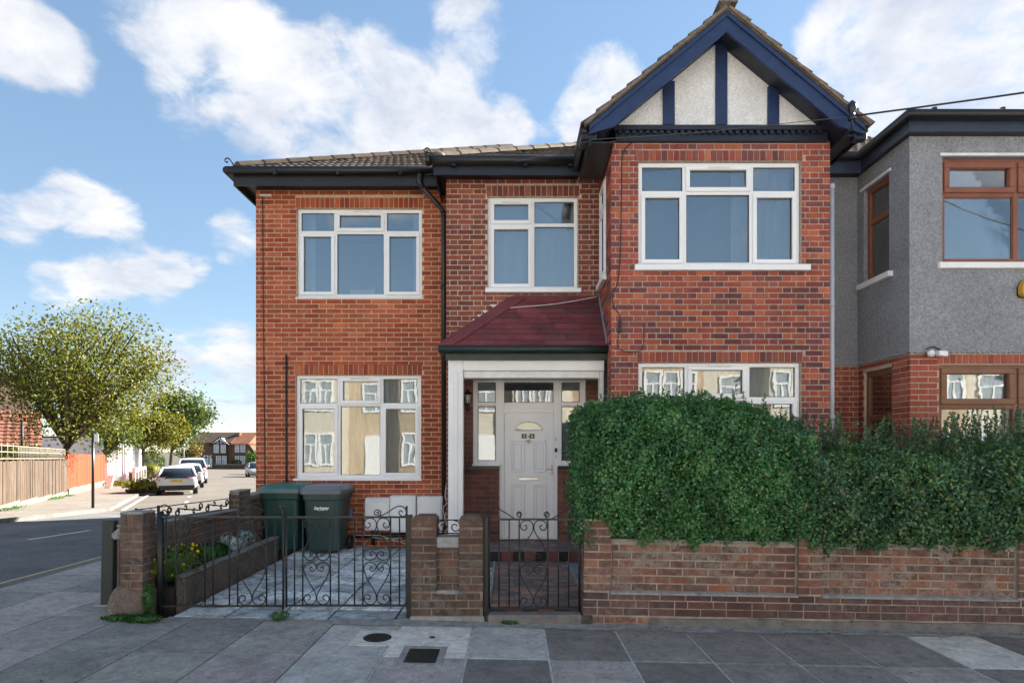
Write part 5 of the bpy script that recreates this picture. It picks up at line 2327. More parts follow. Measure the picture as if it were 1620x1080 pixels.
clump('flowering_plant', 'bushy green plant with yellow flowers at the street end of the flower bed', 'plant', (-3.34, 6.0, .27), (.19, .42, 0), .34, 2600, .05, M_shrub, .5, flower=(M_petal, 220, .035), seed=5)
clump('leafy_plant', 'low leafy green plant in the middle of the flower bed', 'plant', (-3.34, 6.65, .28), (.17, .32, 0), .26, 1500, .05, M_weed, .45, seed=6)
clump('silver_plant', 'spiky silver blue plant in the flower bed, next to the green one', 'plant', (-3.33, 7.10, .29), (.13, .15, 0), .30, 170, .13, M_silver, .13, seed=7)
clump('silver_plant', 'silver blue plant at the far end of the flower bed by the rear pier', 'plant', (-3.33, 7.50, .30), (.12, .13, 0), .27, 150, .12, M_silver, .15, seed=8)
# weeds on the pavement
for (px, py, rx, h, n, lab, s) in ((190, 981, .17, .05, 260, 'flat green weeds at the left foot of the corner pillar', 21), (226, 984, .18, .07, 380, 'taller green weeds in front of the corner pillar', 22),
                                   (441, 981, .09, .09, 130, 'tuft of weeds under the middle of the drive gates', 23), (806, 986, .085, .035, 110, 'small tuft of grass at the path threshold', 24)):
    A = ground(px, py)
    clump('weed', lab, 'weeds', (A[0], A[1], gz(A[0], A[1])), (rx, .07, 0), h, n, .035, M_weed, .35, stem=False, seed=s)
A = ground(236, 940)
clump('weed', 'climbing weed growing up between the corner pillar and its gate post', 'weeds', (L1 + .06, YF - .01, .05), (.05, .04, 0), .34, 160, .04, M_weed, .5, stem=False, seed=29)

# litter and fallen leaves along the foot of the walls
g_ = np.random.default_rng(90)
pp_ = []
for _ in range(150):
    x = g_.uniform(.7, 5.2)
    y = 5.40 - abs(g_.normal(0, .05)) - (g_.uniform(0, 2.2) if g_.random() < .22 else 0)
    pp_.append((x, y, gz(x, y) + .010))
for _ in range(40):
    x = g_.uniform(-4.8, .7)
    y = g_.uniform(3.9, 5.35)
    pp_.append((x, y, gz(x, y) + .010))
M_litter = leaf_mat('fallen_leaves', [(.16, .11, .04), (.30, .24, .07), (.10, .065, .035), (.24, .20, .12)], .2, .7, .2)
scatter_leaves('leaf_litter', np.array(pp_), .026, M_litter, None, .6, np.tile([0, 0, 1.0], (len(pp_), 1)), .8, kind='stuff', seed=91)

# ================================================================== GATES
GYF = 5.55
GPP = FPX / GYF
gX = lambda px: X(px, GPP)
gZ = lambda py: Z(py, GPP)
SC = [(-.30, .165), (-.44, .125), (-.53, .165), (-.40, .225), (-.14, .20), (-.03, .125), (-.20, .05), (-.53, .022), (-.86, .065), (-.99, .175), (-.86, .32), (-.54, .51), (-.20, .67), (-.04, .79), (-.05, .90), (-.24, .975), (-.55, .995), (-.85, .955), (-.97, .87), (-.88, .795), (-.67, .77), (-.50, .81), (-.53, .875), (-.66, .88)]


def scroll_panel(parent, x0, x1, y0, y1, yy):
    xc, w = (x0 + x1) / 2, (x1 - x0) / 2 - 1.2
    yc, h = (y0 + y1) / 2, (y1 - y0) / 2 - 1.2
    for sx in (-1, 1):
        for sy in (-1, 1):
            mb = MB()
            mb.tube(cat([(gX(xc - sx * a * w), yy, gZ(yc + sy * b * h)) for a, b in SC], 3), .0055, 5)
            mb.build('scroll', M_black_iron, parent)


def bar(parent, px, y0, y1, r=.007, name='bar', yy=GYF):
    mb = MB()
    mb.tube([(gX(px), yy, gZ(y0)), (gX(px), yy, gZ(y1))], r, 6)
    return mb.build(name, M_black_iron, parent)


def rail(parent, x0, x1, py, r=.009, yy=GYF):
    mb = MB()
    mb.box(gX(x0), gX(x1), yy - .006, yy + .006, gZ(py) - r, gZ(py) + r)
    return mb.build('rail', M_black_iron, parent)


g1 = thing('drive_gate', 'left leaf of the black wrought iron drive gates, hung by the corner pillar', 'gate', (gX(349), GYF, 0), 'leaves of the drive gates')
rail(g1, 250.6, 448.4, 817.5)
rail(g1, 250.6, 448.4, 958)
for px in (262.7, 277.8, 324.5, 337.4, 363, 376, 421.7, 435.4):
    bar(g1, px, 817.5, 958)
bar(g1, 250.6, 799, 966, .013, 'stile')
bar(g1, 448.4, 799, 962, .010, 'stile')
scroll_panel(g1, 277.8, 324.5, 817.5, 958, GYF)
scroll_panel(g1, 376, 421.7, 817.5, 958, GYF)
bar(g1, 448.8, 900, 972, .007, 'drop_bolt', GYF - .02)


def crest(parent, pts, name='crest'):
    mb = MB()
    mb.tube(cat([(gX(a), GYF, gZ(b)) for a, b in pts], 4), .0055, 5)
    mb.build(name, M_black_iron, parent)


crest(g1, [(398, 806), (401, 810), (396, 812), (392, 808), (394, 802), (400, 801)])
crest(g1, [(376, 812), (386, 806), (394, 801), (402, 801), (418, 808)])
crest(g1, [(265, 812), (260, 806), (255, 810), (258, 816), (266, 814), (270, 806), (262, 798), (254, 800)])
mb = MB()
mb.tube(cat([(gX(448.4), GYF, gZ(816)), (gX(446), GYF, gZ(806)), (gX(444), GYF, gZ(802)), (gX(447), GYF, gZ(799)), (gX(450), GYF, gZ(803))], 4), .012, 6)
mb.build('latch', M_black_iron, g1)
g2 = thing('drive_gate', 'right leaf of the black wrought iron drive gates, next to the brick gate piers', 'gate', (gX(548), GYF, 0), 'leaves of the drive gates')
rail(g2, 452.8, 646, 817.5)
rail(g2, 452.8, 646, 957)
for px in (466, 479, 522.6, 536, 561, 574, 618, 632):
    bar(g2, px, 817.5, 957)
bar(g2, 453, 815, 960, .010, 'stile')
bar(g2, 643.3, 800, 960, .010, 'stile')
scroll_panel(g2, 479, 522.6, 817.5, 957, GYF)
scroll_panel(g2, 574, 618, 817.5, 957, GYF)
crest(g2, [(595, 811), (599, 809), (598, 814), (593, 813), (592.5, 809), (596, 806), (602, 808), (602, 813), (598, 817)])
crest(g2, [(598, 817), (612, 811), (622, 804), (632, 800), (640, 803), (643, 811), (640, 816), (634, 815), (631, 810), (634, 807), (637, 810)])
mb = MB()
mb.box(gX(643.5), gX(652), GYF - .035, GYF + .035, -.05, gZ(814))
mb.build('hinge_post', M_black_iron, g2, .004)
g3 = thing('path_gate', 'small black wrought iron garden gate in front of the tiled path', 'gate', (gX(845), GYF, 0))
rail(g3, 774, 916.5, 821)
rail(g3, 774, 916.5, 961.5)
for px in (789.3, 805.5, 821.3, 866.7, 883.3, 899.7):
    bar(g3, px, 821, 961.5)
bar(g3, 774, 802, 962, .009, 'stile')
bar(g3, 916.5, 808, 968, .011, 'stile')
scroll_panel(g3, 821.3, 866.7, 821, 961.5, GYF)
crest(g3, [(814, 820), (805, 814), (795, 808), (786, 803), (779, 805), (775, 811), (776, 816)])
crest(g3, [(819, 813), (822, 811), (824, 814), (821, 817), (818, 815), (818, 811), (822, 809), (825, 813), (822, 820)])
crest(g3, [(873, 820), (882, 815), (893, 808), (903, 804), (910, 804), (915, 809), (914, 815)])
crest(g3, [(867, 814), (865, 811), (863, 814), (866, 817), (869, 815), (868, 811), (864, 809), (861, 813), (865, 820)])
mb = MB()
mb.box(gX(764.8), gX(773.2), GYF - .04, GYF + .04, -.05, gZ(817))
mb.build('hinge_post', M_black_iron, g3, .004)

# ================================================================== METERS, BINS
YW = YL - .012


def meter(label, x0, x1, y0, y1, dep, slope=False):
    th = thing('meter_box', label, 'meter box', (X((x0 + x1) / 2, LW + 1), YW, Z(y1, LW + 1)), 'meter boxes on the front wall')
    q = LW + 2
    r = rect_px(x0, x1, y0, y1, q)
    mb = MB()
    if slope:
        pts = [(YW, r[2]), (YW - dep, r[2]), (YW - dep, r[3] - .05), (YW - dep + .05, r[3]), (YW, r[3])]
        mb.prism([(r[0], a, b) for a, b in pts], (r[1] - r[0], 0, 0))
    else:
        mb.box(r[0], r[1], YW - dep, YW, r[2], r[3])
    mb.build('case', M_white_old, th, .008)
    mb = MB()
    mb.box(r[0] + .022, r[1] - .022, YW - dep - .008, YW - dep - .0005, r[2] + .03, r[3] - (.075 if slope else .025))
    d = mb.build('door', M_white, th, .005)
    mb = MB()
    mb.tube([(r[1] - .05, YW - dep - .014, r[2] + .07), (r[1] - .05, YW - dep - .007, r[2] + .07)], .010, 8)
    mb.build('lock', M_black, d)
    return th


meter('cream gas meter box with a sloping top, left of the two taller meter boxes', 578, 617, 787, 838, .20, True)
meter('plain white meter cupboard between the sloping gas box and its twin', 617.8, 658.5, 783.5, 841, .21)
meter('white meter cupboard nearest the porch post', 660, 700, 784.5, 842, .19)
jb = MB()
r = rect_px(548, 556.5, 802.5, 820, LW + 1)
jb.box(r[0], r[1], YW - .07, YW, r[2], r[3])
o = jb.build('junction_box', plain('grey_blue_plastic', (.16, .21, .27), .5, .1), None, .006)
tag(o, 'small blue grey junction box low on the brick wall beside the bins', 'junction box')
pp = MB()
q = LW + 1
pp.tube([(X(562, q), YW - .05, Z(848, q)), (X(612, q), YW - .05, Z(847, q)), (X(640, q), YW - .05, Z(846, q)), (X(700, q), YW - .05, Z(858, q))], .028, 8)
pp.tube([(X(590, q), YW - .06, Z(838, q)), (X(590, q), YW - .06, Z(862, q))], .03, 8)
o = pp.build('gas_pipe', M_black)
tag(o, 'black gas pipe running along the foot of the wall under the meters', 'pipe')
pp = MB()
pp.tube(cat([(X(562, q), YW - .09, Z(846, q)), (X(600, q), YW - .10, Z(846, q)), (X(620, q), YW - .11, Z(852, q)), (X(650, q), YW - .13, Z(861, q))], 4), .007, 5)
pp.tube(cat([(X(590, q), YW - .09, Z(849, q)), (X(610, q), YW - .11, Z(851, q)), (X(635, q), YW - .12, Z(850, q))], 4), .006, 5)
pp.tube(cat([(X(706, 110), 8.66, Z(765, 110)), (X(704, 110), 8.66, Z(785, 110)), (X(708, 110), 8.64, Z(800, 110)), (X(703, 110), 8.65, Z(820, 110)), (X(700, 110), 8.65, Z(835, 110))], 5), .007, 5)
pp.tube(cat([(X(709, 110), 8.65, Z(770, 110)), (X(706, 110), 8.65, Z(795, 110)), (X(701, 110), 8.65, Z(805, 110)), (X(706, 110), 8.64, Z(830, 110)), (X(702, 110), 8.6, Z(850, 110))], 5), .006, 5)
o = pp.build('loose_cables', M_cable_w)
tag(o, 'loose white cables hanging by the porch post and along the wall foot', 'cables')

M_bin_g = plain('bin_green', (0.022, 0.070, 0.060), .42, .15, 5, .05, 120)
M_bin_lid = plain('bin_lid_green', (0.012, 0.180, 0.158), .35, .12, 5)
M_bin_d = plain('bin_dark', (0.033, 0.068, 0.066), .42, .15, 5, .05, 120)
M_bin_lid2 = plain('bin_lid_grey', (0.190, 0.218, 0.266), .32, .15, 4)
M_bin_rim = plain('bin_rim', (0.096, 0.131, 0.144), .4, .12, 5)


def wheelie(label, cx, yf, z0, mbody, mlid, logo=None):
    th = thing('wheelie_bin', label, 'bin', (cx, yf, z0), 'wheelie bins by the house wall')
    H = .84
    wb, wt, db, dt = .22, .268, .46, .60

    def ring(z, w, y0, y1, r=.05):
        pts = []
        for (sx, sy, a0) in ((1, 1, 0), (-1, 1, 90), (-1, 0, 180), (1, 0, 270)):
            cxx = sx * (w - r)
            cyy = (y1 - r) if sy else (y0 + r)
            for k in range(4):
                a = R(a0 + k * 30)
                pts.append((cx + cxx + r * math.cos(a), yf + cyy + r * math.sin(a), z0 + z))
        return pts
    secs = [(0.03, wb - .02, .06, .44), (.06, wb, .04, .46), (H * .45, wb + .022, .022, .54), (H - .09, wt - .018, .008, .60), (H - .085, wt, -.010, .625), (H, wt + .004, -.014, .63)]
    mb = MB()
    rings = [ring(*s) for s in secs]
    n = len(rings[0])
    vs = [p for r in rings for p in r]
    fs = []
    for i in range(len(rings) - 1):
        for k in range(n):
            l = (k + 1) % n
            fs.append((i * n + k, i * n + l, (i + 1) * n + l, (i + 1) * n + k))
    fs.append(tuple(range(n - 1, -1, -1)))
    mb.add(vs, fs, 0, False)
    b = mb.build('body', mbody, th, .006)
    # lid: lipped, dished top, humped hinge
    mb = MB()
    lids = [(H + .002, wt + .030, -.045, .66), (H + .058, wt + .028, -.040, .66), (H + .064, wt + .02, -.03, .65), (H + .105, wt - .03, .06, .63), (H + .118, wt - .05, .12, .60), (H + .104, wt - .08, .16, .56)]
    rings = [ring(z, w, a, c, .045) for z, w, a, c in lids]
    vs = [p for r in rings for p in r]
    fs = []
    for i in range(len(rings) - 1):
        for k in range(n):
            l = (k + 1) % n
            fs.append((i * n + k, i * n + l, (i + 1) * n + l, (i + 1) * n + k))
    fs.append(tuple((len(rings) - 1) * n + k for k in range(n)))
    mb.add(vs, fs)
    mb.mi = [1 if f[0] < n else 0 for f in mb.f]
    mb.build('lid', [mlid, M_bin_rim], th, .006)
    mb = MB()
    mb.tube(cat([(cx - wt + .02, yf + .60, z0 + H - .02), (cx - wt + .02, yf + .70, z0 + H + .03), (cx - wt + .06, yf + .72, z0 + H + .04)], 3) + cat([(cx + wt - .06, yf + .72, z0 + H + .04), (cx + wt - .02, yf + .70, z0 + H + .03), (cx + wt - .02, yf + .60, z0 + H - .02)], 3), .017, 8)
    mb.build('handle', mbody, th)
    for s in (-1, 1):
        mb = MB()
        mb.tube([(cx + s * .235, yf + .52, z0 + .10), (cx + s * .285, yf + .52, z0 + .10)], .10, 16)
        w = mb.build('wheel', M_black, th)
    # moulded front ribs
    mb = MB()
    for s in (-1, 1):
        mb.hexa([(cx + s * .155 - .012, yf + .034, z0 + .10), (cx + s * .155 + .012, yf + .034, z0 + .10), (cx + s * .155 + .012, yf + .06, z0 + .10), (cx + s * .155 - .012, yf + .06, z0 + .10),
                 (cx + s * .185 - .012, yf + .001, z0 + .72), (cx + s * .185 + .012, yf + .001, z0 + .72), (cx + s * .185 + .012, yf + .03, z0 + .72), (cx + s * .185 - .012, yf + .03, z0 + .72)])
    mb.build('rib', mbody, th)
    if logo:
        fr = Fr((0, yf + .0085, 0), (1, 0, 0))
        fr.V = Vector((0, -.035, 1)).normalized()
        text('logo_lettering', logo, .060, M_white, fr, cx + .005, z0 + .648, .006, th, shear=.32, bold=.0030)
        mb = MB()
        mb.tube(cat([(cx - .062, yf + .003, z0 + .620), (cx - .03, yf + .002, z0 + .613), (cx + .01, yf + .002, z0 + .615)], 4), .004, 5)
        mb.build('logo_swash', M_white, th)
    return th


bz = fz(-2.6, 8.5)
wheelie('green wheelie bin with a bright green lid beside the rear pier', -3.24, 8.36, fz(-3.2, 8.5), M_bin_g, M_bin_lid)
wheelie('dark wheelie bin with a grey lid and white lettering on its front', -2.645, 8.33, bz, M_bin_d, M_bin_lid2, 'haringey')

# ================================================================== HEDGES
def hedge(name, label, x0, x1, topf, bot, yfr, yb, n, mat, seed, size=.034, shoots=60, left=True, tall=1.0):
    th = thing(name, label, 'hedge', ((x0 + x1) / 2, (yfr + yb) / 2, bot))
    g = np.random.default_rng(seed)

    def bump(a, b, k):
        return .055 * np.sin(a * 5.1 + k) * np.sin(b * 4.3 + k * 2.1) + .035 * np.sin(a * 11.7 + b * 9.1 + k) + .03 * np.sin(a * 23 - b * 17 + k)
    xs = np.array([q[0] for q in topf])
    zs = np.array([q[1] for q in topf])
    top = lambda x: np.interp(x, xs, zs)
    P, Nn = [], []
    # front
    k = int(n * .62)
    x = g.uniform(x0, x1, k)
    f = g.uniform(0, 1, k)
    t = top(x)
    z0_ = bot + .03 * np.sin(x * 5 + seed) + .025 * np.sin(x * 17 + seed * 3) + .03 * np.sin(x * 41)
    if left:
        z0_ = z0_ + .22 * np.clip((.98 - x) / .25, 0, 1)
    z = z0_ + (t - z0_) * f
    bul = .10 * np.sin(np.pi * np.clip(f, 0, 1)) + .05
    edge = np.minimum(1, (x - x0) / .25) if left else np.ones(k)
    y = yfr + .12 - bul * edge + bump(x, z, seed) + np.where(g.random(k) < .16, -np.abs(g.normal(0, .05, k)), np.abs(g.normal(0, .075, k))) + (1 - edge) * .05
    round_top = np.clip((f - .86) / .14, 0, 1) ** 2 * .22
    y += round_top
    y += np.clip((.10 - f) / .10, 0, 1) ** 2 * .10
    P.append(np.stack([x, y, z], 1))
    Nn.append(np.tile([0, -1, .25], (k, 1)))
    # top
    k = int(n * .24)
    x = g.uniform(x0, x1, k)
    y = g.uniform(yfr + .05, yb, k)
    z = top(x) - .10 * np.clip((yfr + .25 - y) / .25, 0, 1) ** 2 + bump(x, y * 2, seed + 2) * .8 - np.abs(g.normal(0, .04, k)) + .02
    P.append(np.stack([x, y, z], 1))
    Nn.append(np.tile([0, 0, 1], (k, 1)))
    if left:
        k = int(n * .14)
        y = g.uniform(yfr, yb, k)
        f = g.uniform(0, 1, k)
        z = bot - .0 + (top(x0 + .1) - bot) * f
        xx = x0 + .04 + bump(y * 2, z, seed + 4) + np.abs(g.normal(0, .045, k)) + np.clip((f - .88) / .12, 0, 1) ** 2 * .12
        P.append(np.stack([xx, y, z], 1))
        Nn.append(np.tile([-1, 0, .25], (k, 1)))
    P = np.concatenate(P)
    Nn = np.concatenate(Nn)
    o = scatter_leaves('foliage', P, size, mat, th, .58, Nn, .40, fold=.25, seed=seed)
    # shoots that stand up out of the top
    mb = MB()
    SP_ = []
    for q in range(shoots):
        x = g.uniform(x0 + .1, x1)
        y = g.uniform(yfr + .12, yb)
        h = g.uniform(.08, .30) * (1.0 if g.random() < .6 else .5) * tall
        zt = float(top(x))
        lean = g.normal(0, .06, 2)
        p0, p1 = (x, y, zt - .12), (x + lean[0], y + lean[1] - .02, zt + h)
        mb.tube([p0, p1], .0025, 4)
        m = int(10 + h * 95)
        for i in range(m):
            f = .2 + .8 * i / m
            a = g.uniform(0, 6.28)
            w_ = .034 * (1.15 - f)
            SP_.append((p0[0] + (p1[0] - p0[0]) * f + w_ * math.cos(a), p0[1] + (p1[1] - p0[1]) * f + w_ * math.sin(a), p0[2] + (p1[2] - p0[2]) * f))
    mb.build('twigs', M_twig, th, kind='stuff')
    scatter_leaves('shoot_leaves', np.array(SP_), size * 1.0, mat, th, .45, seed=seed + 9)
    # added dark core: blocks the view through, inner shade put into its colour
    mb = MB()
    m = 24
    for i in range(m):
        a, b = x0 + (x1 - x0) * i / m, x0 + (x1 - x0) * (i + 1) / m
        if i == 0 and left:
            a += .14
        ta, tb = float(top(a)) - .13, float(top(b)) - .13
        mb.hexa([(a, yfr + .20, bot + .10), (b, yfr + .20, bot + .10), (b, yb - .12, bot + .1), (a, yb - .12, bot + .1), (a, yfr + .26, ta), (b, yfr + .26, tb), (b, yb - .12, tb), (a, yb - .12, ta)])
    mb.build('dark_core', M_hedge_in, th)
    # stems down to the soil
    mb = MB()
    for i in range(14):
        x = x0 + (x1 - x0) * (i + .5) / 14
        mb.tube([(x, (yfr + yb) / 2 + g.uniform(-.1, .1), .0), (x + g.uniform(-.06, .06), (yfr + yb) / 2, bot + .2)], .018, 6)
    mb.build('stem', M_twig, th)
    return th


M_hedge_in = plain('hedge_core_dark', (.020, .032, .016), .95, .4, 18, .8, 40)
top1 = [(.58, 1.86), (.72, 1.95), (.95, 2.00), (1.3, 2.04), (1.75, 2.02), (2.05, 2.0), (2.3, 1.95), (2.5, 1.85), (2.75, 1.78)]
hedge('privet_hedge', 'tall clipped bright green privet hedge beside the garden gate', .60, 2.72, top1, .70, 5.40, 6.55, 64000, M_hedge, 3, .034, 130, tall=.55)
top2 = [(2.5, 1.66), (2.9, 1.54), (3.4, 1.56), (3.9, 1.52), (4.5, 1.58), (5.2, 1.62), (8, 1.62)]
hedge('privet_hedge', 'lower darker straggly privet hedge in front of the grey house', 2.66, 6.2, top2, .655, 5.39, 6.5, 66000, M_hedge2, 4, .037, 480, left=False, tall=1.35)

# ================================================================== THE GREY NEIGHBOUR
NB, NM = 131.0, 114.0
YNB, YNM = FPX / NB, FPX / NM
fN = Fr((0, YNB, 0), (1, 0, 0))
fNm = Fr((0, YNM, 0), (1, 0, 0))
NX0, NX1 = X(1440, NB), 8.6
fNR = Fr((NX0, 0, 0), (0, -1, 0))
ZS, ZT = 2.748, 5.35
neigh = thing('terraced_house', 'grey pebble dashed house with brown window frames and red brick ground floor, at the right', 'house', (6.2, YNB, 0))
N1 = rect_px(1488, 1731, 250, 417, NB)
N2 = rect_px(1485, 1731, 577, 765, NB)
N1s = (-8.16, -7.61, 3.82, 5.08)
N2s = (-8.20, -7.60, .75, 2.62)
mb = MB()
panel(mb, fN, (NX0, NX1, -.2, ZS), [N2], .22, 0)
panel(mb, fNR, (-YNM, -YNB - .22, -.2, ZS), [N2s], .22, 0)
panel(mb, fNm, (BX1 + .0, NX0, -.2, ZS), [], .22, 0)
mb.build('brick_backing', M_mortar_pale, neigh)
mb = MB()
panel(mb, fN, (NX0 - .03, NX1, ZS, ZT), [N1], .25, .03)
panel(mb, fNR, (-YNM, -YNB - .22, ZS, ZT), [N1s], .25, .03)
panel(mb, fNm, (BX1 + .0, NX0 - .03, ZS, ZT), [], .25, .025)
mb.build('pebbledash', M_rend_grey, neigh)
# scalloped lower edge of the render
mb = MB()


def scallops(fr, a, b, n):
    k = int((b - a) / .062)
    p = (b - a) / k
    for i in range(k):
        c = a + p * (i + .5)
        pts = [fr.p(c + p * .5 * math.cos(q), ZS + .004 - .022 * math.sin(q), n) for q in [math.pi * j / 6 for j in range(7)]]
        mb.prism(pts, fr.N * .014)


scallops(fN, NX0 - .03, NX1, .018)
scallops(fNR, -YNM + .0, -YNB - .03, .018)
scallops(fNm, BX1 + .05, NX0 - .04, .012)
mb.build('scalloped_edge', M_rend_grey, neigh)


def hid_n(p):
    py = 710 - FPX * (p.z - CAM_H) / p.y
    return 1.0 if py < 690 else 0.02


S2n = (N2[0] - .02, N2[1] + .02, N2[3] + .012, ZS - .03)
cands = lay(fN, (NX0 - .004, NX1, .1, ZS - .03), [N2, S2n], 'stretcher', .0714, .225, .010, .0, M_brick_neigh, .010, hid_n)
cands += soldier(fN, *S2n, M_brick_neigh, .0755)
cands += lay(fNR, (-YNM, -YNB, .1, ZS - .03), [N2s], 'stretcher', .0714, .225, .010, .0, M_brick_neigh, .010, hid_n)
cands += lay(fNm, (BX1 + .05, NX0 - .01, .1, ZS - .03), [], 'flemish', .0714, .225, .010, .0, M_brick_neigh, .010, hid_n)
emit_bricks(neigh, cands, 200)
nm = X(1609.5, NB)
window(neigh, fN, N1, [nm], [Z(306.5, NB)], {(0, 1), (1, 1)}, M_timber, M_glass_n, label='upper brown framed window', n=-.02, fw=.062, mw=.062, sw=.062,
       sill=(X(1480, NB), N1[1] + .1, Z(426.5, NB), Z(417, NB), .075), sillm=M_white, net=[(N1[0], N1[1], N1[2], N1[3], .002)], netm=M_blind)
window(neigh, fN, N2, [nm], [Z(642, NB)], {(0, 1), (1, 1)}, M_timber_dark, M_glass_warp, label='lower brown framed window above the hedge', n=-.02, fw=.05, mw=.065, sw=.065,
       net=[(N2[0], N2[1], N2[2], N2[3], .004)], netm=M_blind)
window(neigh, fNR, N1s, [], [4.62], set(), M_timber, M_glass_n, label='upper side window of the grey bay', n=-.02, fw=.062, mw=.06,
       sill=(N1s[0] - .08, N1s[1] + .08, 3.75, 3.82, .09), sillm=M_white)
window(neigh, fNR, N2s, [], [2.0], set(), M_timber_dark, M_glass_n, label='lower side window of the grey house', n=-.03, fw=.065, mw=.07)
mb = MB()
fN.box(mb, X(1483, NB), N1[1] + .05, Z(249.5, NB), Z(245, NB), .031, .055)
mb.build('window_head', M_white_old, neigh, .004)
mb = MB()
fNR.box(mb, N1s[0] - .05, N1s[1] + .05, 5.083, 5.12, .031, .055)
mb.build('window_head', M_white_old, neigh, .004)
# eaves
gy, gx, gz_ = 7.04, 4.635, 5.50
mb = MB()
mb.tube([(NX1, gy, gz_), (gx, gy, gz_), (gx, 8.03, gz_), (4.02, 8.03, gz_)], .058, 10)
mb.build('gutter', M_black, neigh)
M_fascia_n = plain('slate_blue_paint', (.030, .042, .068), .42, .2, 9)
mb = MB()
mb.box(gx + .06, NX1, gy + .06, gy + .08, 5.33, 5.47)
mb.box(gx + .06, gx + .08, gy + .08, 8.10, 5.33, 5.47)
mb.box(4.02, gx + .06, 8.08, 8.10, 5.29, 5.47)
mb.build('fascia', M_fascia_n, neigh)
mb = MB()
mb.box(gx + .08, NX1, gy + .08, YNB - .03, 5.335, 5.352)
mb.box(gx + .08, NX0 - .03, YNB - .03, 8.10, 5.335, 5.352)
mb.box(4.02, NX0 - .03, 8.10, YNM - .025, 5.335, 5.352)
mb.build('soffit', M_black, neigh)
mb = MB()
mb.box(gx + .03, NX1, gy + .02, 8.3, 5.52, 5.56)
mb.build('bay_roof', M_lead, neigh)
mb = MB()
for x in (4.95, 5.75, 6.55, 7.3):
    mb.tube([(x, gy, gz_ + .05), (x, gy, gz_ + .075)], .03, 8)
mb.build('gutter_clips', M_black, neigh)
M_tile_n = brick_mat('neighbour_tiles', [(.170, .125, .095), (.140, .105, .082), (.200, .150, .115)], grime=(.06, .05, .045), g_amt=.4, pale=(.4, .36, .3), p_amt=.4, rough=.6)
cN = (3.95, 8.06, 5.50)
tile_n = tile_mesh(.26, .26, 2, .018, .018, M_tile_n)
items = []
tile_plane_items = items
s = .02
k = 0
sN = (RY - cN[1]) / math.cos(PIT)
while s < sN:
    u = .05 + (.13 if k % 2 else 0)
    while u < 3.2:
        m = basis((1, 0, 0), sl, plane_pt(cN, u, s)) @ Matrix.Translation((0, 0, random.uniform(0, .006)))
        items.append((m, tile_n))
        u += .26
    s += .26
    k += 1
emit_pieces(neigh, items, 200, 'roof_tile', 'roof_tiling')
mb = MB()
zr = cN[2] + (RY - cN[1]) * TP
mb.poly([cN, (18, cN[1], cN[2]), (18, RY, zr), (cN[0], RY, zr)])
mb.poly([(cN[0], RY, zr), (18, RY, zr), (18, RY + 4.7, cN[2]), (cN[0], RY + 4.7, cN[2])])
mb.build('roof', M_tile_n, neigh)
mb = MB()
mb.box(NX1, 18, YNB, 17.4, -.5, ZT)
mb.box(4.3, NX1, 17.2, 17.4, -.5, ZT)
mb.build('house_body', M_rend_grey, neigh)
# alarm box and security light on the grey house
al = thing('alarm_box', 'yellow burglar alarm box on the grey pebble dash at the right edge', 'alarm box', (X(1622, NB), YNB, Z(459, NB)))
mb = MB()
cx_, cz_ = X(1622, NB), Z(458, NB)
oct_ = [(-.125, -.07), (-.10, -.10), (.10, -.10), (.125, -.07), (.125, .02), (.09, .09), (.03, .112), (-.03, .112), (-.09, .09), (-.125, .02)]
mb.prism([(cx_ + a, YNB - .115, cz_ + b) for a, b in oct_], (0, .08, 0))
M_alarm = plain('alarm_yellow', (.70, .37, .03), .4, .1, 10)
mb.build('cover', M_alarm, al, .014, seg=2)
mb = MB()
mb.prism([(cx_ + a * 1.04, YNB - .036, cz_ + b * 1.04 - .008) for a, b in oct_], (0, .02, 0))
mb.build('back_plate', M_black, al)
mb = MB()
mb.tube([(cx_ - .028, YNB - .118, cz_ + .01), (cx_ - .028, YNB - .112, cz_ + .01)], .012, 10)
mb.build('lamp', M_black, al)
sl_ = thing('security_light', 'small white twin headed security light under the edge of the grey pebble dash', 'security light', (X(1471, NB), YNB, Z(561, NB)))
mb = MB()
mb.tube([(X(1465, NB), YNB - .10, Z(561, NB)), (X(1466, NB), YNB - .03, Z(559, NB))], [.042, .026], 12)
mb.build('lamp_head', M_white, sl_)
mb = MB()
q = X(1480, NB), YNB - .09, Z(561, NB)
mb.hexa([(q[0] - .05, q[1] - .05, q[2] - .03), (q[0] + .05, q[1] - .06, q[2] - .045), (q[0] + .045, q[1] + .03, q[2] - .04), (q[0] - .05, q[1] + .03, q[2] - .025),
         (q[0] - .05, q[1] - .05, q[2] + .03), (q[0] + .05, q[1] - .06, q[2] + .02), (q[0] + .045, q[1] + .03, q[2] + .03), (q[0] - .05, q[1] + .03, q[2] + .035)])
mb.build('lamp_head', M_white, sl_, .008)
mb = MB()
mb.tube(cat([(X(1462, NB), YNB - .035, Z(553, NB)), (X(1470, NB), YNB - .07, Z(550, NB)), (X(1484, NB), YNB - .04, Z(554, NB))], 4), .008, 6)
mb.build('bracket', M_cable_k, sl_)

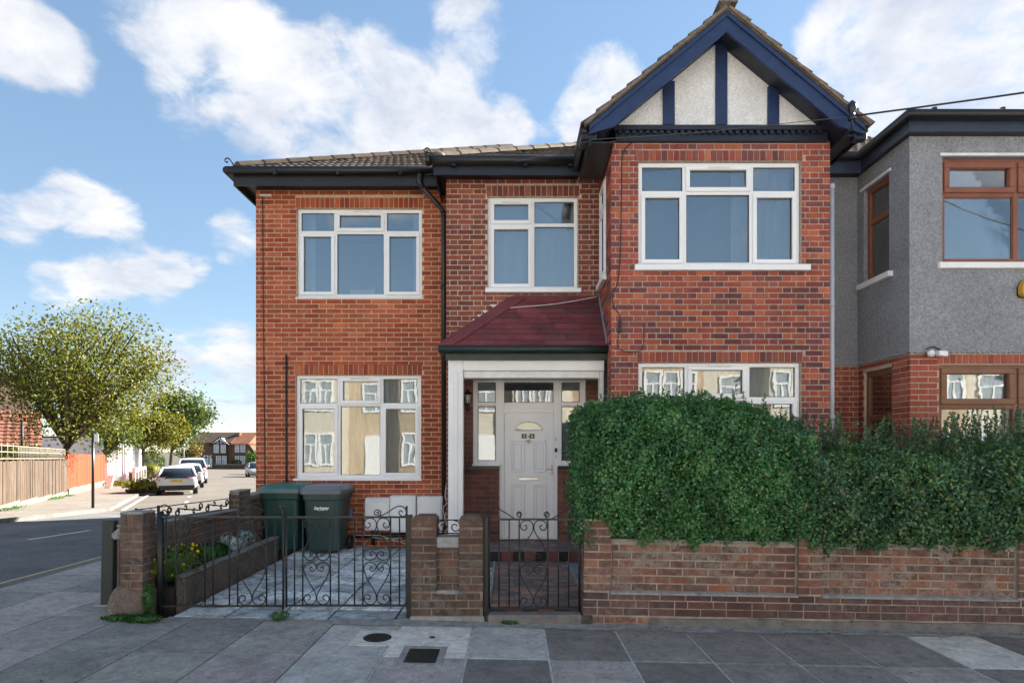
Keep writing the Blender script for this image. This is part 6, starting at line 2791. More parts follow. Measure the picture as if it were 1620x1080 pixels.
# service cable to the gable, with its insulator
ins = thing('cable_insulator', 'dark cable bracket with a stacked insulator on the right foot of the blue gable', 'bracket', (4.05, 7.0, ez))
ix, iy = X(1348, FPX / 6.98), 6.98
z0, z1 = Z(205, FPX / 6.98), Z(160, FPX / 6.98)
mb = MB()
mb.tube([(ix, iy, z0), (ix, iy, z1)], .016, 8)
mb.tube([(ix, iy, z0 + .02), (ix, GY + .05, z0 + .0)], .016, 8)
mb.build('pin', M_navy_dark, ins)
mb = MB()
mb.lathe([(.02, z0 + .10), (.042, z0 + .11), (.042, z0 + .15), (.026, z0 + .17), (.026, z0 + .20), (.044, z0 + .22), (.048, z0 + .29), (.02, z0 + .33)], ix, iy, 12)
mb.build('insulator', M_navy_dark, ins)
mb = MB()
E = Vector((9.5, 4.2, 5.16))
Sx = Vector((ix, iy, Z(184, FPX / iy)))
mb.tube([Sx + (E - Sx) * (k / 10) - Vector((0, 0, .10 * math.sin(math.pi * k / 10))) for k in range(11)], .010, 6)
o = mb.build('overhead_cable', M_cable_k)
tag(o, 'thick black overhead cable running up from the gable to the right', 'cable')
mb = MB()
q1 = Vector((ax - hw + .05, GY - .03, ez - .18))
q2 = Vector((X(674, 110), 8.55, Z(281, 110)))
mb.tube([Sx, (ax + .6, GY - .035, Z(199, GP)), (ax - .4, GY - .035, Z(213, GP)), q1, (.2, 7.95, Z(253, FPX / 7.95)), q2], .004, 5)
o = mb.build('thin_cable', plain('cable_grey', (.09, .09, .10), .6, .05))
tag(o, 'thin grey cable strung along the gable and gutters towards the left', 'cable')

# ================================================================== THE SIDE ROAD: FENCES
D0 = Vector((-14.2, 16.6, 0))
dB = Vector((-.47, .883, 0)).normalized()
fFen = Fr(D0, dB)


def fen_g(s):
    p = D0 + dB * s
    return gz(p.x, p.y)


def fence_wood(name, cols, pale, amt):
    t = NT(name)
    p = t.coord(True)
    r = t.rnd()
    base = t.ramp(r, [(i / (len(cols) - 1), c) for i, c in enumerate(cols)])
    g = t.noise(3.0, 7, .7, vec=p, stretch=(6, 6, .8))
    base = t.mix(1.0, base, t.ramp(g, [(.3, (.6,) * 3), (.7, (1.3,) * 3)]), 'MULTIPLY')
    f = t.noise(1.6, 7, .72, vec=p, stretch=(3, 3, .7))
    base = t.mix(t.math('MULTIPLY', t.ramp(f, [(.46, (0, 0, 0)), (.64, (1, 1, 1))]), amt), base, pale)
    t.color(base)
    t.rough(.85)
    t.bump(g, .5, .006)
    return t.m


M_fence_b = fence_wood('fence_brown', [(0.069, 0.038, 0.020), (0.050, 0.029, 0.015), (0.086, 0.051, 0.028), (0.060, 0.033, 0.016)], (0.125, 0.099, 0.069), .55)
M_fence_o = fence_wood('fence_orange', [(0.372, 0.040, 0.003), (0.320, 0.035, 0.003), (0.413, 0.047, 0.004)], (0.342, 0.045, 0.007), .3)
M_trellis = plain('trellis_wood', (0.272, 0.232, 0.176), .85, .2, 10)
M_plinth = plain('plinth_cream', (0.162, 0.139, 0.108), .9, .2, 3, .3, 30)


def top_b(s):
    return 1.25 - .013 * s


def top_o(s):
    return 1.36 - .0105 * (s - 10.4)


fb = thing('brown_fence', 'weathered brown board fence with peeling pale paint and a trellis on top', 'fence', (D0 + dB * 5)[:2] + (fen_g(5),))
s = -5.0
w = .155
while s < 10.35:
    mb = MB()
    a = random.uniform(-.012, .012)
    q = random.uniform(-.025, .025)
    fFen.box(mb, s + .004, s + w - .004, fen_g(s) + .10 + random.uniform(-.02, .03), top_b(s) + q, -.02 + a, .004 + a)
    mb.build('board', M_fence_b, fb)
    s += w
s = -5.0
while s < 10.35:
    mb = MB()
    e = min(s + 2.4, 10.35)
    fFen.box(mb, s, e, fen_g(s + 1) - .3, fen_g(s + 1) + .16, -.04, .03)
    mb.build('gravel_board', M_plinth, fb)
    mb = MB()
    fFen.box(mb, s - .05, s + .05, fen_g(s) - .3, top_b(s) - .05, -.13, -.03)
    mb.build('fence_post', M_fence_b, fb)
    s += 2.4
tr = thing('trellis', 'pale lattice trellis standing on top of the brown fence', 'trellis', (D0 + dB * 4)[:2] + (1.2,))
s = -5.0
while s < 10.3:
    mb = MB()
    hh = .46 if s > 2.1 else .52
    tilt = random.uniform(-.02, .02)
    a, b = fFen.p(s, top_b(s) - .02, -.06), fFen.p(s + tilt, top_b(s) + hh, -.06)
    mb.tube([a, b], .016, 4)
    mb.build('lath', M_trellis, tr)
    s += .20 if s > 2.1 else .62
for h in (.06, .26, .44):
    mb = MB()
    mb.tube([fFen.p(q, top_b(q) + h, -.045) for q in (-5, 0, 5, 10.2)], .016, 4)
    mb.build('rail', M_trellis, tr)
fo = thing('orange_fence', 'bright orange stained board fence on a cream plinth', 'fence', (D0 + dB * 16)[:2] + (fen_g(16),))
s = 10.45
w = .29
while s < 22.7:
    mb = MB()
    a = random.uniform(-.006, .006)
    step = 0.0 if s < 14.2 else (.05 if s < 18.4 else .10)
    fFen.box(mb, s + .004, s + w - .004, fen_g(s) + .22 + step, top_o(s) + random.uniform(-.01, .01), -.02 + a, .006 + a)
    mb.build('board', M_fence_o, fo)
    s += w
s = 10.45
while s < 22.6:
    mb = MB()
    fFen.box(mb, s, s + 2.03, fen_g(s + 1) - .4, fen_g(s + 1) + .30, -.06, .05)
    mb.build('plinth_block', M_plinth, fo)
    mb = MB()
    fFen.box(mb, s - .06, s + .06, fen_g(s) - .3, top_o(s) - .06, -.14, -.03)
    mb.build('fence_post', M_fence_o, fo)
    s += 2.03
# grass tufts at the foot of the fence
g_ = np.random.default_rng(50)
pp_ = []
for _ in range(1500):
    s = g_.uniform(-5, 10)
    n_ = abs(g_.normal(0, .16)) + .05
    if math.sin(s * 2.1) + math.sin(s * .9 + 1) > .3:
        p = fFen.p(s, 0, n_)
        pp_.append((p.x, p.y, gz(p.x, p.y) + g_.uniform(.0, .07)))
o = scatter_leaves('grass', np.array(pp_), .08, M_weed, None, .25, seed=51, kind='stuff')

A = ground(147, 803)
sg = thing('sign_post', 'slim black post with a small white parking plate, on the kerb by the fences', 'sign', (A[0], A[1], gz(A[0], A[1])))
zb_ = gz(A[0], A[1])
mb = MB()
mb.tube([(A[0], A[1], zb_ - .1), (A[0], A[1], zb_ + 2.2)], .04, 10)
mb.build('pole', M_black, sg)
mb = MB()
mb.box(A[0] + .03, A[0] + .17, A[1] - .012, A[1] + .0, zb_ + 1.96, zb_ + 2.19)
mb.build('plate', M_white, sg, .003)

# ================================================================== TREES AND SHRUBS
def tree(name, label, base, cz, rx, rz, ry, n, size, mat, seed, trunk_r=.16, limbs=15, group=None, lean=(0, 0), gap=.0, dens=.62):
    th = thing(name, label, 'tree', base, group)
    g = np.random.default_rng(seed)
    B = np.array(base)
    Cc = np.array([base[0] + lean[0], base[1] + lean[1], cz])
    fork = B + np.array([lean[0] * .3, lean[1] * .3, max(.5, (cz - rz - base[2]) + rz * .25)])
    mb = MB()
    mb.tube(cat([tuple(B - np.array([0, 0, .2])), tuple(B * .6 + fork * .4 + np.array([.05, .04, 0])), tuple(fork)], 4), [trunk_r * (1.15 - .5 * i / 8) for i in range(9)], 9)
    mb.build('trunk', M_bark, th)
    tips = []
    for i in range(limbs):
        a = 2 * math.pi * (i + g.uniform(-.3, .3)) / limbs * 2.4
        el = g.uniform(-.15, 1.0)
        d = np.array([math.cos(a) * math.sqrt(max(.05, 1 - el * el * .9)), math.sin(a) * math.sqrt(max(.05, 1 - el * el * .9)), el])
        tip = Cc + d * np.array([rx, ry, rz]) * g.uniform(.70, .98)
        mid = fork * .45 + tip * .55 + g.normal(0, .18, 3) * rx * .4 + np.array([0, 0, rz * .12])
        pts = cat([tuple(fork), tuple(mid), tuple(tip)], 5)
        r0 = trunk_r * .42
        mb = MB()
        mb.tube(pts, [r0 * (1 - .85 * k / (len(pts) - 1)) + .008 for k in range(len(pts))], 6)
        # side branches
        for j in range(7):
            k = int(g.integers(3, len(pts) - 1))
            q = np.array(pts[k])
            e = q + g.normal(0, 1, 3) * np.array([rx, ry, rz]) * .22 + np.array([0, 0, rz * .10])
            e = Cc + (e - Cc) * min(1.0, 1.02 / max(1e-3, np.linalg.norm((e - Cc) / np.array([rx, ry, rz]))))
            m_ = (q + e) / 2 + g.normal(0, .06, 3)
            mb.tube([tuple(q), tuple(m_), tuple(e)], [.022, .014, .007], 5)
            tips.append((e, .75))
            tips.append((m_, .5))
        tips.append((tip, .9))
        mb.build('limb', M_bark, th)
    # leaf sprays round the branch ends, thinner outwards
    P = []
    per = n // len(tips)
    for (c, q) in tips:
        m = int(per * g.uniform(.5, 1.5))
        sp = np.array([rx, ry, rz]) * g.uniform(.10, .22)
        v = g.normal(0, 1, (m, 3)) * sp
        P.append(c + v)
    P = np.concatenate(P)
    k = np.linalg.norm((P - Cc) / np.array([rx, ry, rz]), axis=1)
    P = P[k < 1.16 + g.normal(0, .05, len(P))]
    scatter_leaves('crown', P, size, mat, th, .6, seed=seed, kind=None, fold=.3)
    return th


def at(px, d):
    return (px - 810) / FPX * d


tree('street_tree', 'large olive green tree with a loose twiggy crown behind the board fences', (at(98, 28.5), 28.5, gz(-20, 28.5)), 4.30, 3.9, 3.5, 3.3, 25000, .14, M_tree_a, 61, .22, 20, lean=(2.5, -2.3))
tree('garden_tree', 'light yellow green tree behind the white houses, right of the largest tree', (at(226, 47), 47, gz(-27, 47)), 3.0, 3.2, 1.9, 2.6, 12000, .21, M_tree_b, 62, .14, 12)
tree('street_tree', 'darker green tree standing on the pavement above the parked white cars', (at(266, 50), 50, gz(-28, 50)), 3.6, 2.9, 2.8, 2.6, 6500, .24, M_tree_c, 63, .17, 13, lean=(1.0, 0))
tree('small_tree', 'small orange tinged tree beyond the row of parked cars', (at(301, 78), 78, gz(-41, 78)), .9, 1.7, 1.7, 1.6, 1500, .26, M_autumn, 64, .10, 8)
tree('small_tree', 'little green tree between the far houses at the end of the street', (at(399, 108), 108, gz(-46, 108)), .0, 1.1, 1.5, 1.1, 900, .3, M_shrub, 65, .08, 7)
tree('small_tree', 'dark leafy tree half hidden behind the orange fence', (at(150, 39), 39, gz(-25, 39)), 1.9, 3.0, 1.6, 1.4, 5200, .2, M_tree_c, 66, .10, 9)
tree('garden_tree', 'yellow green tree rising behind the trellis by the red tiled roof', (at(22, 28), 28, gz(-23, 28)), 1.1, 1.8, .9, .9, 1300, .16, M_tree_b, 67, .08, 8)


def bush(label, c, r, n, size, mat, seed, name='bush'):
    th = thing(name, label, 'bush', c)
    g = np.random.default_rng(seed)
    q = g.normal(size=(n, 3))
    q /= np.linalg.norm(q, axis=1)[:, None]
    rad = 1 - np.abs(g.normal(0, .14, n))
    lump = 1 + .13 * np.sin(q[:, 0] * 5 + seed) * np.cos(q[:, 2] * 4 + seed)
    p = q * (rad * lump)[:, None] * np.array(r) + np.array(c) + np.array([0, 0, r[2]])
    p = p[p[:, 2] > c[2]]
    scatter_leaves('foliage', p, size, mat, th, .6, seed=seed)
    mb = MB()
    for k in range(6):
        mb.tube([(c[0], c[1], c[2]), tuple(p[k * 11])], .02, 5)
    mb.build('stem', M_twig, th)
    return th


bush('bright yellow green clipped hedge on the pavement beyond the orange fence', (at(237, 50), 50, gz(-30, 50)), (.85, 1.2, .62), 2200, .13, M_tree_b, 71, 'front_hedge')
bush('round dark green bush standing behind the bright clipped hedge', (at(241, 54), 54, gz(-32, 54) + .6), (1.1, 1.0, .85), 2000, .15, M_tree_c, 72)
bush('dark low bush at the end of the white porch wall', (at(217, 46), 46, gz(-28, 46)), (.5, .7, .5), 1200, .13, M_tree_c, 73)
bush('straggly yellow weeds at the foot of the orange fence end', (at(188, 36), 36, gz(-23, 36)), (.9, .4, .15), 700, .10, M_tree_b, 74, 'weed_patch')
A = ground(222, 780)
pl = thing('planter', 'low dark kerbside trough filled with a spreading green plant', 'planter', (A[0], A[1], gz(A[0], A[1])))
mb = MB()
c = (A[0], A[1] + .4, gz(A[0], A[1]))
mb.hexa([(c[0] - .65, c[1] - .3, c[2]), (c[0] + .65, c[1] - .3, c[2]), (c[0] + .65, c[1] + .4, c[2]), (c[0] - .65, c[1] + .4, c[2]),
         (c[0] - .8, c[1] - .35, c[2] + .17), (c[0] + .8, c[1] - .35, c[2] + .17), (c[0] + .8, c[1] + .45, c[2] + .17), (c[0] - .8, c[1] + .45, c[2] + .17)])
mb.build('trough', plain('dark_slate_plastic', (.02, .025, .035), .5, .2), pl, .02)
g = np.random.default_rng(75)
v = g.normal(size=(1500, 3)) * np.array([.42, .26, .13])
scatter_leaves('plant', v + np.array([c[0] - .10, c[1], c[2] + .36]), .14, M_tree_b, pl, .5, seed=75)

# ================================================================== BACKGROUND HOUSES
M_brown_brick = brick_mat('brown_brick', [(0.170, 0.098, 0.064), (0.136, 0.081, 0.055)], g_amt=.3)
M_roof_red = brick_mat('red_roof_tiles', [(0.223, 0.093, 0.060), (0.192, 0.079, 0.052), (0.250, 0.110, 0.072)], grime=(0.067, 0.048, 0.043), g_amt=.3, rough=.7)
M_roof_brown = brick_mat('brown_roof', [(.115, .072, .052), (.10, .062, .046)], g_amt=.4, rough=.8)
M_roof_orange = brick_mat('orange_roof', [(0.264, 0.114, 0.060), (0.240, 0.099, 0.054)], g_amt=.25, rough=.8)
M_red_door = plain('red_door', (.30, .03, .03), .4, .1)
M_blue_door = plain('pale_blue_door', (.42, .52, .62), .4, .1)
M_dark_glass = plain('far_window_glass', (.32, .36, .38), .08, .2, 2)

bun = thing('bungalow', 'bungalow with a bright red pantiled roof behind the trellis', 'house', (at(66, 30), 30.0, 1.70))
e0 = Vector((at(66, 30), 30.0, 1.70))
pitch = R(34)
sdir = Vector((0, math.cos(pitch), math.sin(pitch)))
rt = tile_mesh(.30, .33, 1, .025, .03, M_roof_red)
items = []
k = 0
L = 3.3
s = 0
while s < L:
    u = 0
    while u < 8.5:
        items.append((basis((1, 0, 0), sdir, e0 + Vector((-u - .15, 0, 0)) + sdir * s) @ Matrix.Translation((0, 0, random.uniform(0, .006))), rt))
        u += .30
    s += .33
emit_pieces(bun, items, 200, 'roof_tile', 'roof_tiling')
mb = MB()
top = e0 + sdir * L
mb.poly([e0, top, top + Vector((-9, 0, 0)), e0 + Vector((-9, 0, 0))])
mb.poly([top, top + Vector((0, 2.7, -1.84)), top + Vector((-9, 2.7, -1.84)), top + Vector((-9, 0, 0))])
mb.poly([e0, top + Vector((0, 2.7, -1.84)), top])
mb.build('roof', M_roof_red, bun)
mb = MB()
mb.box(e0.x - 8.8, e0.x - .15, e0.y + .25, e0.y + 5.2, -1, 1.66)
mb.build('wall', M_brown_brick, bun)
bun.rotation_euler = (0, 0, R(38))
mb = MB()
mb.tube([(at(35, 29), 29, 1.2), (at(35, 29), 29, 2.9)], .06, 8)
o = mb.build('garden_pole', M_cable_k)
tag(o, 'thin dark pole standing in front of the red pantiled roof', 'pole')

bh = thing('brown_house', 'dark brown building rising behind the red pantiled roof', 'house', (at(41, 46), 46, gz(-38, 46)))
xr = at(41, 46)
mb = MB()
mb.box(xr - 14, xr, 46, 54, -1.5, 4.2)
mb.build('wall', M_brown_brick, bh)
mb = MB()
mb.prism([(xr + .3, 45.6, 4.2), (xr + .3, 50, 7.6), (xr + .3, 54.4, 4.2)], (-14.6, 0, 0))
mb.build('roof', M_roof_brown, bh)
mb = MB()
mb.box(xr + .302, xr + .36, 45.6, 45.9, 4.0, 7.4)
mb.build('downpipe', M_white_old, bh)
bh.rotation_euler = (0, 0, R(38))


def simple_window(parent, fr, u0, u1, v0, v1, n=.0, bars=True, mf=M_white, mg=M_dark_glass):
    mb = MB()
    fr.ring(mb, u0, u1, v0, v1, .09, n, n + .06)
    if bars:
        fr.box(mb, u0 + .09, u1 - .09, (v0 * .35 + v1 * .65) - .035, (v0 * .35 + v1 * .65) + .035, n, n + .05)
        fr.box(mb, (u0 + u1) / 2 - .035, (u0 + u1) / 2 + .035, v0 + .09, (v0 * .35 + v1 * .65) - .036, n, n + .05)
    w = mb.build('window', mf, parent)
    mb = MB()
    fr.box(mb, u0 + .085, u1 - .085, v0 + .085, v1 - .085, n, n + .02)
    mb.build('pane', mg, w)
    return w


# white bay-fronted houses along the side road
fRow = Fr(D0, dB)
for i, (s0, s1, lab) in enumerate(((24.5, 30.0, 'white fronted house with a red door just beyond the orange fence'), (30.3, 36.5, 'white fronted house with slim white porch posts, second beyond the orange fence'), (36.8, 44.0, 'pale house half hidden by trees, third beyond the orange fence'))):
    p = fRow.p((s0 + s1) / 2, 0, -3)
    zg = gz(p.x, p.y)
    h = thing('white_house', lab, 'house', (p.x, p.y, zg))
    mb = MB()
    fRow.box(mb, s0, s1, zg - .5, zg + 2.95, -4, -.3)
    mb.build('wall', M_white if i < 2 else M_white_old, h)
    mb = MB()
    fRow.box(mb, s0 + 2.0, s1 - .4, zg - .3, zg + 2.6, -.29, .35)
    mb.build('bay', M_white, h)
    simple_window(h, fRow, s0 + 2.2, s0 + 3.2, zg + .9, zg + 2.4, .35)
    simple_window(h, fRow, s0 + 3.35, s0 + 4.35, zg + .9, zg + 2.4, .35)
    mb = MB()
    fRow.box(mb, s0 + .45, s0 + 1.45, zg + .1, zg + 2.25, -.3, -.22)
    mb.build('door', M_red_door if i == 0 else M_blue_door, h)
    mb = MB()
    fRow.box(mb, s0, s1, zg + 2.96, zg + 3.05, -4, .4)
    mb.build('roof', M_roof_brown, h)
    for k in range(5):
        mb = MB()
        q = s0 + .2 + k * 1.35
        fRow.box(mb, q - .06, q + .06, zg, zg + 2.6, .7, .82)
        mb.build('porch_post', M_white, h)
lw_ = thing('porch_wall', 'low brown brick wall with a white top rail and white posts beyond the orange fence', 'garden wall', fRow.p(29, gz(-27, 42), -.3)[:])
zg = lambda s: gz(*fRow.p(s, 0, 0)[:2])
mb = MB()
fRow.box(mb, 23.4, 33.5, zg(28) - .6, zg(28) + .80, 1.2, 1.45)
mb.build('brickwork', M_brown_brick, lw_)
mb = MB()
fRow.box(mb, 23.3, 33.6, zg(28) + .802, zg(28) + .90, 1.15, 1.5)
mb.build('top_rail', M_white, lw_)
for k in range(5):
    mb = MB()
    q = 23.4 + k * 2.5
    fRow.box(mb, q - .09, q + .09, zg(q) - .5, zg(q) + 1.05, 1.38, 1.56)
    mb.build('post', M_white, lw_)
mb = MB()
A = ground(168, 772)
mb.hexa([(A[0] - .12, A[1], A[2]), (A[0] + .18, A[1] + .1, A[2]), (A[0] + .18, A[1] + .2, A[2]), (A[0] - .12, A[1] + .1, A[2]),
         (A[0] + .02, A[1] + .1, A[2] + .72), (A[0] + .30, A[1] + .2, A[2] + .72), (A[0] + .30, A[1] + .26, A[2] + .72), (A[0] + .02, A[1] + .16, A[2] + .72)])
o = mb.build('leaning_board', M_white, None, .01)
tag(o, 'white board leaning at the end of the orange fence', 'board')

# end of the street
FY = 116.0
fq = FPX / FY
fE = Fr((0, FY, 0), (1, 0, 0))
zE = gz(-50, FY)


def px_r(x0, x1, y0, y1, q=fq):
    return rect_px(x0, x1, y0, y1, q)


ha = thing('gabled_house', 'brown far house with a white timbered gable at the end of the street', 'house', (at(345, FY), FY, zE))
r = px_r(300, 366, 700, 742)
mb = MB()
fE.box(mb, r[0], r[1], zE - .6, r[3], -8, 0)
mb.build('wall', M_brown_brick, ha)
mb = MB()
rz = Z(686, fq)
mb.prism([(r[0] - .3, FY - .4, r[3]), (r[0] - .3, FY + 4, rz + .4), (r[0] - .3, FY + 8.4, r[3])], (r[1] - r[0] + .3, 0, 0))
mb.build('roof', M_roof_brown, ha)
gb = px_r(336, 362, 700, 742)
gm = (gb[0] + gb[1]) / 2
mb = MB()
fE.box(mb, gb[0] + .2, gb[1] - .2, zE - .5, Z(702, fq), 0, .5)
mb.build('bay', M_brown_brick, ha)
mb = MB()
mb.prism([(gb[0], FY - .5, Z(702, fq)), (gb[1], FY - .5, Z(702, fq)), (gm, FY - .5, Z(692.5, fq))], (0, 3, 0))
mb.build('gable', M_white, ha)
for (a, b) in (((gb[0] - .3, Z(704, fq)), (gm, Z(691, fq))), ((gb[1] + .3, Z(704, fq)), (gm, Z(691, fq))), ((gm, Z(702, fq)), (gm, Z(693, fq))), ((gb[0] + .5, Z(702, fq)), (gm, Z(697, fq))), ((gb[1] - .5, Z(702, fq)), (gm, Z(697, fq))), ((gb[0], Z(702, fq)), (gb[1], Z(702, fq)))):
    mb = MB()
    mb.tube([(a[0], FY - .56, a[1]), (b[0], FY - .56, b[1])], .11, 4)
    mb.build('timber', M_navy_dark, ha)
for (x0, x1, y0, y1) in ((340.5, 348, 703, 716), (351.5, 359, 703, 716), (344, 351.5, 721, 735), (353.5, 360.5, 721, 735)):
    rr = px_r(x0, x1, y0, y1)
    simple_window(ha, fE, rr[0], rr[1], rr[2], rr[3], .5)
rr = px_r(310, 318, 720, 735)
simple_window(ha, fE, rr[0], rr[1], rr[2], rr[3], 0)
for (x0, x1, mm) in ((332, 340, M_white), (322.5, 330, M_blue_door)):
    mb = MB()
    rr = px_r(x0, x1, 720, 739)
    fE.ring(mb, rr[0], rr[1], rr[2], rr[3], .15, .0, .15)
    d = mb.build('door_surround', M_white, ha)
    mb = MB()
    fE.box(mb, rr[0] + .15, rr[1] - .15, rr[2] + .02, rr[3] - .5, .0, .08)
    mb.build('door', mm, d)
hb = thing('orange_roofed_house', 'far brown house with a bright orange roof beside the timbered gable house', 'house', (at(379, FY), FY, zE))
r = px_r(366.3, 393, 702, 742)
mb = MB()
fE.box(mb, r[0], r[1], zE - .6, r[3], -8, 0)
mb.build('wall', M_brown_brick, hb)
mb = MB()
mb.prism([(r[0], FY - .4, r[3]), (r[0], FY + 4, Z(683, fq)), (r[0], FY + 8.4, r[3])], (r[1] - r[0] + .2, 0, 0))
mb.build('roof', M_roof_orange, hb)
for (x0, x1, y0, y1) in ((372, 378.5, 703.5, 715), (380.5, 388, 703.5, 715), (372, 378.5, 721, 733), (380.5, 388, 721, 733)):
    rr = px_r(x0, x1, y0, y1)
    simple_window(hb, fE, rr[0], rr[1], rr[2], rr[3], 0)
mb = MB()
rr = px_r(366.5, 369, 688, 700)
mb.box(rr[0] - .5, rr[0] + .4, FY + 2.5, FY + 4.5, Z(700, fq), Z(684, fq))
mb.build('chimney', M_brown_brick, hb)
fw_ = thing('far_garden_wall', 'low brick garden wall in front of the far houses at the end of the street', 'garden wall', (at(365, FY - 4), FY - 4, zE))
mb = MB()
rr = rect_px(340, 393, 735, 741, FPX / (FY - 4))
mb.box(rr[0], rr[1], FY - 4, FY - 3.75, zE - .4, rr[3])
mb.build('brickwork', M_brown_brick, fw_)
mb = MB()
mb.box(rr[0] - .05, rr[1] + .05, FY - 4.06, FY - 3.7, rr[3] + .002, rr[3] + .12)
mb.build('coping', M_concrete, fw_)
bush('golden bush over the far garden wall', (at(374, FY - 3), FY - 3, zE + .4), (1.0, .5, .7), 500, .25, M_autumn, 77)
FY2 = 165.0
hc = thing('distant_house', 'grey brown distant terrace seen between the far houses and our wall', 'house', (at(405, FY2), FY2, gz(-70, FY2)))
q2 = FPX / FY2
fE2 = Fr((0, FY2, 0), (1, 0, 0))
r = rect_px(388, 425, 710, 742, q2)
mb = MB()
fE2.box(mb, r[0], r[1], gz(-70, FY2) - 1, r[3], -8, 0)
mb.build('wall', M_brown_brick, hc)
mb = MB()
mb.prism([(r[0], FY2 - .4, r[3]), (r[0], FY2 + 4, Z(697, q2)), (r[0], FY2 + 8.4, r[3])], (r[1] - r[0], 0, 0))
mb.build('roof', M_roof_brown, hc)
for (x0, x1, y0, y1) in ((398.5, 402.5, 711, 718), (404.5, 409, 711, 718), (399, 403, 722, 730), (405, 409, 722, 730)):
    rr = rect_px(x0, x1, y0, y1, q2)
    simple_window(hc, fE2, rr[0], rr[1], rr[2], rr[3], 0)
# the terrace goes on to the right, behind our house
for k, (lab, mw, mr) in enumerate((('far brown terraced house, first to the right of the gap at the street end', M_brown_brick, M_roof_brown), ('far white fronted terraced house, second to the right of the gap', M_white_old, M_roof_brown),
                                   ('far brown terraced house with an orange roof, third to the right of the gap', M_brown_brick, M_roof_orange), ('far white fronted terraced house, fourth to the right of the gap', M_white_old, M_roof_orange),
                                   ('far brown terraced house, last of the row at the street end', M_brown_brick, M_roof_brown))):
    u0 = -46.5 + k * 6.2
    zk = gz(u0, FY)
    h = thing('far_house', lab, 'house', (u0 + 3, FY, zk))
    mb = MB()
    fE.box(mb, u0, u0 + 6.15, zk - .6, zk + 5.2, -8, 0)
    mb.build('wall', mw, h)
    mb = MB()
    mb.prism([(u0 - .02, FY - .4, zk + 5.2), (u0 - .02, FY + 4, zk + 7.8), (u0 - .02, FY + 8.4, zk + 5.2)], (6.18, 0, 0))
    mb.build('roof', mr, h)
    for (a, b) in ((.5, 1.0), (3.4, 1.0), (.5, 3.5), (3.4, 3.5)):
        simple_window(h, fE, u0 + a, u0 + a + 1.9, zk + b, zk + b + 1.4, 0)
lp = thing('lamp_column', 'slim grey street lamp column beyond the parked cars', 'street lamp', (at(291, 62), 62, gz(-33, 62)))
zz_ = gz(-33, 62)
mb = MB()
mb.tube([(at(291, 62), 62, zz_ - .2), (at(291, 62), 62, zz_ + 1.2)], .09, 8)
mb.tube([(at(291, 62), 62, zz_ + 1.2), (at(291, 62), 62, zz_ + 4.2)], .05, 8)
mb.build('pole', M_grey_pipe, lp)
mb = MB()
mb.box(at(291, 62) - .1, at(291, 62) + .5, 61.9, 62.1, zz_ + 4.2, zz_ + 4.3)
mb.build('lamp_head', M_grey_pipe, lp)
th = None

# ================================================================== PARKED CARS
M_car_white = plain('car_white', (0.510, 0.510, 0.518), .18, .02, 2)
M_car_dark = plain('car_dark', (.016, .018, .024), .15, .1, 2)
M_car_silver = plain('car_silver', (.34, .35, .36), .22, .05, 2, metal=.4)
M_car_glass = plain('car_glass', (.012, .016, .024), .05, .1)
M_tail = plain('tail_lamp', (.42, .02, .015), .15, .1)
M_rubber = plain('tyre_rubber', (.014, .014, .015), .8, .1)
M_plate = plain('plate_yellow', (.72, .50, .03), .5, .05)


def loft(secs, cap=True, mb=None, mi=0):
    """secs: list of (y, [(x, z) ...] right half from bottom centre to top centre)"""
    mb = mb or MB()
    rings = []
    for y, h in secs:
        ring = [(x, y, z) for x, z in h] + [(-x, y, z) for x, z in reversed(h) if x > 1e-6]
        rings.append(ring)
    n = len(rings[0])
    vs = [p for r in rings for p in r]
    fs = []
    for i in range(len(rings) - 1):
        for k in range(n):
            l = (k + 1) % n
            fs.append((i * n + k, i * n + l, (i + 1) * n + l, (i + 1) * n + k))
    if cap:
        fs.append(tuple(range(n - 1, -1, -1)))
        fs.append(tuple((len(rings) - 1) * n + k for k in range(n)))
    mb.add(vs, fs, mi, True)
    return mb


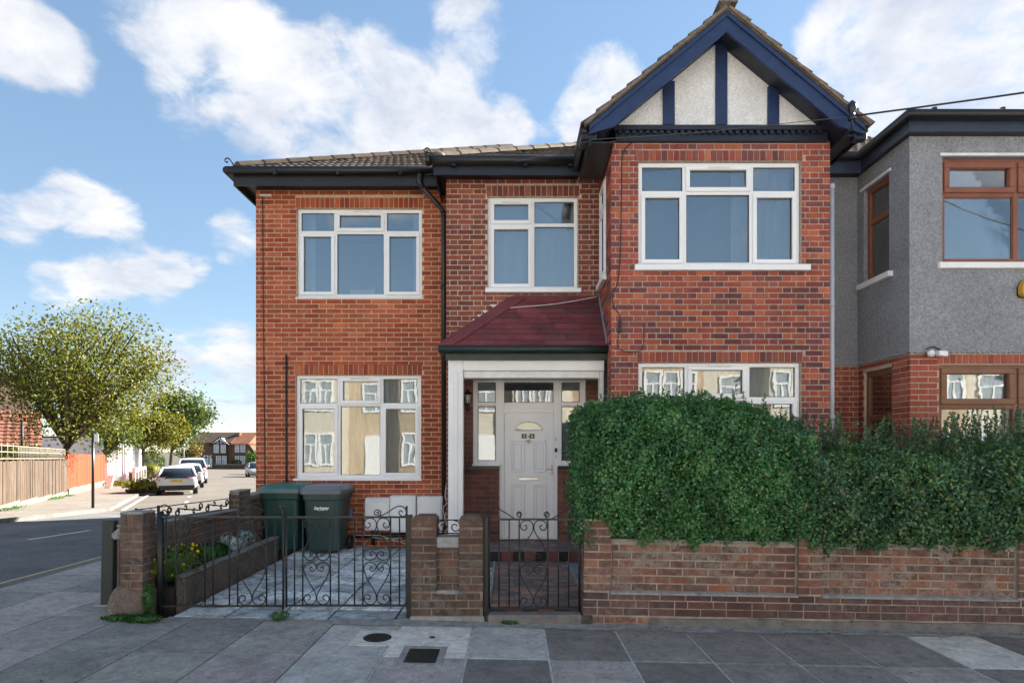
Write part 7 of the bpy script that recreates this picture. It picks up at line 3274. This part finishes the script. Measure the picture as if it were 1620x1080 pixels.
def parked_car(label, pos, ang, paint, L=4.35, W=.89, H=1.48, group='cars parked along the side road', plate=None, spoiler=True):
    root = thing('parked_car', label, 'car', (0, 0, 0), group)

    def sec(y, w, zb, zs, zt):
        return (y, [(0, zb), (w * .80, zb), (w * .96, zb + .10), (w, zb + .26), (w, zs), (w * .95, zt - .02), (w * .80, zt), (0, zt + .01)])
    h = H / 1.48
    body = loft([sec(.0, W * .86, .36, .62, .84 * h), sec(.06, W * .95, .28, .70, .95 * h), sec(.22, W, .24, .74, 1.0 * h), sec(.9, W, .20, .74, 1.0 * h), sec(2.2, W, .18, .72, .96 * h),
                 sec(3.2, W * .99, .18, .68, .90 * h), sec(3.9, W * .95, .22, .62, .80 * h), sec(4.2, W * .85, .28, .54, .68 * h), sec(L, W * .62, .36, .48, .58 * h)])
    b = body.build('body', paint, root, local=True)
    m = b.modifiers.new('smooth', 'SUBSURF')
    m.levels = m.render_levels = 1

    def cab(y, wb, wt, zb, zt):
        return (y, [(0, zb), (wb, zb), (wb * .985, zb + .06), (wt * 1.03, zt - .08), (wt * .9, zt - .01), (0, zt)])
    zb = .93 * h
    loft([cab(.06, W * .80, W * .74, zb, zb + .09), cab(.50, W * .92, W * .72, zb, H - .20), cab(1.05, W * .93, W * .70, zb, H - .045), cab(1.6, W * .93, W * .70, zb, H), cab(2.2, W * .93, W * .70, zb, H - .04),
          cab(3.0, W * .90, W * .72, zb - .02, zb + .12), cab(3.15, W * .86, W * .7, zb - .04, zb + .02)]).build('windows', M_car_glass, root, local=True)
    rf = loft([(.86, [(0, H - .13), (W * .68, H - .16), (W * .66, H - .11), (0, H - .075)]), (1.1, [(0, H - .09), (W * .71, H - .13), (W * .69, H - .055), (0, H - .02)]), (1.6, [(0, H - .05), (W * .76, H - .09), (W * .73, H - .015), (0, H + .015)]),
               (2.2, [(0, H - .09), (W * .75, H - .13), (W * .72, H - .055), (0, H - .025)]), (2.3, [(0, H - .12), (W * .73, H - .16), (W * .71, H - .09), (0, H - .06)])])
    rf.build('roof', paint, root, local=True)
    for s in (-1, 1):
        mb = MB()
        mb.tube([(s * W * .90, .16, zb + .02), (s * W * .78, .52, H - .24), (s * W * .69, 1.0, H - .09)], [.075, .06, .04], 6)
        mb.tube([(s * W * .93, 1.75, zb), (s * W * .77, 1.72, H - .05)], .03, 6)
        mb.tube([(s * W * .88, 3.02, zb), (s * W * .75, 2.28, H - .10)], .035, 6)
        mb.build('pillar', paint, root, local=True)
        mb = MB()
        mb.hexa([(s * W * .99, .10, .78 * h), (s * W * .50, .0, .83 * h), (s * W * .50, .05, .83 * h), (s * W * 1.0, .38, .82 * h), (s * W * .93, .10, .96 * h), (s * W * .50, .015, .90 * h), (s * W * .50, .07, .90 * h), (s * W * .985, .34, .96 * h)])
        mb.build('tail_lamp', M_tail, root, .008, local=True)
        mb = MB()
        mb.box(min(s * W * .62, s * W * .86), max(s * W * .62, s * W * .86), .015, .06, .40, .45)
        mb.build('reflector', M_tail, root, local=True)
        for y in (.72, 3.42):
            mb = MB()
            mb.tube([(s * (W - .20), y, .32), (s * (W + .005), y, .32)], .32, 20)
            w = mb.build('wheel', M_rubber, root, local=True)
            mb = MB()
            mb.tube([(s * (W - .02), y, .32), (s * (W + .012), y, .32)], .20, 14)
            mb.build('rim', M_car_silver, w, local=True)
        mb = MB()
        mb.hexa([(s * (W + .0), 2.62, zb - .02), (s * (W + .20), 2.66, zb), (s * (W + .20), 2.74, zb), (s * W, 2.76, zb - .02), (s * (W + .02), 2.62, zb + .12), (s * (W + .19), 2.66, zb + .13), (s * (W + .19), 2.74, zb + .13), (s * (W + .02), 2.76, zb + .12)])
        mb.build('mirror', paint, root, .02, local=True)
    mb = MB()
    mb.box(-W * .52, W * .52, -.002, .05, .86 * h, .93 * h)
    mb.build('lamp_bar', M_car_glass, root, .01, local=True)
    mb = MB()
    mb.hexa([(-W * .80, .04, .22), (W * .80, .04, .22), (W * .84, .30, .22), (-W * .84, .30, .22), (-W * .86, -.012, .46), (W * .86, -.012, .46), (W * .9, .2, .46), (-W * .9, .2, .46)])
    mb.build('bumper_insert', M_black, root, .02, local=True)
    mb = MB()
    mb.box(-.27, .27, -.035, -.0, .68 * h, .79 * h)
    p = mb.build('number_plate', M_plate, root, .004, local=True)
    if plate:
        fr = Fr((0, -.036, 0), (1, 0, 0))
        text('plate_lettering', plate, .105, M_black, fr, 0, .735 * h, .001, p)
    if spoiler:
        mb = MB()
        mb.hexa([(-W * .66, .80, H - .15), (W * .66, .80, H - .15), (W * .66, 1.02, H - .08), (-W * .66, 1.02, H - .08), (-W * .66, .78, H - .115), (W * .66, .78, H - .115), (W * .64, 1.02, H - .04), (-W * .64, 1.02, H - .04)])
        mb.build('spoiler', paint, root, .01, local=True)
    root.location = pos
    root.rotation_euler = (0, 0, ang)
    return root


angB = math.atan2(.47, .883)


def road_at(px, d, dz=-.10):
    x = at(px, d)
    return (x, d, gz(x, d) + dz)


parked_car('white hatchback with a dark rear window and yellow number plate, nearest of the parked cars', road_at(280, 28), angB, M_car_white, H=1.36, W=.86, plate='LD68 UUH')
parked_car('low white car just ahead of the nearest hatchback', road_at(296, 34.5), angB, M_car_white, W=.86, H=1.42)
parked_car('tall white estate car, third in the line of parked cars', road_at(303.5, 41), angB, M_car_white, W=.95, H=1.78)
parked_car('dark car parked across the far end of the side road', road_at(325, 78), angB + 1.3, M_car_dark)
parked_car('silver car on the right of the side road close to the house wall', road_at(402.5, 62), angB + math.pi, M_car_silver)
parked_car('black car behind the silver one at the right of the side road', road_at(404, 72), angB + math.pi, M_car_dark)

# ================================================================== THE TERRACE ACROSS THE STREET (seen in the windows)
M_stock = brick_mat('stock_brick', [(0.496, 0.390, 0.255), (0.464, 0.359, 0.232), (0.520, 0.413, 0.277)], g_amt=.1)
M_cream = plain('cream_render', (.60, .55, .45), .85, .06, 3)
M_roof_slate = plain('slate_roof', (.16, .15, .16), .7, .2, 6)
fO = Fr((0, -10.4, 0), (-1, 0, 0))


def opposite(u0, label, mwall):
    Wd = 5.3
    h = thing('opposite_house', label, 'house', (-(u0 + Wd / 2), -10.4, 0), 'terrace across the street')
    mb = MB()
    fO.box(mb, u0, u0 + Wd - .002, -.6, 5.5, -8, 0)
    mb.build('wall', mwall, h)
    mb = MB()
    fO.box(mb, u0 + .35, u0 + 2.75, -.3, 5.2, 0, .75)
    mb.build('bay', mwall, h)
    mb = MB()
    mb.prism([fO.p(u0 - .0, 5.5, .35), fO.p(u0, 8.1, -4), fO.p(u0, 5.5, -8.3)], fO.U * (Wd - .002))
    mb.build('roof', M_roof_slate, h)
    mb = MB()
    mb.prism([fO.p(u0 + .2, 5.21, .95), fO.p(u0 + 2.9, 5.21, .95), fO.p(u0 + 1.55, 6.7, .95)], fO.N * -2.5)
    mb.build('gable', M_roof_slate, h)
    for (z0, z1) in ((.8, 2.35), (3.3, 4.8)):
        for k in range(3):
            simple_window(h, fO, u0 + .50 + k * .72, u0 + 1.18 + k * .72, z0, z1, .75)
    simple_window(h, fO, u0 + 3.4, u0 + 4.6, 3.3, 4.7, 0)
    mb = MB()
    fO.box(mb, u0 + 3.5, u0 + 4.5, .1, 2.2, 0, .06)
    mb.build('door', random.choice([M_blue_door, M_white, M_white]), h)
    mb = MB()
    fO.box(mb, u0 + Wd - .5, u0 + Wd + .4, 7.0, 9.2, -4.8, -3.2)
    mb.build('chimney', M_stock, h)


for k in range(9):
    opposite(-24 + k * 5.3, ('sunlit cream rendered terraced house across the street, seen only in window reflections', 'sunlit stock brick terraced house across the street, seen only in window reflections')[k % 2], (M_cream, M_stock)[k % 2])
sheet('opposite_pavement', [-40, -20, -5, 0, 9, 40], [-10.6, -9, -7.2], M_slab_mid, 0.0)
